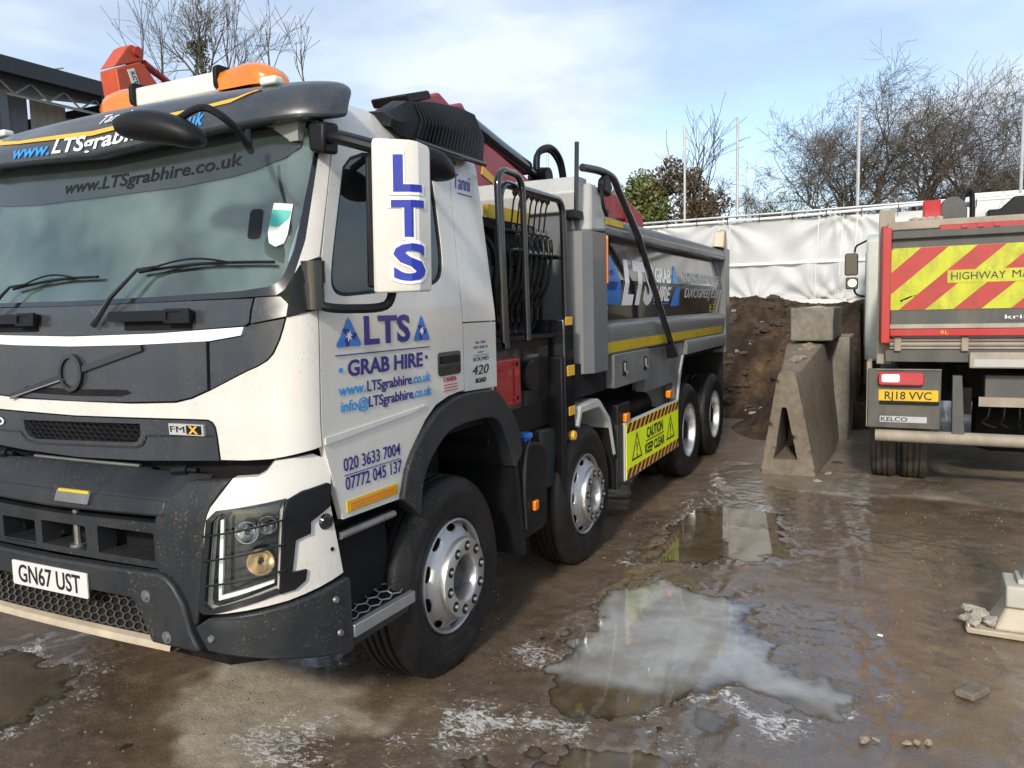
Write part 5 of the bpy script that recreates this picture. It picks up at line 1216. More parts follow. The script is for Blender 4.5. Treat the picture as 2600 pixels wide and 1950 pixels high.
# ------------------------------------------------------------------ tipper body
tb = L
hw = MB().box(1.97, 2.06, .03, 2.47, 1.40, 2.66).build('bulkhead', G, tb, bevel=.01)
MB().prism([(1.93, 2.64), (2.05, 2.64), (2.16, 2.70), (2.14, 2.90), (1.97, 2.90), (1.90, 2.78)], 'y', .03, 2.47).build('bulkhead_cap', GLt, hw, bevel=.012)
MB().box(1.94, 1.97, .10, .12, 1.9, 2.06).build('label_plate', M['paper'], hw)
MB().box(1.955, 1.972, .06, .17, 1.86, 2.06).build('label_plate', M['paper'], hw)
for sg in (1, -1):
    ym = (lambda y: y) if sg > 0 else (lambda y: 2.5 - y)
    mp = side_map(0.0) if sg > 0 else (lambda a, c, off=0.0: (a, 2.5 + off, c))
    # heavy front post with folded edges
    MB().prism([(1.90, ym(.12)), (1.94, ym(-.0)), (2.02, ym(-.055)), (2.335, ym(-.055)), (2.345, ym(.12))], 'z', 1.44, 2.50).build('front_post', G, tb, 20, bevel=.006)
    MB().add([(1.95, ym(.10), 2.50), (2.02, ym(-.05), 2.50), (2.33, ym(-.05), 2.52), (2.34, ym(.12), 2.52), (1.98, ym(.10), 2.84), (2.06, ym(-.03), 2.86), (2.33, ym(-.03), 2.84), (2.34, ym(.12), 2.84)], [(0, 3, 2, 1), (4, 5, 6, 7), (0, 1, 5, 4), (1, 2, 6, 5), (2, 3, 7, 6), (3, 0, 4, 7)]).build('post_head', GLt, tb, 20, bevel=.02)
    MB().box(2.325, 2.348, min(ym(-.062), ym(-.05)), max(ym(-.062), ym(-.05)), 2.12, 2.49).build('post_reflector', M['amber'], tb, bevel=.003)
    # rails and panels
    MB().prism([(ym(-.035), 2.505), (ym(-.045), 2.56), (ym(-.02), 2.63), (ym(.03), 2.655), (ym(.14), 2.655), (ym(.14), 2.52), (ym(.04), 2.50)], 'x', 2.345, 7.02).build('top_rail', G, tb, 30, bevel=.006)
    MB().tube([(2.35, ym(-.035), 2.555), (7.02, ym(-.035), 2.555)], .012, 8).build('rail_bead', GLt, tb, 60)
    MB().box(2.36, 2.75, min(ym(-.036), ym(-.052)), max(ym(-.036), ym(-.052)), 2.575, 2.625).build('rail_tape', M['yellow_tape'], tb)
    fold = lambda a, c, off=0.0: (a, ym((.055 - .050 * (1 - abs((c - 2.14) / .36) ** 1.0)) - off), c)
    pn = panel('side_panel', fold, [(2.345, 1.80), (7.02, 1.80), (7.02, 2.51), (2.345, 2.51)], M['body_gloss'], tb, step=.12, th=.03, smooth=12)
    panel('panel_end', fold, [(7.03, 1.80), (7.03, 2.51), (6.72, 2.51), (6.98, 2.12), (6.86, 1.80)], G, tb, off=.006, th=.03)
    MB().prism([(ym(.06), 1.83), (ym(-.03), 1.80), (ym(-.045), 1.755), (ym(-.03), 1.66), (ym(.10), 1.66), (ym(.10), 1.83)], 'x', 2.345, 7.02).build('lower_rail', G, tb, 30, bevel=.008)
    MB().prism([(ym(-.034), 1.755), (ym(-.036), 1.66), (ym(-.02), 1.555), (ym(.10), 1.555), (ym(.10), 1.74)], 'x', 2.346, 7.02).build('sill', G, tb, 30)
    MB().prism([(ym(-.040), 1.655), (ym(-.027), 1.57), (ym(-.02), 1.57), (ym(-.033), 1.655)], 'x', 2.36, 6.86).build('sill_tape', M['yellow_tape'], tb, 30)
    MB().prism([(ym(-.03), 1.555), (ym(-.05), 1.50), (ym(-.045), 1.40), (ym(.12), 1.40), (ym(.12), 1.555)], 'x', 4.93, 7.02).build('wheel_hood', G, tb, 30, bevel=.008)
    MB().box(7.02, 7.26, min(ym(-.05), ym(.12)), max(ym(-.05), ym(.12)), 1.30, 2.66).build('rear_post', G, tb, bevel=.01)
    MB().prism([(6.55, 2.66), (6.95, 2.68), (7.02, 2.88), (7.14, 2.90), (7.18, 2.66)], 'y', ym(-.03), ym(.10)).build('post_hinge', M['tan'], tb, bevel=.01)
    MB().tube([(7.20, ym(.03), 2.66), (7.20, ym(.03), 2.92)], .035, 10).build('hinge_pin', M['tan'], tb)
    # sheet roll arm
    MB().tube(smooth_path([(2.02, ym(.02), 2.965), (2.25, ym(-.04), 2.965), (2.40, ym(-.085), 2.93), (2.52, ym(-.09), 2.85)], 5) + [Vector((3.03, ym(-.09), 2.53)), Vector((4.16, ym(-.09), 1.50))], .030, 10).build('sheeting_arm', M['black_gloss'], tb, 60)
    MB().prism([(4.02, 1.56), (4.08, 1.42), (4.30, 1.42), (4.18, 1.54)], 'y', ym(-.11), ym(-.05)).build('arm_bracket', M['black'], tb)
    if sg > 0:
        MB().tube(smooth_path([(2.20, -.06, 2.86), (2.16, -.08, 2.78), (2.17, -.09, 2.68), (2.24, -.09, 2.63), (2.27, -.08, 2.67)], 5), .014, 8).build('rope_hook', M['black'], tb)
        MB().prism([(2.18, 2.80), (2.35, 2.78), (2.40, 2.86), (2.30, 2.95), (2.20, 2.90)], 'y', -.09, -.03).build('bungee_bundle', M['black'], tb, bevel=.02)
        fp_ = lambda a, c, off=0.0: fold(a, c, off)
        # graphics on the nearside panel
        for tri in ([(2.36, 2.02), (2.36, 1.955), (2.87, 1.955), (2.86, 2.10), (2.76, 2.24), (2.64, 2.36), (2.52, 2.30), (2.44, 2.12)],): panel('logo_arrow', fp_, tri, M['logo_blue'], pn, off=.006, th=.004, step=.04)
        panel('logo_fold', fp_, [(2.48, 2.07), (2.72, 2.07), (2.78, 2.16), (2.66, 2.24), (2.50, 2.22)], M['ink_navy'], pn, off=.006, th=.002)
        panel('logo_fold', fp_, [(2.36, 2.06), (2.36, 2.32), (2.46, 2.26), (2.44, 2.12)], M['ink_navy'], pn, off=.0055, th=.002)
        text('lettering', 'LTS', fp_, 2.93, 1.972, .345, M['ink_white'], pn, width=.92, bold=.05, shear=.12, vcuts=(2.14,))
        text('lettering', 'GRAB', fp_, 3.90, 2.165, .135, M['ink_white'], pn, width=.57, bold=.03, shear=.2, vcuts=(2.14,))
        text('lettering', 'HIRE', fp_, 3.90, 1.985, .135, M['ink_white'], pn, width=.57, bold=.03, shear=.2)
        panel('rule', fp_, rect(3.86, 4.42, 1.952, 1.962), M['ink_cyan'], pn, off=.004, th=.002)
        for k, (za, zb, w) in enumerate(((1.93, 2.12, .34), (2.16, 2.34, .20))):
            panel('logo_arrow', fp_, [(4.54, za), (4.54 + w, za), (4.54 + w * .8, zb), (4.54 + w * .35, zb)], M['logo_blue'] if k == 0 else M['ink_cyan'], pn, off=.004, th=.002)
        text('lettering', 'TOXMOX| AND GLASEE', fp_, 5.02, 2.19, .10, M['ink_grey'], pn, width=1.85, bold=.02)
        text('lettering', 'DXCGPEE| E.BE', fp_, 5.08, 2.02, .10, M['ink_grey'], pn, width=1.80, bold=.02)
        for x0, x1, z0, z1 in ((2.36, 2.58, 1.845, 1.945), (6.45, 6.68, 1.85, 1.935)):
            sk_ = panel('safety_label', fp_, rect(x0, x1, z0, z1), M['yellow_tape'], pn, off=.004, th=.002)
            for k in range(2): panel('label_print', fp_, rect(x0 + .02, x1 - .05, z0 + .015 + k * (z1 - z0) * .45, z0 + .042 + k * (z1 - z0) * .45), M['dark'], sk_, off=.006, th=.002)
    # side locker with two latches
    lk = MB().prism(rrect(2.50, 3.50, 1.275, 1.55, .02), 'y', ym(-.045), ym(.40)).build('side_locker', G, L, bevel=.006)
    for x in (2.76, 3.36):
        lt_ = MB().prism(rrect(x - .045, x + .045, 1.36, 1.485, .02), 'y', ym(-.052), ym(-.045)).build('latch', M['black'], lk)
        MB().tube([(x - .015, ym(-.055), 1.47), (x - .015, ym(-.06), 1.40), (x + .02, ym(-.062), 1.375), (x + .02, ym(-.06), 1.40)], .008, 6).build('latch_hasp', M['alloy_bright'], lt_)
    MB().box(1.80, 2.49, min(ym(.02), ym(.3)), max(ym(.02), ym(.3)), 1.27, 1.52).build('valve_box', M['dark'], L)
    # plain grey wing ahead of the rear wheels
    MB().prism([(3.52, 1.54), (4.92, 1.54), (4.93, 1.38), (4.80, 1.22), (4.72, 1.0), (4.66, .86), (4.58, .87), (4.55, 1.10), (4.46, 1.14), (3.52, 1.14)], 'y', ym(.0), ym(.10)).build('wing_panel', G, L, 30, bevel=.006)
    MB().prism([(4.93, 1.40), (4.80, 1.22), (4.66, .86), (4.62, .86), (4.74, 1.22), (4.88, 1.40)], 'y', ym(-.012), ym(.5)).build('wing_edge', GLt, L, 30)
    MB().box(7.05, 7.08, min(ym(.0), ym(.55)), max(ym(.0), ym(.55)), .62, 1.40).build('rear_mudflap', M['black'], L)
    MB().prism([(4.93, 1.40), (7.05, 1.40), (7.05, 1.36), (4.93, 1.36)], 'y', ym(.0), ym(.62)).build('rear_wheel_liner', DK, L)
    # air tanks and battery trays behind the side guard
    MB().lathe([(.001, 2.95), (.12, 2.96), (.15, 3.0), (.15, 4.25), (.12, 4.29), (.001, 4.30)], 20, (0, ym(.30), .93), 'x').build('air_tank', M['black'], L, 50)
    MB().box(2.72, 3.05, min(ym(.0), ym(.3)), max(ym(.0), ym(.3)), .70, 1.115).build('battery_tray', M['black'], L, bevel=.012)
    MB().prism([(2.66, .40), (2.86, .42), (2.86, .93), (2.70, .95)], 'y', ym(-.005), ym(.03)).build('guard_post', M['grey_plastic'], L, bevel=.004)
    # side guard carrying the caution board
    gd = MB().box(2.84, 4.64, min(ym(-.02), ym(.02)), max(ym(-.02), ym(.02)), .44, .945).build('side_guard', GLt, L, bevel=.006)
    if sg > 0:
        bm0 = side_map(-.024)
        bd_ = panel('caution_board', bm0, rect(2.865, 4.615, .452, .932), M['fluoro'], gd, off=0, th=.004, step=.5)
        for (z0, z1) in ((.452, .535), (.850, .932)):
            x = 2.72
            while x < 4.62:
                q = clip([(x, z0), (x + .075, z0), (x + .075 + .09, z1), (x + .09, z1)], 2.866, 4.614, z0, z1)
                if len(q) > 2: panel('hazard_stripe', bm0, q, M['dark_red_tape'], bd_, off=.002, th=.001, step=.5)
                x += .135
        for (z0, z1) in ((.452, .535), (.850, .932)): panel('hazard_band', bm0, rect(2.866, 4.614, z0, z1), M['yellow'], bd_, off=.001, th=.0008, step=.5)
        for xc in (3.16, 4.30):
            t3 = [(xc - .155, .585), (xc + .155, .585), (xc, .83)]; c3 = (xc, .666)
            i3 = [(c3[0] + (a - c3[0]) * .80, c3[1] + (c - c3[1]) * .80) for a, c in t3]
            panel('warning_triangle', bm0, t3, M['ink_black'], bd_, holes=[i3], off=.002, th=.001, step=.5)
            text('lettering', '!', bm0, xc, .612, .125, M['ink_black'], bd_, align='CENTER', width=.028, off=.002, bold=.02)
        text('lettering', 'CAUTION', bm0, 3.74, .720, .095, M['ink_black'], bd_, align='CENTER', width=.55, off=.002, bold=.03)
        panel('rule', bm0, rect(3.44, 4.05, .690, .700), M['ink_black'], bd_, off=.002, th=.001, step=.5)
        text('lettering', 'KEEP CLEAR', bm0, 3.74, .580, .085, M['ink_black'], bd_, align='CENTER', width=.66, off=.002, bold=.03)
    for x, z in ((2.91, .985), (4.33, 1.035)):
        mk_ = MB().box(x - .055, x + .055, min(ym(-.03), ym(.02)), max(ym(-.03), ym(.02)), z - .035, z + .04).build('side_marker', M['amber'], L, bevel=.012, seg=3)
        MB().tube([(x, ym(0), z - .03), (x + .01, ym(.01), z - .10)], .01, 6).build('marker_stalk', M['black'], mk_)
MB().box(7.12, 7.22, .08, 2.42, 1.36, 2.60).build('tailgate', G, tb, bevel=.01)
MB().box(2.06, 7.12, .10, 2.40, 1.50, 1.56).build('body_floor', G, tb)
for y in (.13, 2.37): MB().box(2.06, 7.12, y - .02, y + .02, 1.56, 2.50).build('body_lining', M['steel'], tb)
# ------------------------------------------------------------------ the red tipper lorry, seen from behind (tail plane at x = 5)
red = empty('red_tipper_lorry', (5.0, -3.17, 0))
tag(red, 'red and grey tipper lorry with striped tailgate parked tail on at right', 'lorry')
_o = Vector((5.0, -3.17, 0))
class RB(MB):
    def build(s, *a, **k):
        s.v = [(x - _o.x, y - _o.y, z) for x, y, z in s.v]; return MB.build(s, *a, **k)
def rpanel(name, fn, outer, mat, parent, **k):
    o = panel(name, (lambda a, c, off=0.0: tuple(Vector(fn(a, c, off)) - _o)), outer, mat, parent, **k); return o
RK = red
GD = M['grey_dirty'] = pmat('dirty_grey_paint', (0.068, 0.073, 0.072), 0.5, var=0.2, vs_=3, dirt=(0.20, 0.165, 0.12), dirt_amt=0.55, dirt_scale=3.5)
GD2 = M['grey_muddy'] = pmat('muddy_pale_metal', (0.33, 0.29, 0.235), 0.6, var=0.2, vs_=4, dirt=(0.17, 0.13, 0.09), dirt_amt=0.6, dirt_scale=4)
RT = M['red_bright']
yl, yr = -1.92, -4.42
tg = RB().box(5.02, 5.10, yr + .10, yl - .10, 1.60, 2.58).build('tailgate', GD, RK, bevel=.008)
for y in (yl, yr + .10):
    RB().add([(4.93, y - .10, 1.52), (5.12, y - .10, 1.52), (5.12, y, 1.52), (4.93, y - .02, 1.52), (4.95, y - .10, 2.62), (5.14, y - .10, 2.66), (5.14, y, 2.66), (4.95, y - .02, 2.64)], [(0, 3, 2, 1), (4, 5, 6, 7), (0, 1, 5, 4), (1, 2, 6, 5), (2, 3, 7, 6), (3, 0, 4, 7)]).build('tail_post', RT, RK, bevel=.008)
    RB().box(5.14, 5.42, y - .12, y + .02, 1.30, 2.82).build('corner_post', GD2, RK, bevel=.01)
RB().box(4.97, 5.05, yr + .10, yl - .10, 2.515, 2.595).build('tailgate_top_bar', GD, tg, bevel=.01)
RB().prism([(4.98, 1.70), (4.96, 1.66), (5.08, 1.66), (5.08, 1.70)], 'y', yr + .1, yl - .1).build('tailgate_ledge', GD2, tg)
RB().box(4.955, 5.03, yr + .06, yl - .10, 1.585, 1.655).build('tail_sill', RT, RK, bevel=.008)
RB().box(4.99, 5.3, yr + .10, yl - .06, 2.60, 2.685).build('top_beam', GD2, RK, bevel=.012)
RB().box(4.97, 5.02, yr + .10, -2.42, 2.575, 2.63).build('top_lamp_bar', RT, RK, bevel=.01)
for y in (-2.62, -2.75, -2.88): RB().box(4.955, 4.972, y - .03, y + .02, 2.59, 2.62).build('top_lamp', M['red_lens'], RK)
# striped board in the tailgate
ffm = lambda x0: (lambda a, c, off=0.0: (x0 - off, -a, c))
cb = rpanel('chevron_board', ffm(5.012), rect(2.02, 4.32, 1.838, 2.432), M['fluoro_dirty'], RK, th=.006, step=.6)
k = 0
for j in range(-2, 8):
    x = 1.16 + .465 * j
    q = clip([(x, 1.84), (x + .23, 1.84), (x + .23 + .65, 2.43), (x + .65, 2.43)], 2.022, 4.318, 1.84, 2.43)
    if len(q) > 2: rpanel('chevron_stripe', ffm(5.012), q, M['red_tape'], cb, off=.002, th=.001, step=.6)
lbl = rpanel('lettered_strip', ffm(5.012), rect(2.50, 4.0, 2.085, 2.205), M['fluoro_dirty'], cb, off=.004, th=.001, step=.6)
def rtext(name, body, fn, *a, **kw): return text(name, body, (lambda p_, q_, off=0.0: tuple(Vector(fn(p_, q_, off)) - _o)), *a, **kw)
rtext('lettering', 'HIGHWAY', ffm(5.012), 2.53, 2.115, .068, M['ink_black'], cb, off=.006, width=.44)
rtext('lettering', 'MAINTENANCE', ffm(5.012), 3.02, 2.118, .068, M['ink_black'], cb, off=.006, width=.72)
rpanel('scuff', ffm(5.012), [(2.10, 1.93), (2.20, 1.975), (2.23, 1.97), (2.24, 1.985), (2.16, 1.94), (2.13, 1.935), (2.12, 1.915)], M['dark'], cb, off=.004, th=.001, step=.6)
mkp = rpanel('maker_plate', ffm(5.02), rect(2.955, 3.35, 1.725, 1.795), GD, tg, off=.004, th=.004)
rtext('lettering', 'krimm', ffm(5.02), 2.975, 1.742, .036, M['ink_white'], tg, off=.006, width=.34)
rtext('lettering', 'RL', ffm(4.955), 2.455, 1.605, .035, M['yellow'], RK, off=.003, width=.06)
# sliding bars, sub-frame, lamps
for z, r_ in ((1.548, .018), (1.505, .020), (1.468, .012)):
    RB().tube([(5.04, yl - .10, z), (5.04, yr + .1, z)], r_, 8).build('hinge_bar', GD2, RK)
for y in (yl - .17, -2.66): RB().box(5.0, 5.08, y - .03, y + .03, 1.44, 1.58).build('bar_bracket', GD2, RK, bevel=.006)
RB().box(5.04, 5.16, yr + .06, yl - .06, 1.33, 1.45).build('rear_beam', GD, RK, bevel=.008)
RB().box(4.99, 5.04, -3.7, -2.70, 1.28, 1.43).build('light_box', GD2, RK, bevel=.01)
RB().box(4.985, 4.992, -3.66, -2.735, 1.295, 1.365).build('light_box_face', M['grey_light'], RK)
pnl = RB().box(5.03, 5.06, -2.475, -1.83, .675, 1.265).build('lamp_panel', GD, RK, bevel=.01)
RB().box(5.06, 5.5, -1.86, -1.82, .68, 1.33).build('side_flap', GD2, RK)
RB().box(5.01, 5.05, -2.475, -1.90, 1.255, 1.262).build('panel_lip', M['steel'], pnl)
tl = RB().prism(rrect(1.925, 2.325, 1.105, 1.235, .03), 'x', 4.97, 5.03) 
tl.v = [(x, -y, z) for x, y, z in tl.v]
tl = tl.build('tail_lamp', M['red_lens'], RK, bevel=.01)
t2 = RB().prism(rrect(1.955, 2.115, 1.135, 1.215, .02), 'x', 4.965, 4.972); t2.v = [(x, -y, z) for x, y, z in t2.v]
t2.build('clear_lens', M['paper'], tl, bevel=.004)
npl = rpanel('number_plate', ffm(5.02), rect(1.93, 2.452, .948, 1.058), M['plate_yellow'], RK, off=0, th=.008, step=.3)
rtext('plate_lettering', 'RJ18 VVC', ffm(5.02), 1.985, .965, .075, M['ink_black'], npl, off=.002, width=.41, bold=.012)
RB().box(4.99, 5.03, -2.46, -1.94, .925, .95).build('plate_lamp', M['black'], RK, bevel=.006)
rpanel('badge_strip', ffm(5.03), rect(1.945, 2.36, .735, .795), M['ink_grey'], pnl, off=.003, th=.002)
rtext('lettering', 'KELCO', ffm(5.03), 1.955, .745, .040, M['ink_black'], pnl, off=.005, width=.235, bold=.02)
ubr = RB().tube([(5.10, -1.905, .592), (5.10, -4.43, .580)], .062, 16).build('underrun_bar', M['tan'] if False else GD2, RK, 50)
for y in (-2.63, -3.71):
    RB().hexa([(5.06, y - .055, .60), (5.18, y - .055, .60), (5.18, y + .055, .60), (5.06, y + .055, .60), (5.06, y - .02, 1.20), (5.18, y - .02, 1.20), (5.18, y + .06, 1.20), (5.06, y + .06, 1.20)]).build('underrun_post', GD, RK, bevel=.006)
RB().box(5.3, 11.0, -2.75, -2.66, .80, 1.06).build('chassis_rail', DK, RK)
RB().box(5.3, 11.0, -3.68, -3.59, .80, 1.06).build('chassis_rail', DK, RK)
RB().prism([(5.2, 1.20), (5.45, 1.20), (5.5, .95), (5.2, .92)], 'y', -3.5, -2.85).build('tow_member', GD, RK, bevel=.01)
RB().box(5.16, 5.2, -3.55, -2.80, .90, .99).build('tow_plate', GD2, RK)
for k in range(4): RB().tube(smooth_path([(5.2, -2.9 - .12 * k, .90), (5.17, -2.88 - .13 * k, .80), (5.2, -2.84 - .15 * k, .74), (5.15, -2.95 - .1 * k, .70)], 4), .010, 5).build('air_line', M['black'], RK)
RB().lathe([(.001, -.35), (.26, -.34), (.30, -.2), (.30, .2), (.26, .34), (.001, .35)], 24, (6.1, -3.17, .62), 'y').build('axle_housing', DK, RK, 50)
# rear wheels: two muddy twin tyres a side
for y0 in (-1.85, -2.15, -3.92, -4.22):
    w = RB().lathe([(.30, .03), (.34, .0), (.42, -.008), (.49, .0), (.525, .015), (.535, .045), (.518, .048), (.518, .060), (.535, .063), (.535, .10), (.518, .104), (.518, .118), (.535, .122), (.535, .155), (.518, .158), (.518, .170), (.535, .174), (.535, .205), (.525, .235), (.49, .25), (.42, .258), (.34, .25), (.30, .22)], 64, (6.02, 0, 0)).v
    mb = MB(); mb.lathe([(.30, -.03), (.34, .0), (.42, .008), (.49, .0), (.520, -.012), (.533, -.03), (.535, -.045), (.518, -.048), (.518, -.060), (.535, -.063), (.535, -.10), (.518, -.104), (.518, -.118), (.535, -.122), (.535, -.155), (.518, -.158), (.518, -.170), (.535, -.174), (.535, -.205), (.525, -.235), (.49, -.25), (.42, -.258), (.34, -.25), (.30, -.22), (.001, -.20)], 64)
    t_ = mb.build('tyre', M['rubber_mud'], RK, 40); t_.location = (6.02 - _o.x, y0 - _o.y, .545)
for x in (7.4, 9.9):
    for y0 in (-1.85, -4.22):
        mb = MB(); mb.lathe([(.001, -.02), (.30, -.03), (.34, .0), (.49, .0), (.535, -.045), (.535, -.205), (.49, -.25), (.30, -.22)], 48)
        t_ = mb.build('tyre', M['rubber_mud'], RK, 40); t_.location = (x - _o.x, y0 - _o.y, .545)
# body sides, floor and cab beyond
for y in (yl - .04, yr + .04):
    RB().box(5.42, 9.9, y - .03, y + .03, 1.35, 2.62).build('body_side', GD, RK, bevel=.01)
RB().box(5.14, 9.9, yr + .08, yl - .08, 1.36, 1.42).build('body_floor', GD, RK)
RB().box(9.85, 9.95, yr + .05, yl - .05, 1.36, 2.95).build('bulkhead', GD, RK)
cabw = M['cab_pale'] = pmat('pale_green_white_paint', (0.56, 0.60, 0.55), 0.3, var=0.08, vs_=2, dirt=(0.25, 0.27, 0.22), dirt_amt=0.4, coat=0.3)
RB().prism([(10.35, .95), (10.35, 2.90), (10.6, 3.0), (12.0, 2.95), (12.35, 2.05), (12.4, .60), (11.6, .60), (11.5, .95)], 'y', -4.02, -1.60).build('lorry_cab', cabw, RK, bevel=.05, seg=3)
RB().prism([(10.36, .35), (10.36, .94), (11.5, .94), (11.55, .35)], 'y', -3.9, -1.64).build('cab_step', M['black'], RK, bevel=.02)
RB().box(10.5, 10.52, -1.60, -1.585, 1.2, 2.7).build('cab_grab_rail', M['steel'], RK)
rm = RB().prism(rrect(1.25, 1.46, 2.36, 2.73, .04), 'x', 10.90, 11.02); rm.v = [(x, -y, z) for x, y, z in rm.v]
rm = rm.build('mirror', M['black_gloss'], RK, bevel=.015, seg=3)
r2 = RB().prism(rrect(1.27, 1.46, 2.13, 2.33, .03), 'x', 10.90, 11.0); r2.v = [(x, -y, z) for x, y, z in r2.v]
r2.build('wide_angle_mirror', M['black_gloss'], rm, bevel=.015, seg=3)
r3 = RB().prism(ellipse(1.375, 2.235, .068, .065, 20), 'x', 10.885, 10.90); r3.v = [(x, -y, z) for x, y, z in r3.v]
r3.build('mirror_glass', M['mirror'], rm, 40)
RB().tube(smooth_path([(10.98, -1.40, 2.74), (10.98, -1.42, 2.84), (10.98, -1.50, 2.89), (10.98, -1.64, 2.96)], 4), .016, 8).build('mirror_arm', M['black'], rm)
RB().tube(smooth_path([(10.98, -1.40, 2.13), (10.98, -1.45, 2.04), (10.98, -1.64, 1.99)], 4), .018, 8).build('mirror_arm', M['black'], rm)
# folded crane pieces showing over the body
cr = RB().prism([(8.7, 2.6), (8.8, 3.1), (8.95, 3.30), (9.15, 3.30), (9.25, 2.6)], 'y', -2.58, -2.36).build('crane_knuckle', RT, RK, bevel=.02)
q = RB().prism([(2.56, 2.62), (2.56, 3.18), (2.60, 3.28), (2.68, 3.33), (2.78, 3.33), (2.86, 3.26), (2.90, 3.15), (2.90, 2.62)], 'x', 9.0, 9.3); q.v = [(x, -y, z) for x, y, z in q.v]
q.build('crane_ram_guard', GD, RK, bevel=.02)
RB().tube(smooth_path([(9.2, -2.82, 2.70), (9.2, -2.84, 3.25), (9.25, -2.90, 3.40), (9.3, -2.97, 3.36), (9.3, -2.98, 2.8)], 5), .035, 8).build('crane_hose', M['black'], RK, 60)
RB().tube([(9.3, -2.34, 2.68), (9.3, -2.40, 3.0), (9.4, -2.50, 3.2)], .05, 8).build('crane_hose', M['black'], RK, 60)
q = RB().prism([(3.16, 2.66), (3.16, 3.14), (3.30, 3.14), (3.46, 3.30), (3.62, 3.30), (3.80, 3.14), (3.90, 3.14), (3.90, 2.66), (3.82, 2.66), (3.82, 3.02), (3.50, 3.02), (3.50, 2.66)], 'x', 9.2, 9.6); q.v = [(x, -y, z) for x, y, z in q.v]
q.build('crane_head', M['black'], RK, bevel=.02)
RB().lathe([(.001, -.15), (.14, -.15), (.14, .15), (.001, .15)], 20, (9.4, -3.40, 2.80), 'x').build('crane_swivel', M['black'], RK, 40)
RB().prism([(8.9, 2.6), (9.0, 3.0), (9.2, 2.95), (9.3, 2.6)], 'y', -3.16, -2.94).build('crane_bracket', RT, RK, bevel=.01)
for i in range(9):
    rs = random.Random(i); 
    RB().lathe([(.001, -.02), (.03, -.01), (.035, .01), (.001, .025)], 6, (5.08 + rs.uniform(-.03, .06), -2.2 - .03 * i + rs.uniform(-.02, .02), 2.70), 'z').build('debris_chip', M['tan'], RK)

# ------------------------------------------------------------------ concrete barrier, blocks
def concrete(name, c, dirt):
    m, n_, l_, b_ = new_mat(name); t = n_.new('ShaderNodeTexCoord')
    def nz(s, d=8, r_=.65):
        z = n_.new('ShaderNodeTexNoise'); z.inputs['Scale'].default_value = s; z.inputs['Detail'].default_value = d; z.inputs['Roughness'].default_value = r_; l_.new(t.outputs['Object'], z.inputs['Vector']); return z.outputs['Fac']
    a, bb, cc = nz(2.2), nz(14), nz(90, 4)
    r1 = n_.new('ShaderNodeValToRGB'); r1.color_ramp.elements[0].position = .35; r1.color_ramp.elements[1].position = .68
    r1.color_ramp.elements[0].color = (*dirt, 1); r1.color_ramp.elements[1].color = (*c, 1); l_.new(a, r1.inputs['Fac'])
    r2 = n_.new('ShaderNodeValToRGB'); r2.color_ramp.elements[0].position = .3; r2.color_ramp.elements[1].position = .6
    r2.color_ramp.elements[0].color = (.62, .6, .57, 1); r2.color_ramp.elements[1].color = (1, 1, 1, 1); l_.new(bb, r2.inputs['Fac'])
    x = n_.new('ShaderNodeMixRGB'); x.blend_type = 'MULTIPLY'; x.inputs['Fac'].default_value = .8; l_.new(r1.outputs['Color'], x.inputs['Color1']); l_.new(r2.outputs['Color'], x.inputs['Color2'])
    l_.new(x.outputs['Color'], b_.inputs['Base Color']); b_.inputs['Roughness'].default_value = .85
    bp = n_.new('ShaderNodeBump'); bp.inputs['Strength'].default_value = .5; bp.inputs['Distance'].default_value = .012; l_.new(bb, bp.inputs['Height'])
    b2 = n_.new('ShaderNodeBump'); b2.inputs['Strength'].default_value = .4; b2.inputs['Distance'].default_value = .004; l_.new(cc, b2.inputs['Height']); l_.new(bp.outputs['Normal'], b2.inputs['Normal']); l_.new(b2.outputs['Normal'], b_.inputs['Normal'])
    return m
M['concrete'] = concrete('muddy_concrete', (0.215, 0.185, 0.145), (0.15, 0.125, 0.095))
M['concrete2'] = concrete('grey_concrete_block', (0.27, 0.26, 0.225), (0.17, 0.155, 0.125))
def rough_up(o, amt, seed, cuts=4):
    bm = bmesh.new(); bm.from_mesh(o.data)
    bmesh.ops.triangulate(bm, faces=[f for f in bm.faces if len(f.verts) > 4])
    bmesh.ops.subdivide_edges(bm, edges=bm.edges, cuts=cuts, use_grid_fill=True)
    rs = random.Random(seed)
    for v in bm.verts:
        p_ = v.co * 5
        h = (math.sin(p_.x * 1.7 + seed) * math.cos(p_.y * 2.3) + math.sin(p_.z * 2.9 + p_.x)) * .5 + rs.uniform(-.6, .6)
        v.co += v.normal * (h * amt)
    bm.to_mesh(o.data); bm.free()
# tapering barrier: narrow end with a hollow, widening to a block-like rear
_b = Vector((5.5, -1.02, 0))
fr_o = [(.29, 0.0), (.287, .06), (.262, .22), (.20, .60), (.125, 1.08), (.105, 1.155), (.075, 1.185), (.02, 1.19), (-.03, 1.185), (-.06, 1.165), (-.085, 1.10), (-.165, .70), (-.245, .30), (-.283, .10), (-.29, 0.0)]
re_o = [(.27, 0.0), (.268, .06), (.26, .22), (.235, .60), (.205, 1.25), (.20, 1.38), (.185, 1.42), (.06, 1.43), (-.10, 1.43), (-.235, 1.42), (-.25, 1.38), (-.30, .70), (-.35, .30), (-.365, .10), (-.37, 0.0)]
hole = [(.150, .20), (.125, .33), (.072, .765), (.055, .785), (.030, .785), (.012, .765), (-.05, .46), (-.105, .205)]
vv, tr_ = flat_mesh(fr_o, [hole], .06)
mb = MB(); mb.add([(.02 * c, a, c) for a, c in vv], tr_)
def ring(k):
    return [(LB * k, fr_o[i][0] + (re_o[i][0] - fr_o[i][0]) * min(1, k / .55), fr_o[i][1] + (re_o[i][1] - fr_o[i][1]) * min(1, max(0, k - .12) / .43)) for i in range(len(fr_o))]
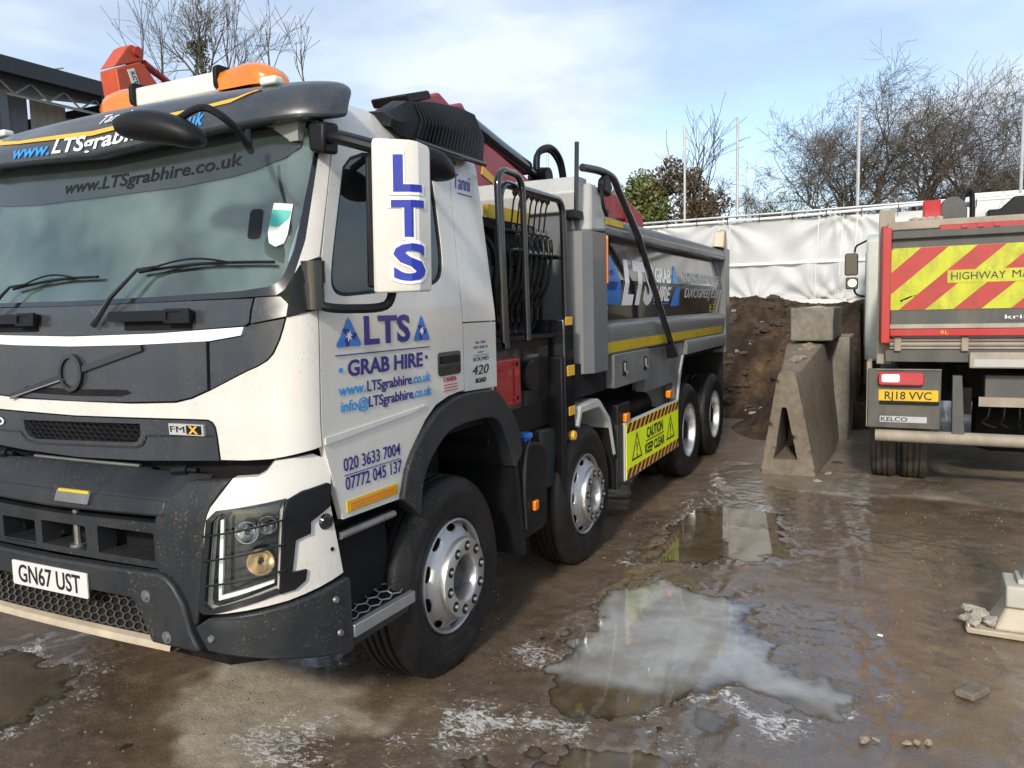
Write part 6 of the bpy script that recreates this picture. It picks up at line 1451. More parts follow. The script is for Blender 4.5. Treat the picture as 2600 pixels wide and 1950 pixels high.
LB = 2.5; ks = [0, .05, .12, .2, .3, .4, .5, .6, .75, .9, 1.0]; no = len(fr_o)
o0 = len(mb.v)
for k in ks: mb.v += [(x + (.02 * z if k == 0 else 0), y, z) for x, y, z in ring(k)]
for i in range(len(ks) - 1):
    for j in range(no): mb.f.append((o0 + i * no + j, o0 + i * no + (j + 1) % no, o0 + (i + 1) * no + (j + 1) % no, o0 + (i + 1) * no + j))
mb.f.append(tuple(o0 + (len(ks) - 1) * no + j for j in range(no)))
o1 = len(mb.v); nh = len(hole)
mb.v += [(.02 * c, a, c) for a, c in hole] + [(.9, .02 + (a - .02) * .8, c) for a, c in hole]
for j in range(nh): mb.f.append((o1 + j, o1 + (j + 1) % nh, o1 + nh + (j + 1) % nh, o1 + nh + j))
mb.f.append(tuple(o1 + nh + j for j in range(nh)))
br = mb.build('concrete_barrier', M['concrete'], None, 40)
br.location = _b
tag(br, 'tapered concrete barrier with a narrow hollow in its end, left of the red lorry', 'barrier')
rs = random.Random(4)
for v in br.data.vertices: v.co += Vector((rs.uniform(-1, 1), rs.uniform(-1, 1), rs.uniform(-.6, .6))) * .002
def block(name, x0, x1, y0, y1, z0, z1, mat, label, seed, amt=.005):
    c = Vector(((x0 + x1) / 2, (y0 + y1) / 2, z0))
    o = MB().box(x0 - c.x, x1 - c.x, y0 - c.y, y1 - c.y, 0, z1 - z0).build(name, mat, None, 45)
    bmx = bmesh.new(); bmx.from_mesh(o.data); bmesh.ops.bevel(bmx, geom=list(bmx.edges), offset=.022, segments=2, affect='EDGES', profile=.5); bmx.to_mesh(o.data); bmx.free()
    rough_up(o, amt, seed, 3); o.location = c
    tag(o, label, 'concrete block', 'concrete blocks stacked behind the barrier'); return o
tbk = block('concrete_block', 6.85, 8.45, -1.375, -.875, 1.455, 1.865, M['concrete2'], 'square grey concrete block on top of the stack behind the barrier', 3)
MB().add([(-.62, -.1, .385), (-.45, .2, .40), (.2, .22, .40), (.6, .1, .39), (.55, -.2, .39), (-.3, -.22, .385), (-.3, .02, .425), (.2, 0, .43)], [(0, 5, 6), (0, 6, 1), (1, 6, 7, 2), (2, 7, 3), (3, 7, 4), (4, 7, 6, 5)]).build('mortar_crust', M['tan'], tbk, 0)
block('concrete_block', 8.08, 9.3, -1.50, -.92, .0, 1.45, M['concrete2'], 'tall concrete block standing on the ground behind the barrier under the topmost block', 5)
# rubble lying on the barrier top
stone_m = M['stone'] = concrete('rubble_stone', (0.36, 0.31, 0.25), (0.20, 0.165, 0.125))
def stone_mesh(seed, r_):
    rs = random.Random(seed); bmx = bmesh.new(); bmesh.ops.create_icosphere(bmx, subdivisions=2, radius=r_)
    sx, sy, sz = rs.uniform(.8, 1.4), rs.uniform(.6, 1.1), rs.uniform(.4, .7)
    for v in bmx.verts:
        k = 1 + .25 * math.sin(v.co.x / r_ * 3 + seed) + .2 * math.sin(v.co.y / r_ * 4 + seed * 2) + rs.uniform(-.1, .1)
        v.co = Vector((v.co.x * sx, v.co.y * sy, v.co.z * sz)) * k
    me_ = bpy.data.meshes.new('stone'); bmx.to_mesh(me_); bmx.free(); me_.materials.append(stone_m); return me_
def put_stone(seed, r_, loc, label=None, cat='stone', group=None, parent=None, mat=None):
    me_ = stone_mesh(seed, r_)
    if mat: me_.materials.clear(); me_.materials.append(mat)
    o = bpy.data.objects.new('stone', me_); col.objects.link(o); o.location = loc; o.rotation_euler = (0, 0, seed * 1.3)
    if parent: o.parent = parent
    if label: tag(o, label, cat, group)
    return o
rs = random.Random(17)
for i in range(14):
    put_stone(40 + i, rs.uniform(.03, .075), (lambda x: (x, rs.uniform(-.05, .05) - .06 * (x - .3), 1.19 + .215 * min(1, max(0, x - .3) / 1.07) + rs.uniform(0, .02)))(rs.uniform(.45, 1.3)), parent=br)

# ------------------------------------------------------------------ soil heap behind
def heap_h(x, y):
    n_ = fbm(x * .9 + 5, y * .9 + 9, 101, 5, .55); n2 = fbm(x * 3.5, y * 3.5, 131, 4, .6); n3 = fbm(x * 11, y * 11, 151, 3, .6)
    foot = 9.75 + .35 * np.sin(y * .9) - .25 * np.clip(-y - .1, 0, 1.0) + .06 * y
    k = np.clip((x - foot) / (2.0 + .2 * np.sin(y * 1.3 + 1)), 0, 1); ke = k ** .85
    h = ke * (1.98 + .10 * np.sin(y * 1.7)) + (n_ - .5) * .55 * np.sin(PI * np.clip(k, 0, 1)) + (n2 - .5) * .26 * np.clip(k * 6, 0, 1) + (n3 - .5) * .10 * np.clip(k * 6, 0, 1)
    near_ = np.exp(-((x - 9.3) / .9) ** 2 - ((y + .75) / .55) ** 2) * 1.0
    h = np.maximum(h, near_ + (n2 - .5) * .2 * (near_ > .1) + (n3 - .5) * .08 * (near_ > .1))
    return h
hx = np.arange(6.6, 12.85, .045); hy = np.arange(-1.9, 7.5, .045)
X, Y = np.meshgrid(hx, hy, indexing='ij'); Zh = heap_h(X, Y) - .03
Zh = np.where((Y < -.95) & (X > 6.4) & (X < 9.0), np.minimum(Zh, .02), Zh)
Zh = np.where((Y < -1.5), np.minimum(Zh, .4), Zh)
ids = np.arange(X.size).reshape(X.shape); q4 = np.stack([ids[:-1, :-1], ids[1:, :-1], ids[1:, 1:], ids[:-1, 1:]], -1).reshape(-1, 4)
q4 = q4[(Zh.ravel()[q4].max(1) > -.02)]
hm = bpy.data.meshes.new('soil_heap'); jit = .012
P3 = np.stack([X + (fbm(X * 9, Y * 9, 171) - .5) * .08, Y + (fbm(X * 9, Y * 9, 181) - .5) * .08, Zh], -1).reshape(-1, 3)
hm.from_pydata(P3.tolist(), [], q4.tolist())
bm = bmesh.new(); bm.from_mesh(hm); bmesh.ops.delete(bm, geom=[v for v in bm.verts if not v.link_faces], context='VERTS'); bm.to_mesh(hm); bm.free()
hm.polygons.foreach_set('use_smooth', [True] * len(hm.polygons))
m, n, l, b = new_mat('loose_soil'); M['soil'] = m
tc = n.new('ShaderNodeTexCoord')
a1, a2, a3 = noise(1.1, 6, .6), noise(7, 8, .7), noise(40, 5, .7)
c0 = ramp(a1, [(.38, (0.028, 0.020, 0.015)), (.52, (0.068, 0.046, 0.030)), (.68, (0.155, 0.100, 0.056))])
c1 = ramp(a2, [(.35, (.55, .55, .55)), (.6, (1.05, 1.03, 1.0)), (.8, (1.7, 1.6, 1.45))])
x = n.new('ShaderNodeMixRGB'); x.blend_type = 'MULTIPLY'; x.inputs['Fac'].default_value = 1; l.new(c0, x.inputs['Color1']); l.new(c1, x.inputs['Color2']); l.new(x.outputs['Color'], b.inputs['Base Color'])
b.inputs['Roughness'].default_value = .95; b.inputs['Specular IOR Level'].default_value = .2
bp = n.new('ShaderNodeBump'); bp.inputs['Strength'].default_value = .9; bp.inputs['Distance'].default_value = .06; l.new(a2, bp.inputs['Height'])
b2 = n.new('ShaderNodeBump'); b2.inputs['Strength'].default_value = .7; b2.inputs['Distance'].default_value = .015; l.new(a3, b2.inputs['Height']); l.new(bp.outputs['Normal'], b2.inputs['Normal']); l.new(b2.outputs['Normal'], b.inputs['Normal'])
hm.materials.append(m)
heap = bpy.data.objects.new('soil_heap', hm); col.objects.link(heap); tag(heap, 'large heap of dark brown soil piled against the white sheeted fence', 'soil heap')
rs = random.Random(8)
clod = pmat('dark_clod', (0.06, 0.045, 0.032), 0.95, var=.4, vs_=8, bump=.5, bscale=30)
pale = pmat('pale_rubble', (0.30, 0.25, 0.185), 0.9, var=.3, vs_=8, bump=.4, bscale=40)
for i in range(160):
    y = rs.uniform(-.9, 1.6); x = rs.uniform(9.6, 12.2)
    z = float(heap_h(np.array([x]), np.array([y]))[0]) - .03
    if z < .02: continue
    put_stone(200 + i, rs.choice((.03, .04, .05, .07, .11)) * rs.uniform(.7, 1.2), (x, y, z), parent=heap, mat=pale if i % 7 == 0 else clod)

# ------------------------------------------------------------------ sheeted scaffold fence
fence = empty('sheeted_fence', (13.0, -1, 0)); tag(fence, 'scaffold fence hung with translucent white sheeting behind the soil heap', 'fence')
_fo = Vector((13.0, -1, 0))
def fb(mb, *a, **k):
    mb.v = [(x - _fo.x, y - _fo.y, z) for x, y, z in mb.v]; return mb.build(*a, **k)
m, n, l, b = new_mat('white_sheeting'); M['sheet'] = m
tc = n.new('ShaderNodeTexCoord'); s1 = noise(1.3, 6, .6); s2 = noise(22, 4, .6)
l.new(ramp(s1, [(.35, (.62, .63, .63)), (.65, (.74, .745, .74))]), b.inputs['Base Color']); b.inputs['Roughness'].default_value = .55
bp = n.new('ShaderNodeBump'); bp.inputs['Strength'].default_value = .35; bp.inputs['Distance'].default_value = .03; l.new(s1, bp.inputs['Height']); l.new(bp.outputs['Normal'], b.inputs['Normal'])
out = n['Material Output']; tl_ = n.new('ShaderNodeBsdfTranslucent'); tl_.inputs['Color'].default_value = (.8, .82, .82, 1)
mx = n.new('ShaderNodeMixShader'); mx.inputs['Fac'].default_value = .25; l.new(b.outputs['BSDF'], mx.inputs[1]); l.new(tl_.outputs['BSDF'], mx.inputs[2]); l.new(mx.outputs['Shader'], out.inputs['Surface'])
M['strap'] = pmat('white_strap', (0.78, 0.78, 0.77), 0.4, var=.04)
M['galv'] = pmat('galvanised_tube', (0.55, 0.56, 0.56), 0.42, 0.6, var=.12, vs_=5)
M['tube_white'] = pmat('white_tube', (0.75, 0.76, 0.75), 0.4, var=.08)
posts = [7.2, 5.1, 2.0, .92, -1.32, -3.95, -6.2, -8.4]
ys = np.arange(-9.5, 11.0, .05); zs_ = np.arange(1.94, 3.60, .045)
Y, Zz = np.meshgrid(ys, zs_, indexing='ij')
Xs = 12.93 + (fbm(Y * .8, Zz * .5, 211, 4) - .5) * .14
anch = [(-1.05, 1.95), (-.62, 1.97), (.55, 1.95), (-1.32, 3.58), (-.95, 3.58), (1.2, 3.58), (-3.2, 1.95), (2.6, 3.58), (-5, 1.95), (-4.2, 3.58)]
for ay, az in anch:                       # pulled folds fanning out of the fixing points
    ang = np.arctan2(Y - ay, np.abs(Zz - az) + .05); rr_ = np.hypot(Y - ay, Zz - az)
    Xs += np.sin(ang * 11 + ay * 7) * .055 * np.exp(-rr_ / .75) * np.clip(rr_ / .12, 0, 1)
Zz2 = Zz + np.where(Zz < 2.0, (fbm(Y * 1.4, Zz * 0, 221, 3) - .5) * .10, 0)
ids = np.arange(Y.size).reshape(Y.shape); q4 = np.stack([ids[:-1, :-1], ids[1:, :-1], ids[1:, 1:], ids[:-1, 1:]], -1).reshape(-1, 4)
sm_ = bpy.data.meshes.new('sheet'); sm_.from_pydata(np.stack([Xs - 13, Y + 1, Zz2], -1).reshape(-1, 3).tolist(), [], q4.tolist()); sm_.polygons.foreach_set('use_smooth', [True] * len(sm_.polygons)); sm_.materials.append(m)
so = bpy.data.objects.new('sheet', sm_); col.objects.link(so); so.parent = fence
fb(MB().tube([(12.86, 11, 3.60), (12.86, 2.7, 3.585), (12.86, 0, 3.60), (12.86, -2.6, 3.665), (12.86, -9.5, 3.70)], .028, 8), 'top_rail', M['tube_white'], fence)
fb(MB().tube([(12.95, 11, 3.64), (12.95, -2.6, 3.71), (12.95, -9.5, 3.76)], .024, 8), 'top_rail', M['galv'], fence)
fb(MB().tube([(13.03, 11, 2.0), (13.03, -9.5, 2.02)], .024, 8), 'middle_rail', M['galv'], fence)
fb(MB().tube([(13.03, 11, .9), (13.03, -9.5, .92)], .024, 8), 'lower_rail', M['galv'], fence)
fb(MB().box(12.87, 12.885, -9.5, 11, 2.69, 2.745), 'strap', M['strap'], fence)
fb(MB().box(12.872, 12.884, -9.5, 11, 1.90, 1.985), 'hem', M['strap'], fence)
for y in (1.06, -1.30, -.62, -1.05, 3.4, -3.6):
    fb(MB().tube([(12.90, y + .02, 1.95), (12.875, y, 2.7), (12.89, y - .05, 3.58)], .010, 6), 'seam', M['strap'], fence)
for i, y in enumerate(posts):
    fb(MB().tube([(13.06, y, 0), (13.06 + .02 * (i % 3 - 1), y - .02, 5.65 if i != 5 else 5.2)], .026 if y != -1.32 else .032, 8), 'pole', M['galv'], fence)
for k in range(26):
    y = 8.5 - k * .62
    fb(MB().box(12.825, 12.90, y - .008, y + .008, 3.55, 3.68), 'tie', M['ink_black'], fence)

# ------------------------------------------------------------------ site cabin far right
cabn = MB().box(0, 2.6, -3.4, 0, 0, 2.7).build('site_cabin', M['tube_white'], None, bevel=.02); cabn.location = (14.0, -3.3, 1.55)
cabn.location = (14.2, -3.35, 0); 
cabn.data.transform(Matrix.Scale(1.42, 4, (0, 0, 1)))
tag(cabn, 'white flat roofed site cabin showing over the red lorry at the right edge', 'cabin')
MB().box(-.08, 2.7, -3.5, .08, 3.83, 3.93).build('cabin_roof', M['tube_white'], cabn, bevel=.01)
MB().box(-.02, .0, -1.2, -.3, 2.0, 3.2).build('window', M['window'], cabn)
# ------------------------------------------------------------------ trees, hedges, far things
bark = pmat('bark', (0.085, 0.070, 0.052), 0.9, var=.35, vs_=6, bump=.5, bscale=30)
twig = pmat('twig_bark', (0.105, 0.086, 0.064), 0.9, var=.3, vs_=5)
twig_red = pmat('reddish_twig', (0.125, 0.075, 0.060), 0.9, var=.3, vs_=5)
def leafmat(name, c, var=.5):
    m, n_, l_, b_ = new_mat(name); t = n_.new('ShaderNodeTexCoord'); z = n_.new('ShaderNodeTexNoise'); z.inputs['Scale'].default_value = 4; z.inputs['Detail'].default_value = 6; l_.new(t.outputs['Object'], z.inputs['Vector'])
    r_ = n_.new('ShaderNodeValToRGB'); r_.color_ramp.elements[0].position = .35; r_.color_ramp.elements[1].position = .68
    r_.color_ramp.elements[0].color = (*[k * (1 - var) for k in c], 1); r_.color_ramp.elements[1].color = (*[k * (1 + var) for k in c], 1); l_.new(z.outputs['Fac'], r_.inputs['Fac']); l_.new(r_.outputs['Color'], b_.inputs['Base Color']); b_.inputs['Roughness'].default_value = .6
    return m
leaf_green = leafmat('evergreen_leaf', (0.050, 0.095, 0.022)); leaf_olive = leafmat('olive_leaf', (0.135, 0.165, 0.045)); leaf_brown = leafmat('dry_leaf', (0.120, 0.085, 0.045)); leaf_ivy = leafmat('ivy_leaf', (0.075, 0.085, 0.040))
class Tree:
    def __init__(s, seed, wind=(0, 0, 0), wig=.22, up=.05): s.rs = random.Random(seed); s.A = MB(); s.B = MB(); s.wind = Vector(wind); s.wig = wig; s.up = up; s.tips = []
    def rv(s, k=1.0): return Vector((s.rs.uniform(-1, 1), s.rs.uniform(-1, 1), s.rs.uniform(-1, 1))) * k
    def grow(s, p_, d, ln, r_, lvl, mx, kids, spread, thin=.0035):
        n_ = 5 if lvl < 2 else (4 if lvl < mx else 3); pts, rad = [p_.copy()], [r_]; d = d.normalized()
        for i in range(n_):
            d = (d + s.rv(s.wig) + Vector((0, 0, s.up)) + s.wind * (.5 + .3 * lvl)).normalized()
            pts.append(pts[-1] + d * (ln / n_)); rad.append(max(thin, r_ * (1 - .62 * (i + 1) / n_)))
        (s.A if lvl < 2 else s.B).tube(pts, rad, 6 if lvl == 0 else (5 if lvl == 1 else 3), caps=False)
        if lvl >= mx: s.tips.append(pts[-1]); return
        k = kids[min(lvl, len(kids) - 1)]
        for j in range(k):
            t = s.rs.uniform(.28 if lvl else .35, 1.0); f = t * n_; i = min(int(f), n_ - 1); q = pts[i].lerp(pts[i + 1], f - i)
            dd = (pts[i + 1] - pts[i]).normalized(); side = s.rv().cross(dd); side = side.normalized() if side.length > .01 else dd.orthogonal()
            a = spread * s.rs.uniform(.55, 1.25)
            s.grow(q, dd * math.cos(a) + side * math.sin(a), ln * s.rs.uniform(.45, .72), max(thin, rad[i] * .58), lvl + 1, mx, kids, spread, thin)
    def done(s, name, base, label, cat='tree', group=None, crown=None, mat_b=None, leaves=None, leaf_mat=None, leaf_n=0, leaf_r=.05):
        root = empty(name, base); b0 = Vector(base)
        tag(root, label, cat, group)
        for mb, nm, mt in ((s.A, 'trunk', bark), (s.B, 'crown', mat_b or twig)):
            if mb.v:
                mb.v = [(x - b0.x, y - b0.y, z - b0.z) for x, y, z in mb.v]; mb.build(nm, mt, root, 80, fix=False)
        return root
def leaf_cloud(mb, rs, c, rad, n_, size, hollow=.35):
    c = Vector(c)
    for i in range(n_):
        v = Vector((rs.gauss(0, 1), rs.gauss(0, 1), rs.gauss(0, 1))).normalized() * (hollow + (1 - hollow) * rs.random() ** .5)
        q = c + Vector((v.x * rad[0], v.y * rad[1], v.z * rad[2]))
        a = Vector((rs.uniform(-1, 1), rs.uniform(-1, 1), rs.uniform(-1, 1))).normalized(); b_ = a.orthogonal().normalized()
        b_ = (b_ * math.cos(i) + a.cross(b_) * math.sin(i)); s_ = size * rs.uniform(.5, 1.3)
        o = len(mb.v); mb.v += [tuple(q - a * s_), tuple(q + b_ * s_ * .5), tuple(q + a * s_), tuple(q - b_ * s_ * .5)]; mb.f.append((o, o + 1, o + 2, o + 3))
# the big windswept thorn behind the fence
T = Tree(12, wind=(0, -.024, -.004), wig=.36, up=.0)
for (dy, dz, ln, r_, off) in ((.55, .80, 2.4, .065, .0), (.2, 1, 2.6, .075, -.1), (-.25, 1, 2.9, .08, -.25), (-.55, .85, 3.1, .08, -.3), (-.95, .42, 3.1, .09, -.35), (.75, .50, 2.1, .05, .1), (0, 1, 2.9, .06, -.15), (.35, .9, 2.6, .05, 0), (-.8, .62, 3.2, .06, -.2), (-1, .18, 2.9, .05, -.3), (-.4, .95, 3.0, .06, -.4)):
    T.grow(Vector((20 + T.rs.uniform(-.4, .4), -1.15 + off, 3.1)), Vector((T.rs.uniform(-.25, .25), dy, dz)), ln, r_, 0, 4, (9, 7, 5, 5), .78, .0038)
T.A.tube([(20, -1.15, 0), (20, -1.2, 1.5), (20, -1.25, 3.2)], [.40, .34, .26], 10)
T.done('thorn_tree', (20, -1.15, 0), 'large bare windswept thorn tree leaning right behind the white fence', mat_b=twig)
T = Tree(31, wind=(0, -.01, .02), wig=.20, up=.05)
for dy, dz, ln, off in ((-.1, 1, 3.2, 0), (.45, .9, 2.7, .1), (-.5, .8, 3.0, -.15), (.75, .5, 2.4, .1)):
    T.grow(Vector((19, -4.2 + off, 3.0)), Vector((.1, dy, dz)), ln, .06, 0, 3, (5, 4, 3), .6, .005)
T.A.tube([(19, -4.2, 0), (19, -4.2, 3.1)], [.16, .10], 8)
T.done('bare_tree', (19, -4.2, 0), 'slender bare tree behind the red lorry at the right edge')
T = Tree(35, wind=(0, .0, .0), wig=.22, up=.03)
for dy, dz, ln, off in ((-.3, 1, 3.0, 0), (.5, .9, 2.6, .2), (-.7, .6, 2.6, -.2)):
    T.grow(Vector((21, -6.4 + off, 3.2)), Vector((.1, dy, dz)), ln, .05, 0, 3, (4, 3, 2), .6, .005)
T.A.tube([(21, -6.4, 0), (21, -6.4, 3.3)], [.14, .09], 8)
T.done('bare_tree', (21, -6.4, 0), 'small bare tree farthest right behind the site cabin')
T = Tree(44, wig=.25, up=.02)
for dy in (-.5, -.1, .4): T.grow(Vector((19.5, 1.4 + dy, 3.7)), Vector((.05, dy * .6, 1)), 1.2, .022, 0, 2, (5, 4), .8, .0035)
T.A.tube([(19.5, 1.5, 0), (19.5, 1.5, 3.5)], [.10, .06], 6)
T.done('bare_shrub', (19.5, 1.5, 0), 'thin leafless shrub over the fence between two poles', 'shrub')
# leafy bush with bare top shoots
T = Tree(52, wig=.2, up=.06)
for dy, dz, ln in ((.1, 1, 2.3), (-.55, .8, 1.9), (-.2, 1, 2.2)): T.grow(Vector((19.8, 3.4, 4.3)), Vector((0, dy, dz)), ln, .035, 0, 2, (5, 4), .6, .007)
for k in range(7): T.grow(Vector((19.6, 2.7 + .45 * k, 3.3)), Vector((0, T.rs.uniform(-.5, .5), 1)), 1.5, .03, 0, 3, (4, 4, 3), .7, .006)
T.A.tube([(19.8, 3.6, 0), (19.8, 3.6, 3.7)], [.2, .12], 8)
bush = T.done('leafy_bush', (19.8, 3.6, 0), 'rounded bush half green half brown beyond the left fence pole', 'bush')
rs = random.Random(5)
mbg, mbb = MB(), MB()
for k in range(34):
    y = rs.uniform(4.3, 5.7); z = rs.uniform(4.2, 5.75 - abs(y - 4.8) * .7)
    leaf_cloud(mbg, rs, (19.6 + rs.uniform(-.4, .4) - 19.8, y - 3.6, z), (.42, .44, .32), 150, .075)
for k in range(44):
    y = rs.uniform(2.6, 4.5); z = rs.uniform(4.2, 5.95 - abs(y - 3.8) * .75)
    leaf_cloud(mbb, rs, (19.6 + rs.uniform(-.4, .4) - 19.8, y - 3.6, z), (.42, .40, .34), 110, .065)
mbg.build('green_foliage', leaf_olive, bush, 0, fix=False); mbb.build('brown_foliage', leaf_brown, bush, 0, fix=False)
def hedge(name, x, y0, y1, z0, zt, label, n_, seed, mat, cat='hedge'):
    rs = random.Random(seed); base = Vector((x, (y0 + y1) / 2, 0)); root = empty(name, base); tag(root, label, cat, 'hedges beyond the sheeted fence')
    mb = MB(); st = MB()
    for k in range(n_):
        y = rs.uniform(y0, y1); z = rs.uniform(z0, zt - .35 * abs((y - base.y) / (y1 - y0)) - rs.random() * .25)
        leaf_cloud(mb, rs, (rs.uniform(-.5, .5), y - base.y, z), (.32, .36, .25), 120, .05)
    for k in range(8):
        y = y0 + (y1 - y0) * (k + .5) / 8 - base.y; st.tube([(0, y, 0), (.05, y + .1, z0), (0, y, zt - .5)], [.06, .045, .02], 5)
    mb.build('foliage', mat, root, 0, fix=False); st.build('stems', bark, root, 60, fix=False); return root
hedge('evergreen_bush', 20.3, .5, 1.75, 3.3, 4.70, 'dark evergreen bush rising over the fence left of the thorn tree', 42, 3, leaf_green, 'bush')
hedge('ivy_hedge', 20.8, -1.0, .5, 3.2, 4.42, 'low dark hedge along the fence under the thorn tree', 40, 4, leaf_ivy)
hedge('ivy_hedge', 20.6, -4.0, -2.2, 3.3, 4.75, 'dark hedge behind the fence above the red lorry', 46, 6, leaf_ivy)
hedge('ivy_hedge', 20.6, 1.8, 2.6, 3.2, 4.25, 'short hedge at the foot of the leafy bush', 18, 7, leaf_green)
hedge('dry_hedge', 20.4, 5.6, 8.2, 3.2, 4.9, 'straggling olive hedge seen past the body of the white lorry', 50, 9, leaf_olive)
# far utility pole
up_ = MB().tube([(0, 0, 0), (0, 0, 9.3)], [.14, .10], 8).build('utility_pole', bark, None); up_.location = (45, 13.55, 0)
MB().box(-.06, .06, -.7, .7, 8.7, 8.85).build('crossarm', bark, up_)
for y in (-.6, 0, .6): MB().lathe([(.04, 0), (.06, .05), (.03, .14), (.001, .15)], 8, (0, y, 8.85), 'z').build('insulator', M['grey_light'], up_)
tag(up_, 'distant wooden utility pole with crossarm over the bushes', 'utility pole')
# trees over the cab roof at left
T = Tree(61, wig=.17, up=.04)
T.A.tube([(18, 20.9, 0), (18, 20.85, 6), (18, 20.75, 10.2)], [.38, .3, .2], 8)
for dy, dz, ln, z in ((.05, 1, 2.3, 10.0), (-.45, .85, 2.2, 10.0), (-.85, .55, 2.3, 9.8), (.45, .9, 2.1, 10.2), (-.2, 1, 2.0, 10.6), (.85, .65, 2.2, 10.3)): T.grow(Vector((18, 20.8, z)), Vector((0, dy, dz)), ln, .05, 0, 3, (7, 5, 4), .6, .006)
ivt = T.done('ivy_clad_tree', (18, 20.9, 0), 'bare tree with ivy on its trunk behind the orange beacon')
mb = MB(); rs = random.Random(7)
for k in range(24): leaf_cloud(mb, rs, (rs.uniform(-.2, .2), rs.uniform(-.25, .2) - .1, 9.0 + k * .125), (.22, .24, .22), 60, .06)
for k in range(6): leaf_cloud(mb, rs, (rs.uniform(-.2, .2), rs.uniform(.1, .5), 11.6 + rs.uniform(-.3, .5)), (.2, .25, .2), 60, .06)
mb.build('ivy', leaf_ivy, ivt, 0, fix=False)
for k, (y, zt, ln, sd, lab) in enumerate(((24.3, 13.0, 4.2, 71, 'leafless shoot leftmost behind the red crane tip'), (22.6, 12.6, 4.0, 72, 'leafless forked shoot between the crane tip and the ivy clad tree'), (19.3, 11.9, 3.6, 73, 'leaning leafless branch right of the ivy clad tree'), (17.5, 11.9, 3.4, 74, 'leafless sapling rising above the right beacon'), (15.75, 10.9, 2.4, 75, 'thin leafless shoot above the end of the visor'))):
    T = Tree(sd, wig=.14, up=.08); T.A.tube([(18, y, 0), (18, y + .1, zt - ln)], [.14, .07], 6)
    T.grow(Vector((18, y + .1, zt - ln)), Vector((0, .12 * (k - 2), 1)), ln, .042, 0, 2, (5, 3), .5, .009)
    T.done('bare_sapling', (18, y, 0), lab, 'sapling', 'leafless saplings behind the cab roof')

# ------------------------------------------------------------------ shed at far left
shed = empty('open_shed', (6, 14, 0)); tag(shed, 'dark roofed open shed with steel trusses and sheet cladding at far left', 'shed')
so_ = Vector((6, 14, 0))
def sb(mb, *a, **k):
    mb.v = [(x - so_.x, y - so_.y, z) for x, y, z in mb.v]; return mb.build(*a, **k)
roofm = pmat('dark_roof_sheet', (0.022, 0.026, 0.036), 0.55, var=.2, vs_=2)
clad_b = pmat('blue_grey_cladding', (0.12, 0.135, 0.155), 0.5, var=.15, vs_=2, dirt=(.12, .10, .08), dirt_amt=.3)
clad_t = pmat('tan_cladding', (0.26, 0.235, 0.19), 0.55, var=.15, vs_=2, dirt=(.14, .11, .08), dirt_amt=.3)
sb(MB().prism([(13.1, 6.62), (13.1, 6.92), (20, 8.3), (20, 8.0)], 'x', -2, 9.6), 'shed_roof', roofm, shed)
sb(MB().box(-2, 9.6, 13.3, 13.4, 6.58, 6.70), 'fascia', roofm, shed)
sb(MB().box(-2, 9.6, 19.6, 19.8, 0, 8.1), 'shed_back_wall', roofm, shed)
sb(MB().box(9.4, 9.5, 13.6, 19.7, 0, 7.0), 'shed_end_wall', roofm, shed)
def corr(x0, x1, z0, z1, y, mat, name):
    mb = MB(); nx = int((x1 - x0) / .05)
    for i in range(nx + 1):
        x = x0 + (x1 - x0) * i / nx; d = .025 * (1 if i % 4 in (1, 2) else 0)
        mb.v += [(x, y - d, z0), (x, y - d, z1)]
    for i in range(nx): mb.f.append((2 * i, 2 * i + 2, 2 * i + 3, 2 * i + 1))
    return sb(mb, name, mat, shed, 0, fix=False)
corr(-2, 6.98, 0, 6.50, 14.05, clad_b, 'cladding_sheet'); corr(7.0, 7.78, 0, 6.46, 14.0, clad_t, 'cladding_sheet'); corr(7.8, 9.5, 0, 6.25, 14.05, clad_b, 'cladding_sheet')
for k in range(16):
    x = -1.6 + .7 * k
    sb(MB().tube([(x, 13.6, 6.66), (x + .35, 13.6, 6.38)], .022, 5).tube([(x + .35, 13.6, 6.38), (x + .7, 13.6, 6.66)], .022, 5), 'truss_web', M['galv'], shed)
sb(MB().tube([(-2, 13.6, 6.36), (9.6, 13.6, 6.36)], .03, 6), 'truss_chord', M['galv'], shed)
for x in (-1, 2.6, 6.2, 9.4): sb(MB().box(x - .08, x + .08, 13.55, 13.7, 0, 6.4), 'shed_column', clad_b, shed)
sb(MB().tube([(6.9, 13.5, 6.92), (7.25, 13.2, 7.02)], .022, 6), 'roof_tube', M['galv'], shed)
sb(MB().tube([(8.0, 13.4, 6.86), (8.45, 13.1, 6.99)], .022, 6), 'roof_tube', M['galv'], shed)
sb(MB().tube([(8.16, 13.3, 6.3), (8.16, 13.3, 7.12)], .018, 6), 'roof_tube', M['galv'], shed)

# ------------------------------------------------------------------ another crane's boom standing behind the cab
cr = empty('grab_crane', (3.1, 6.0, 0)); tag(cr, 'orange red folded crane boom sticking up behind the white cab roof', 'crane')
co_ = Vector((3.1, 6.0, -.06)); OR = M['orange_red']
def cbd(mb, *a, **k):
    mb.v = [(x - co_.x, y - co_.y, z) for x, y, z in mb.v]; return mb.build(*a, **k)
cbd(MB().prism([(2.72, 4.64), (2.86, 3.4), (3.40, 3.4), (3.27, 4.60), (3.10, 4.78), (3.03, 4.79)], 'y', 5.86, 6.14), 'boom', OR, cr, bevel=.012)
cbd(MB().prism([(2.705, 4.655), (3.035, 4.80), (3.09, 4.80), (3.11, 4.90), (3.06, 4.965), (2.96, 4.97), (2.90, 4.93)], 'y', 5.88, 6.12), 'boom_end', OR, cr, bevel=.012)
cbd(MB().lathe([(.001, -.16), (.055, -.16), (.055, .16), (.001, .16)], 16, (3.02, 6, 4.90)), 'boom_pin', M['red_bright'], cr, 40)
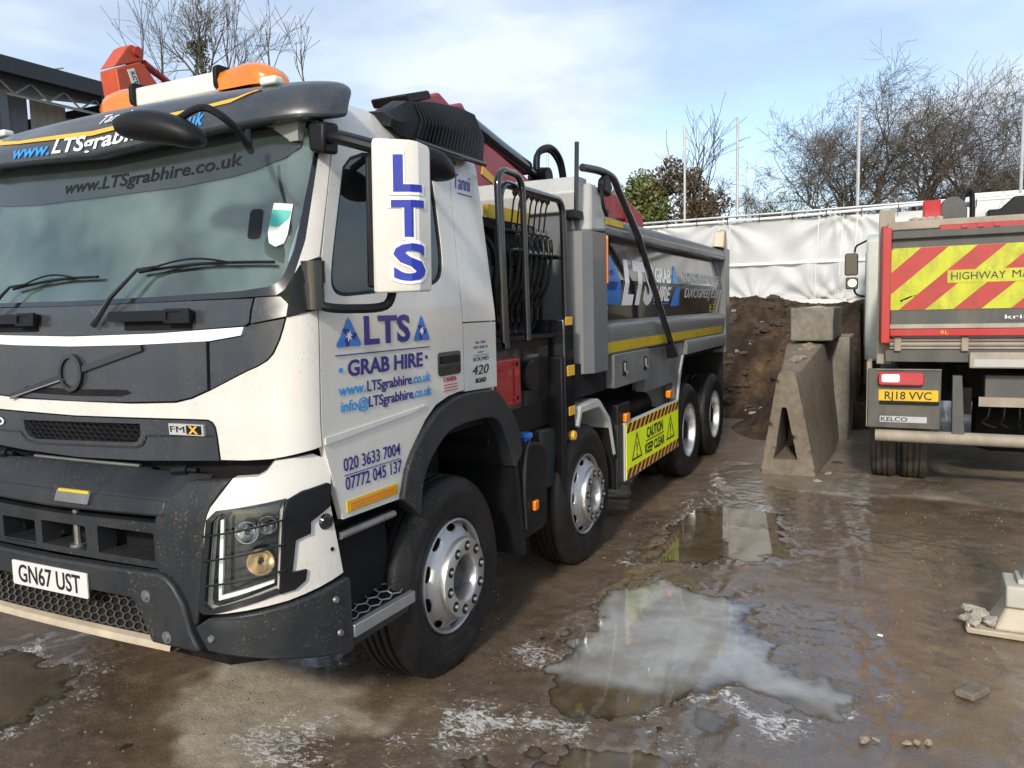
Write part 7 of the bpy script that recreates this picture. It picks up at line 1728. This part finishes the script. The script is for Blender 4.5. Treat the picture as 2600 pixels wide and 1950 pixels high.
stk = cbd(MB().prism([(2.86, 4.66), (2.95, 4.70), (3.04, 4.46), (2.95, 4.42)], 'y', 5.852, 5.86), 'boom_sticker', M['paper'], cr)
text('lettering', 'ILCTRI', (lambda a, c, off=0.0: (a - co_.x, 5.85 - off - co_.y, c)), 2.90, 4.645, .05, M['ink_black'], cr, width=.19, rot=R(-69), bold=.03, off=.001)
cbd(MB().tube([(3.12, 5.9, 4.80), (3.47, 5.95, 4.70), (4.2, 6, 4.4)], [.05, .04, .04], 10), 'boom_ram', M['red'], cr)
cbd(MB().tube([(3.35, 6.0, 3.5), (3.45, 6, 1.2), (3.45, 6, 0)], [.22, .24, .3], 12), 'mast', OR, cr)
cbd(MB().box(2.9, 4.4, 5.5, 6.6, 0, .9), 'crane_base', M['dark'], cr, bevel=.02)

for o in cr.children:
    if 'boom' in o.name or 'lettering' in o.name: o.location.z = .10
# ------------------------------------------------------------------ stabiliser foot at the right edge
sf = empty('stabiliser_foot', (1.68, -2.85, 0)); tag(sf, 'pale steel stabiliser foot with a muddy base plate at the right edge', 'stabiliser')
fo_ = Vector((1.68, -2.85, 0)); fm_ = M['foot_paint'] = pmat('muddy_cream_steel', (0.50, 0.44, 0.34), 0.5, var=.15, vs_=5, dirt=(.26, .20, .14), dirt_amt=.5); fg_ = M['foot_grey'] = pmat('pale_grey_steel', (0.46, 0.45, 0.40), 0.45, var=.12, vs_=5, dirt=(.25, .2, .15), dirt_amt=.35)
def fbd(mb, *a, **k):
    mb.v = [(x - fo_.x, y - fo_.y, z) for x, y, z in mb.v]; return mb.build(*a, **k)
fbd(MB().hexa([(1.54, -2.49, .015), (1.50, -3.25, .015), (1.86, -3.25, .015), (1.84, -2.50, .015), (1.53, -2.48, .05), (1.49, -3.26, .05), (1.87, -3.26, .05), (1.85, -2.49, .05)]), 'base_plate', fm_, sf, bevel=.006)
fbd(MB().box(1.525, 1.86, -2.502, -2.488, .05, .075), 'plate_lip', fm_, sf, bevel=.003)
fbd(MB().hexa([(1.54, -2.62, .05), (1.54, -3.16, .05), (1.84, -3.16, .05), (1.84, -2.62, .05), (1.57, -2.68, .185), (1.57, -3.10, .185), (1.80, -3.10, .185), (1.80, -2.68, .185)]), 'foot_cone', fm_, sf, bevel=.02, seg=3)
fbd(MB().box(1.55, 1.82, -3.12, -2.675, .19, .315), 'foot_collar', fg_, sf, bevel=.012)
fbd(MB().box(1.60, 1.78, -3.05, -2.735, .315, .345), 'leg_flange', fg_, sf, bevel=.006)
fbd(MB().hexa([(1.62, -2.76, .34), (1.62, -3.02, .34), (1.76, -3.02, .34), (1.76, -2.76, .34), (1.64, -2.82, .95), (1.64, -2.98, .95), (1.74, -2.98, .95), (1.74, -2.82, .95)]), 'leg', fg_, sf, bevel=.01)
lbp = fbd(MB().box(1.543, 1.55, -2.86, -2.765, .225, .27), 'label_plate', M['paper'], sf)
text('lettering', 'CE', (lambda a, c, off=0.0: (1.542 - off - fo_.x, -a - fo_.y, c)), 2.78, .232, .022, M['ink_black'], sf, off=.001, width=.04, bold=.03)
rs = random.Random(3)
mudm = pmat('dried_mud_lump', (0.40, 0.37, 0.32), 0.9, var=.3, vs_=14, bump=.6, bscale=40)
for i in range(9):
    o = put_stone(400 + i, rs.uniform(.025, .055), (1.60 + rs.uniform(-.03, .14) - fo_.x, -2.56 + rs.uniform(-.05, .06) - fo_.y, .065 + rs.uniform(0, .03)), parent=sf, mat=mudm); o.name = 'mud_lump'
for k in range(3):
    p0 = Vector((1.62 + .04 * k - fo_.x, -2.53 - .02 * k - fo_.y, .06)); MB().add([p0 + Vector((-.03, -.03, 0)), p0 + Vector((.04, -.02, 0)), p0 + Vector((.0, .03, 0)), p0 + Vector((.0, .0, .09 - .02 * k))], [(0, 1, 3), (1, 2, 3), (2, 0, 3), (0, 2, 1)]).build('mud_lump', mudm, sf, 0)

# ------------------------------------------------------------------ loose bits on the ground
bk = MB().box(-.045, .045, -.085, .085, 0, .035).build('brick_fragment', M['concrete'], None, bevel=.008); bk.location = (.74, -2.46, .012); bk.rotation_euler = (.05, .04, 1.05); rough_up(bk, .003, 3, 2)
tag(bk, 'flat broken brick lying in the mud at lower right', 'brick')
for i, (x, y, r_, lab) in enumerate(((.08, -2.00, .022, 'pale stone chip at the end of the puddle'), (.11, -2.05, .014, 'small stone chip beside the pale chip at puddle end'), (.13, -2.17, .018, 'leftmost stone of the small row in the lower right mud'), (.15, -2.21, .020, 'middle stone of the small row in the lower right mud'), (.17, -2.255, .018, 'rightmost stone of the small row in the lower right mud'), (1.30, -2.04, .012, 'lone white pebble in the mud right of the milky puddle'), (5.3, -1.36, .05, 'stone lying at the foot of the concrete barrier'), (5.75, -1.42, .04, 'stone beside the barrier side near the red lorry'), (6.4, -1.48, .06, 'larger stone between barrier and red lorry tyres'), (-.30, 1.02, .014, 'pebble on the pale patch by the bumper'), (-.23, .62, .012, 'pebble on the pale patch in front of the wheel'))):
    put_stone(500 + i, r_, (x, y, .02), lab, 'stone', 'loose stones on the muddy yard', mat=M['ink_white'] if i == 5 else (pale if i != 8 else clod))
# ------------------------------------------------------------------ keep the tree at thing > part > sub-part
def depth(o):
    d = 0
    while o.parent: o = o.parent; d += 1
    return d
bpy.context.view_layer.update()
changed = True
while changed:
    changed = False
    for o in list(col.objects):
        if depth(o) > 2: o.parent = o.parent.parent; changed = True
bpy.context.view_layer.update()
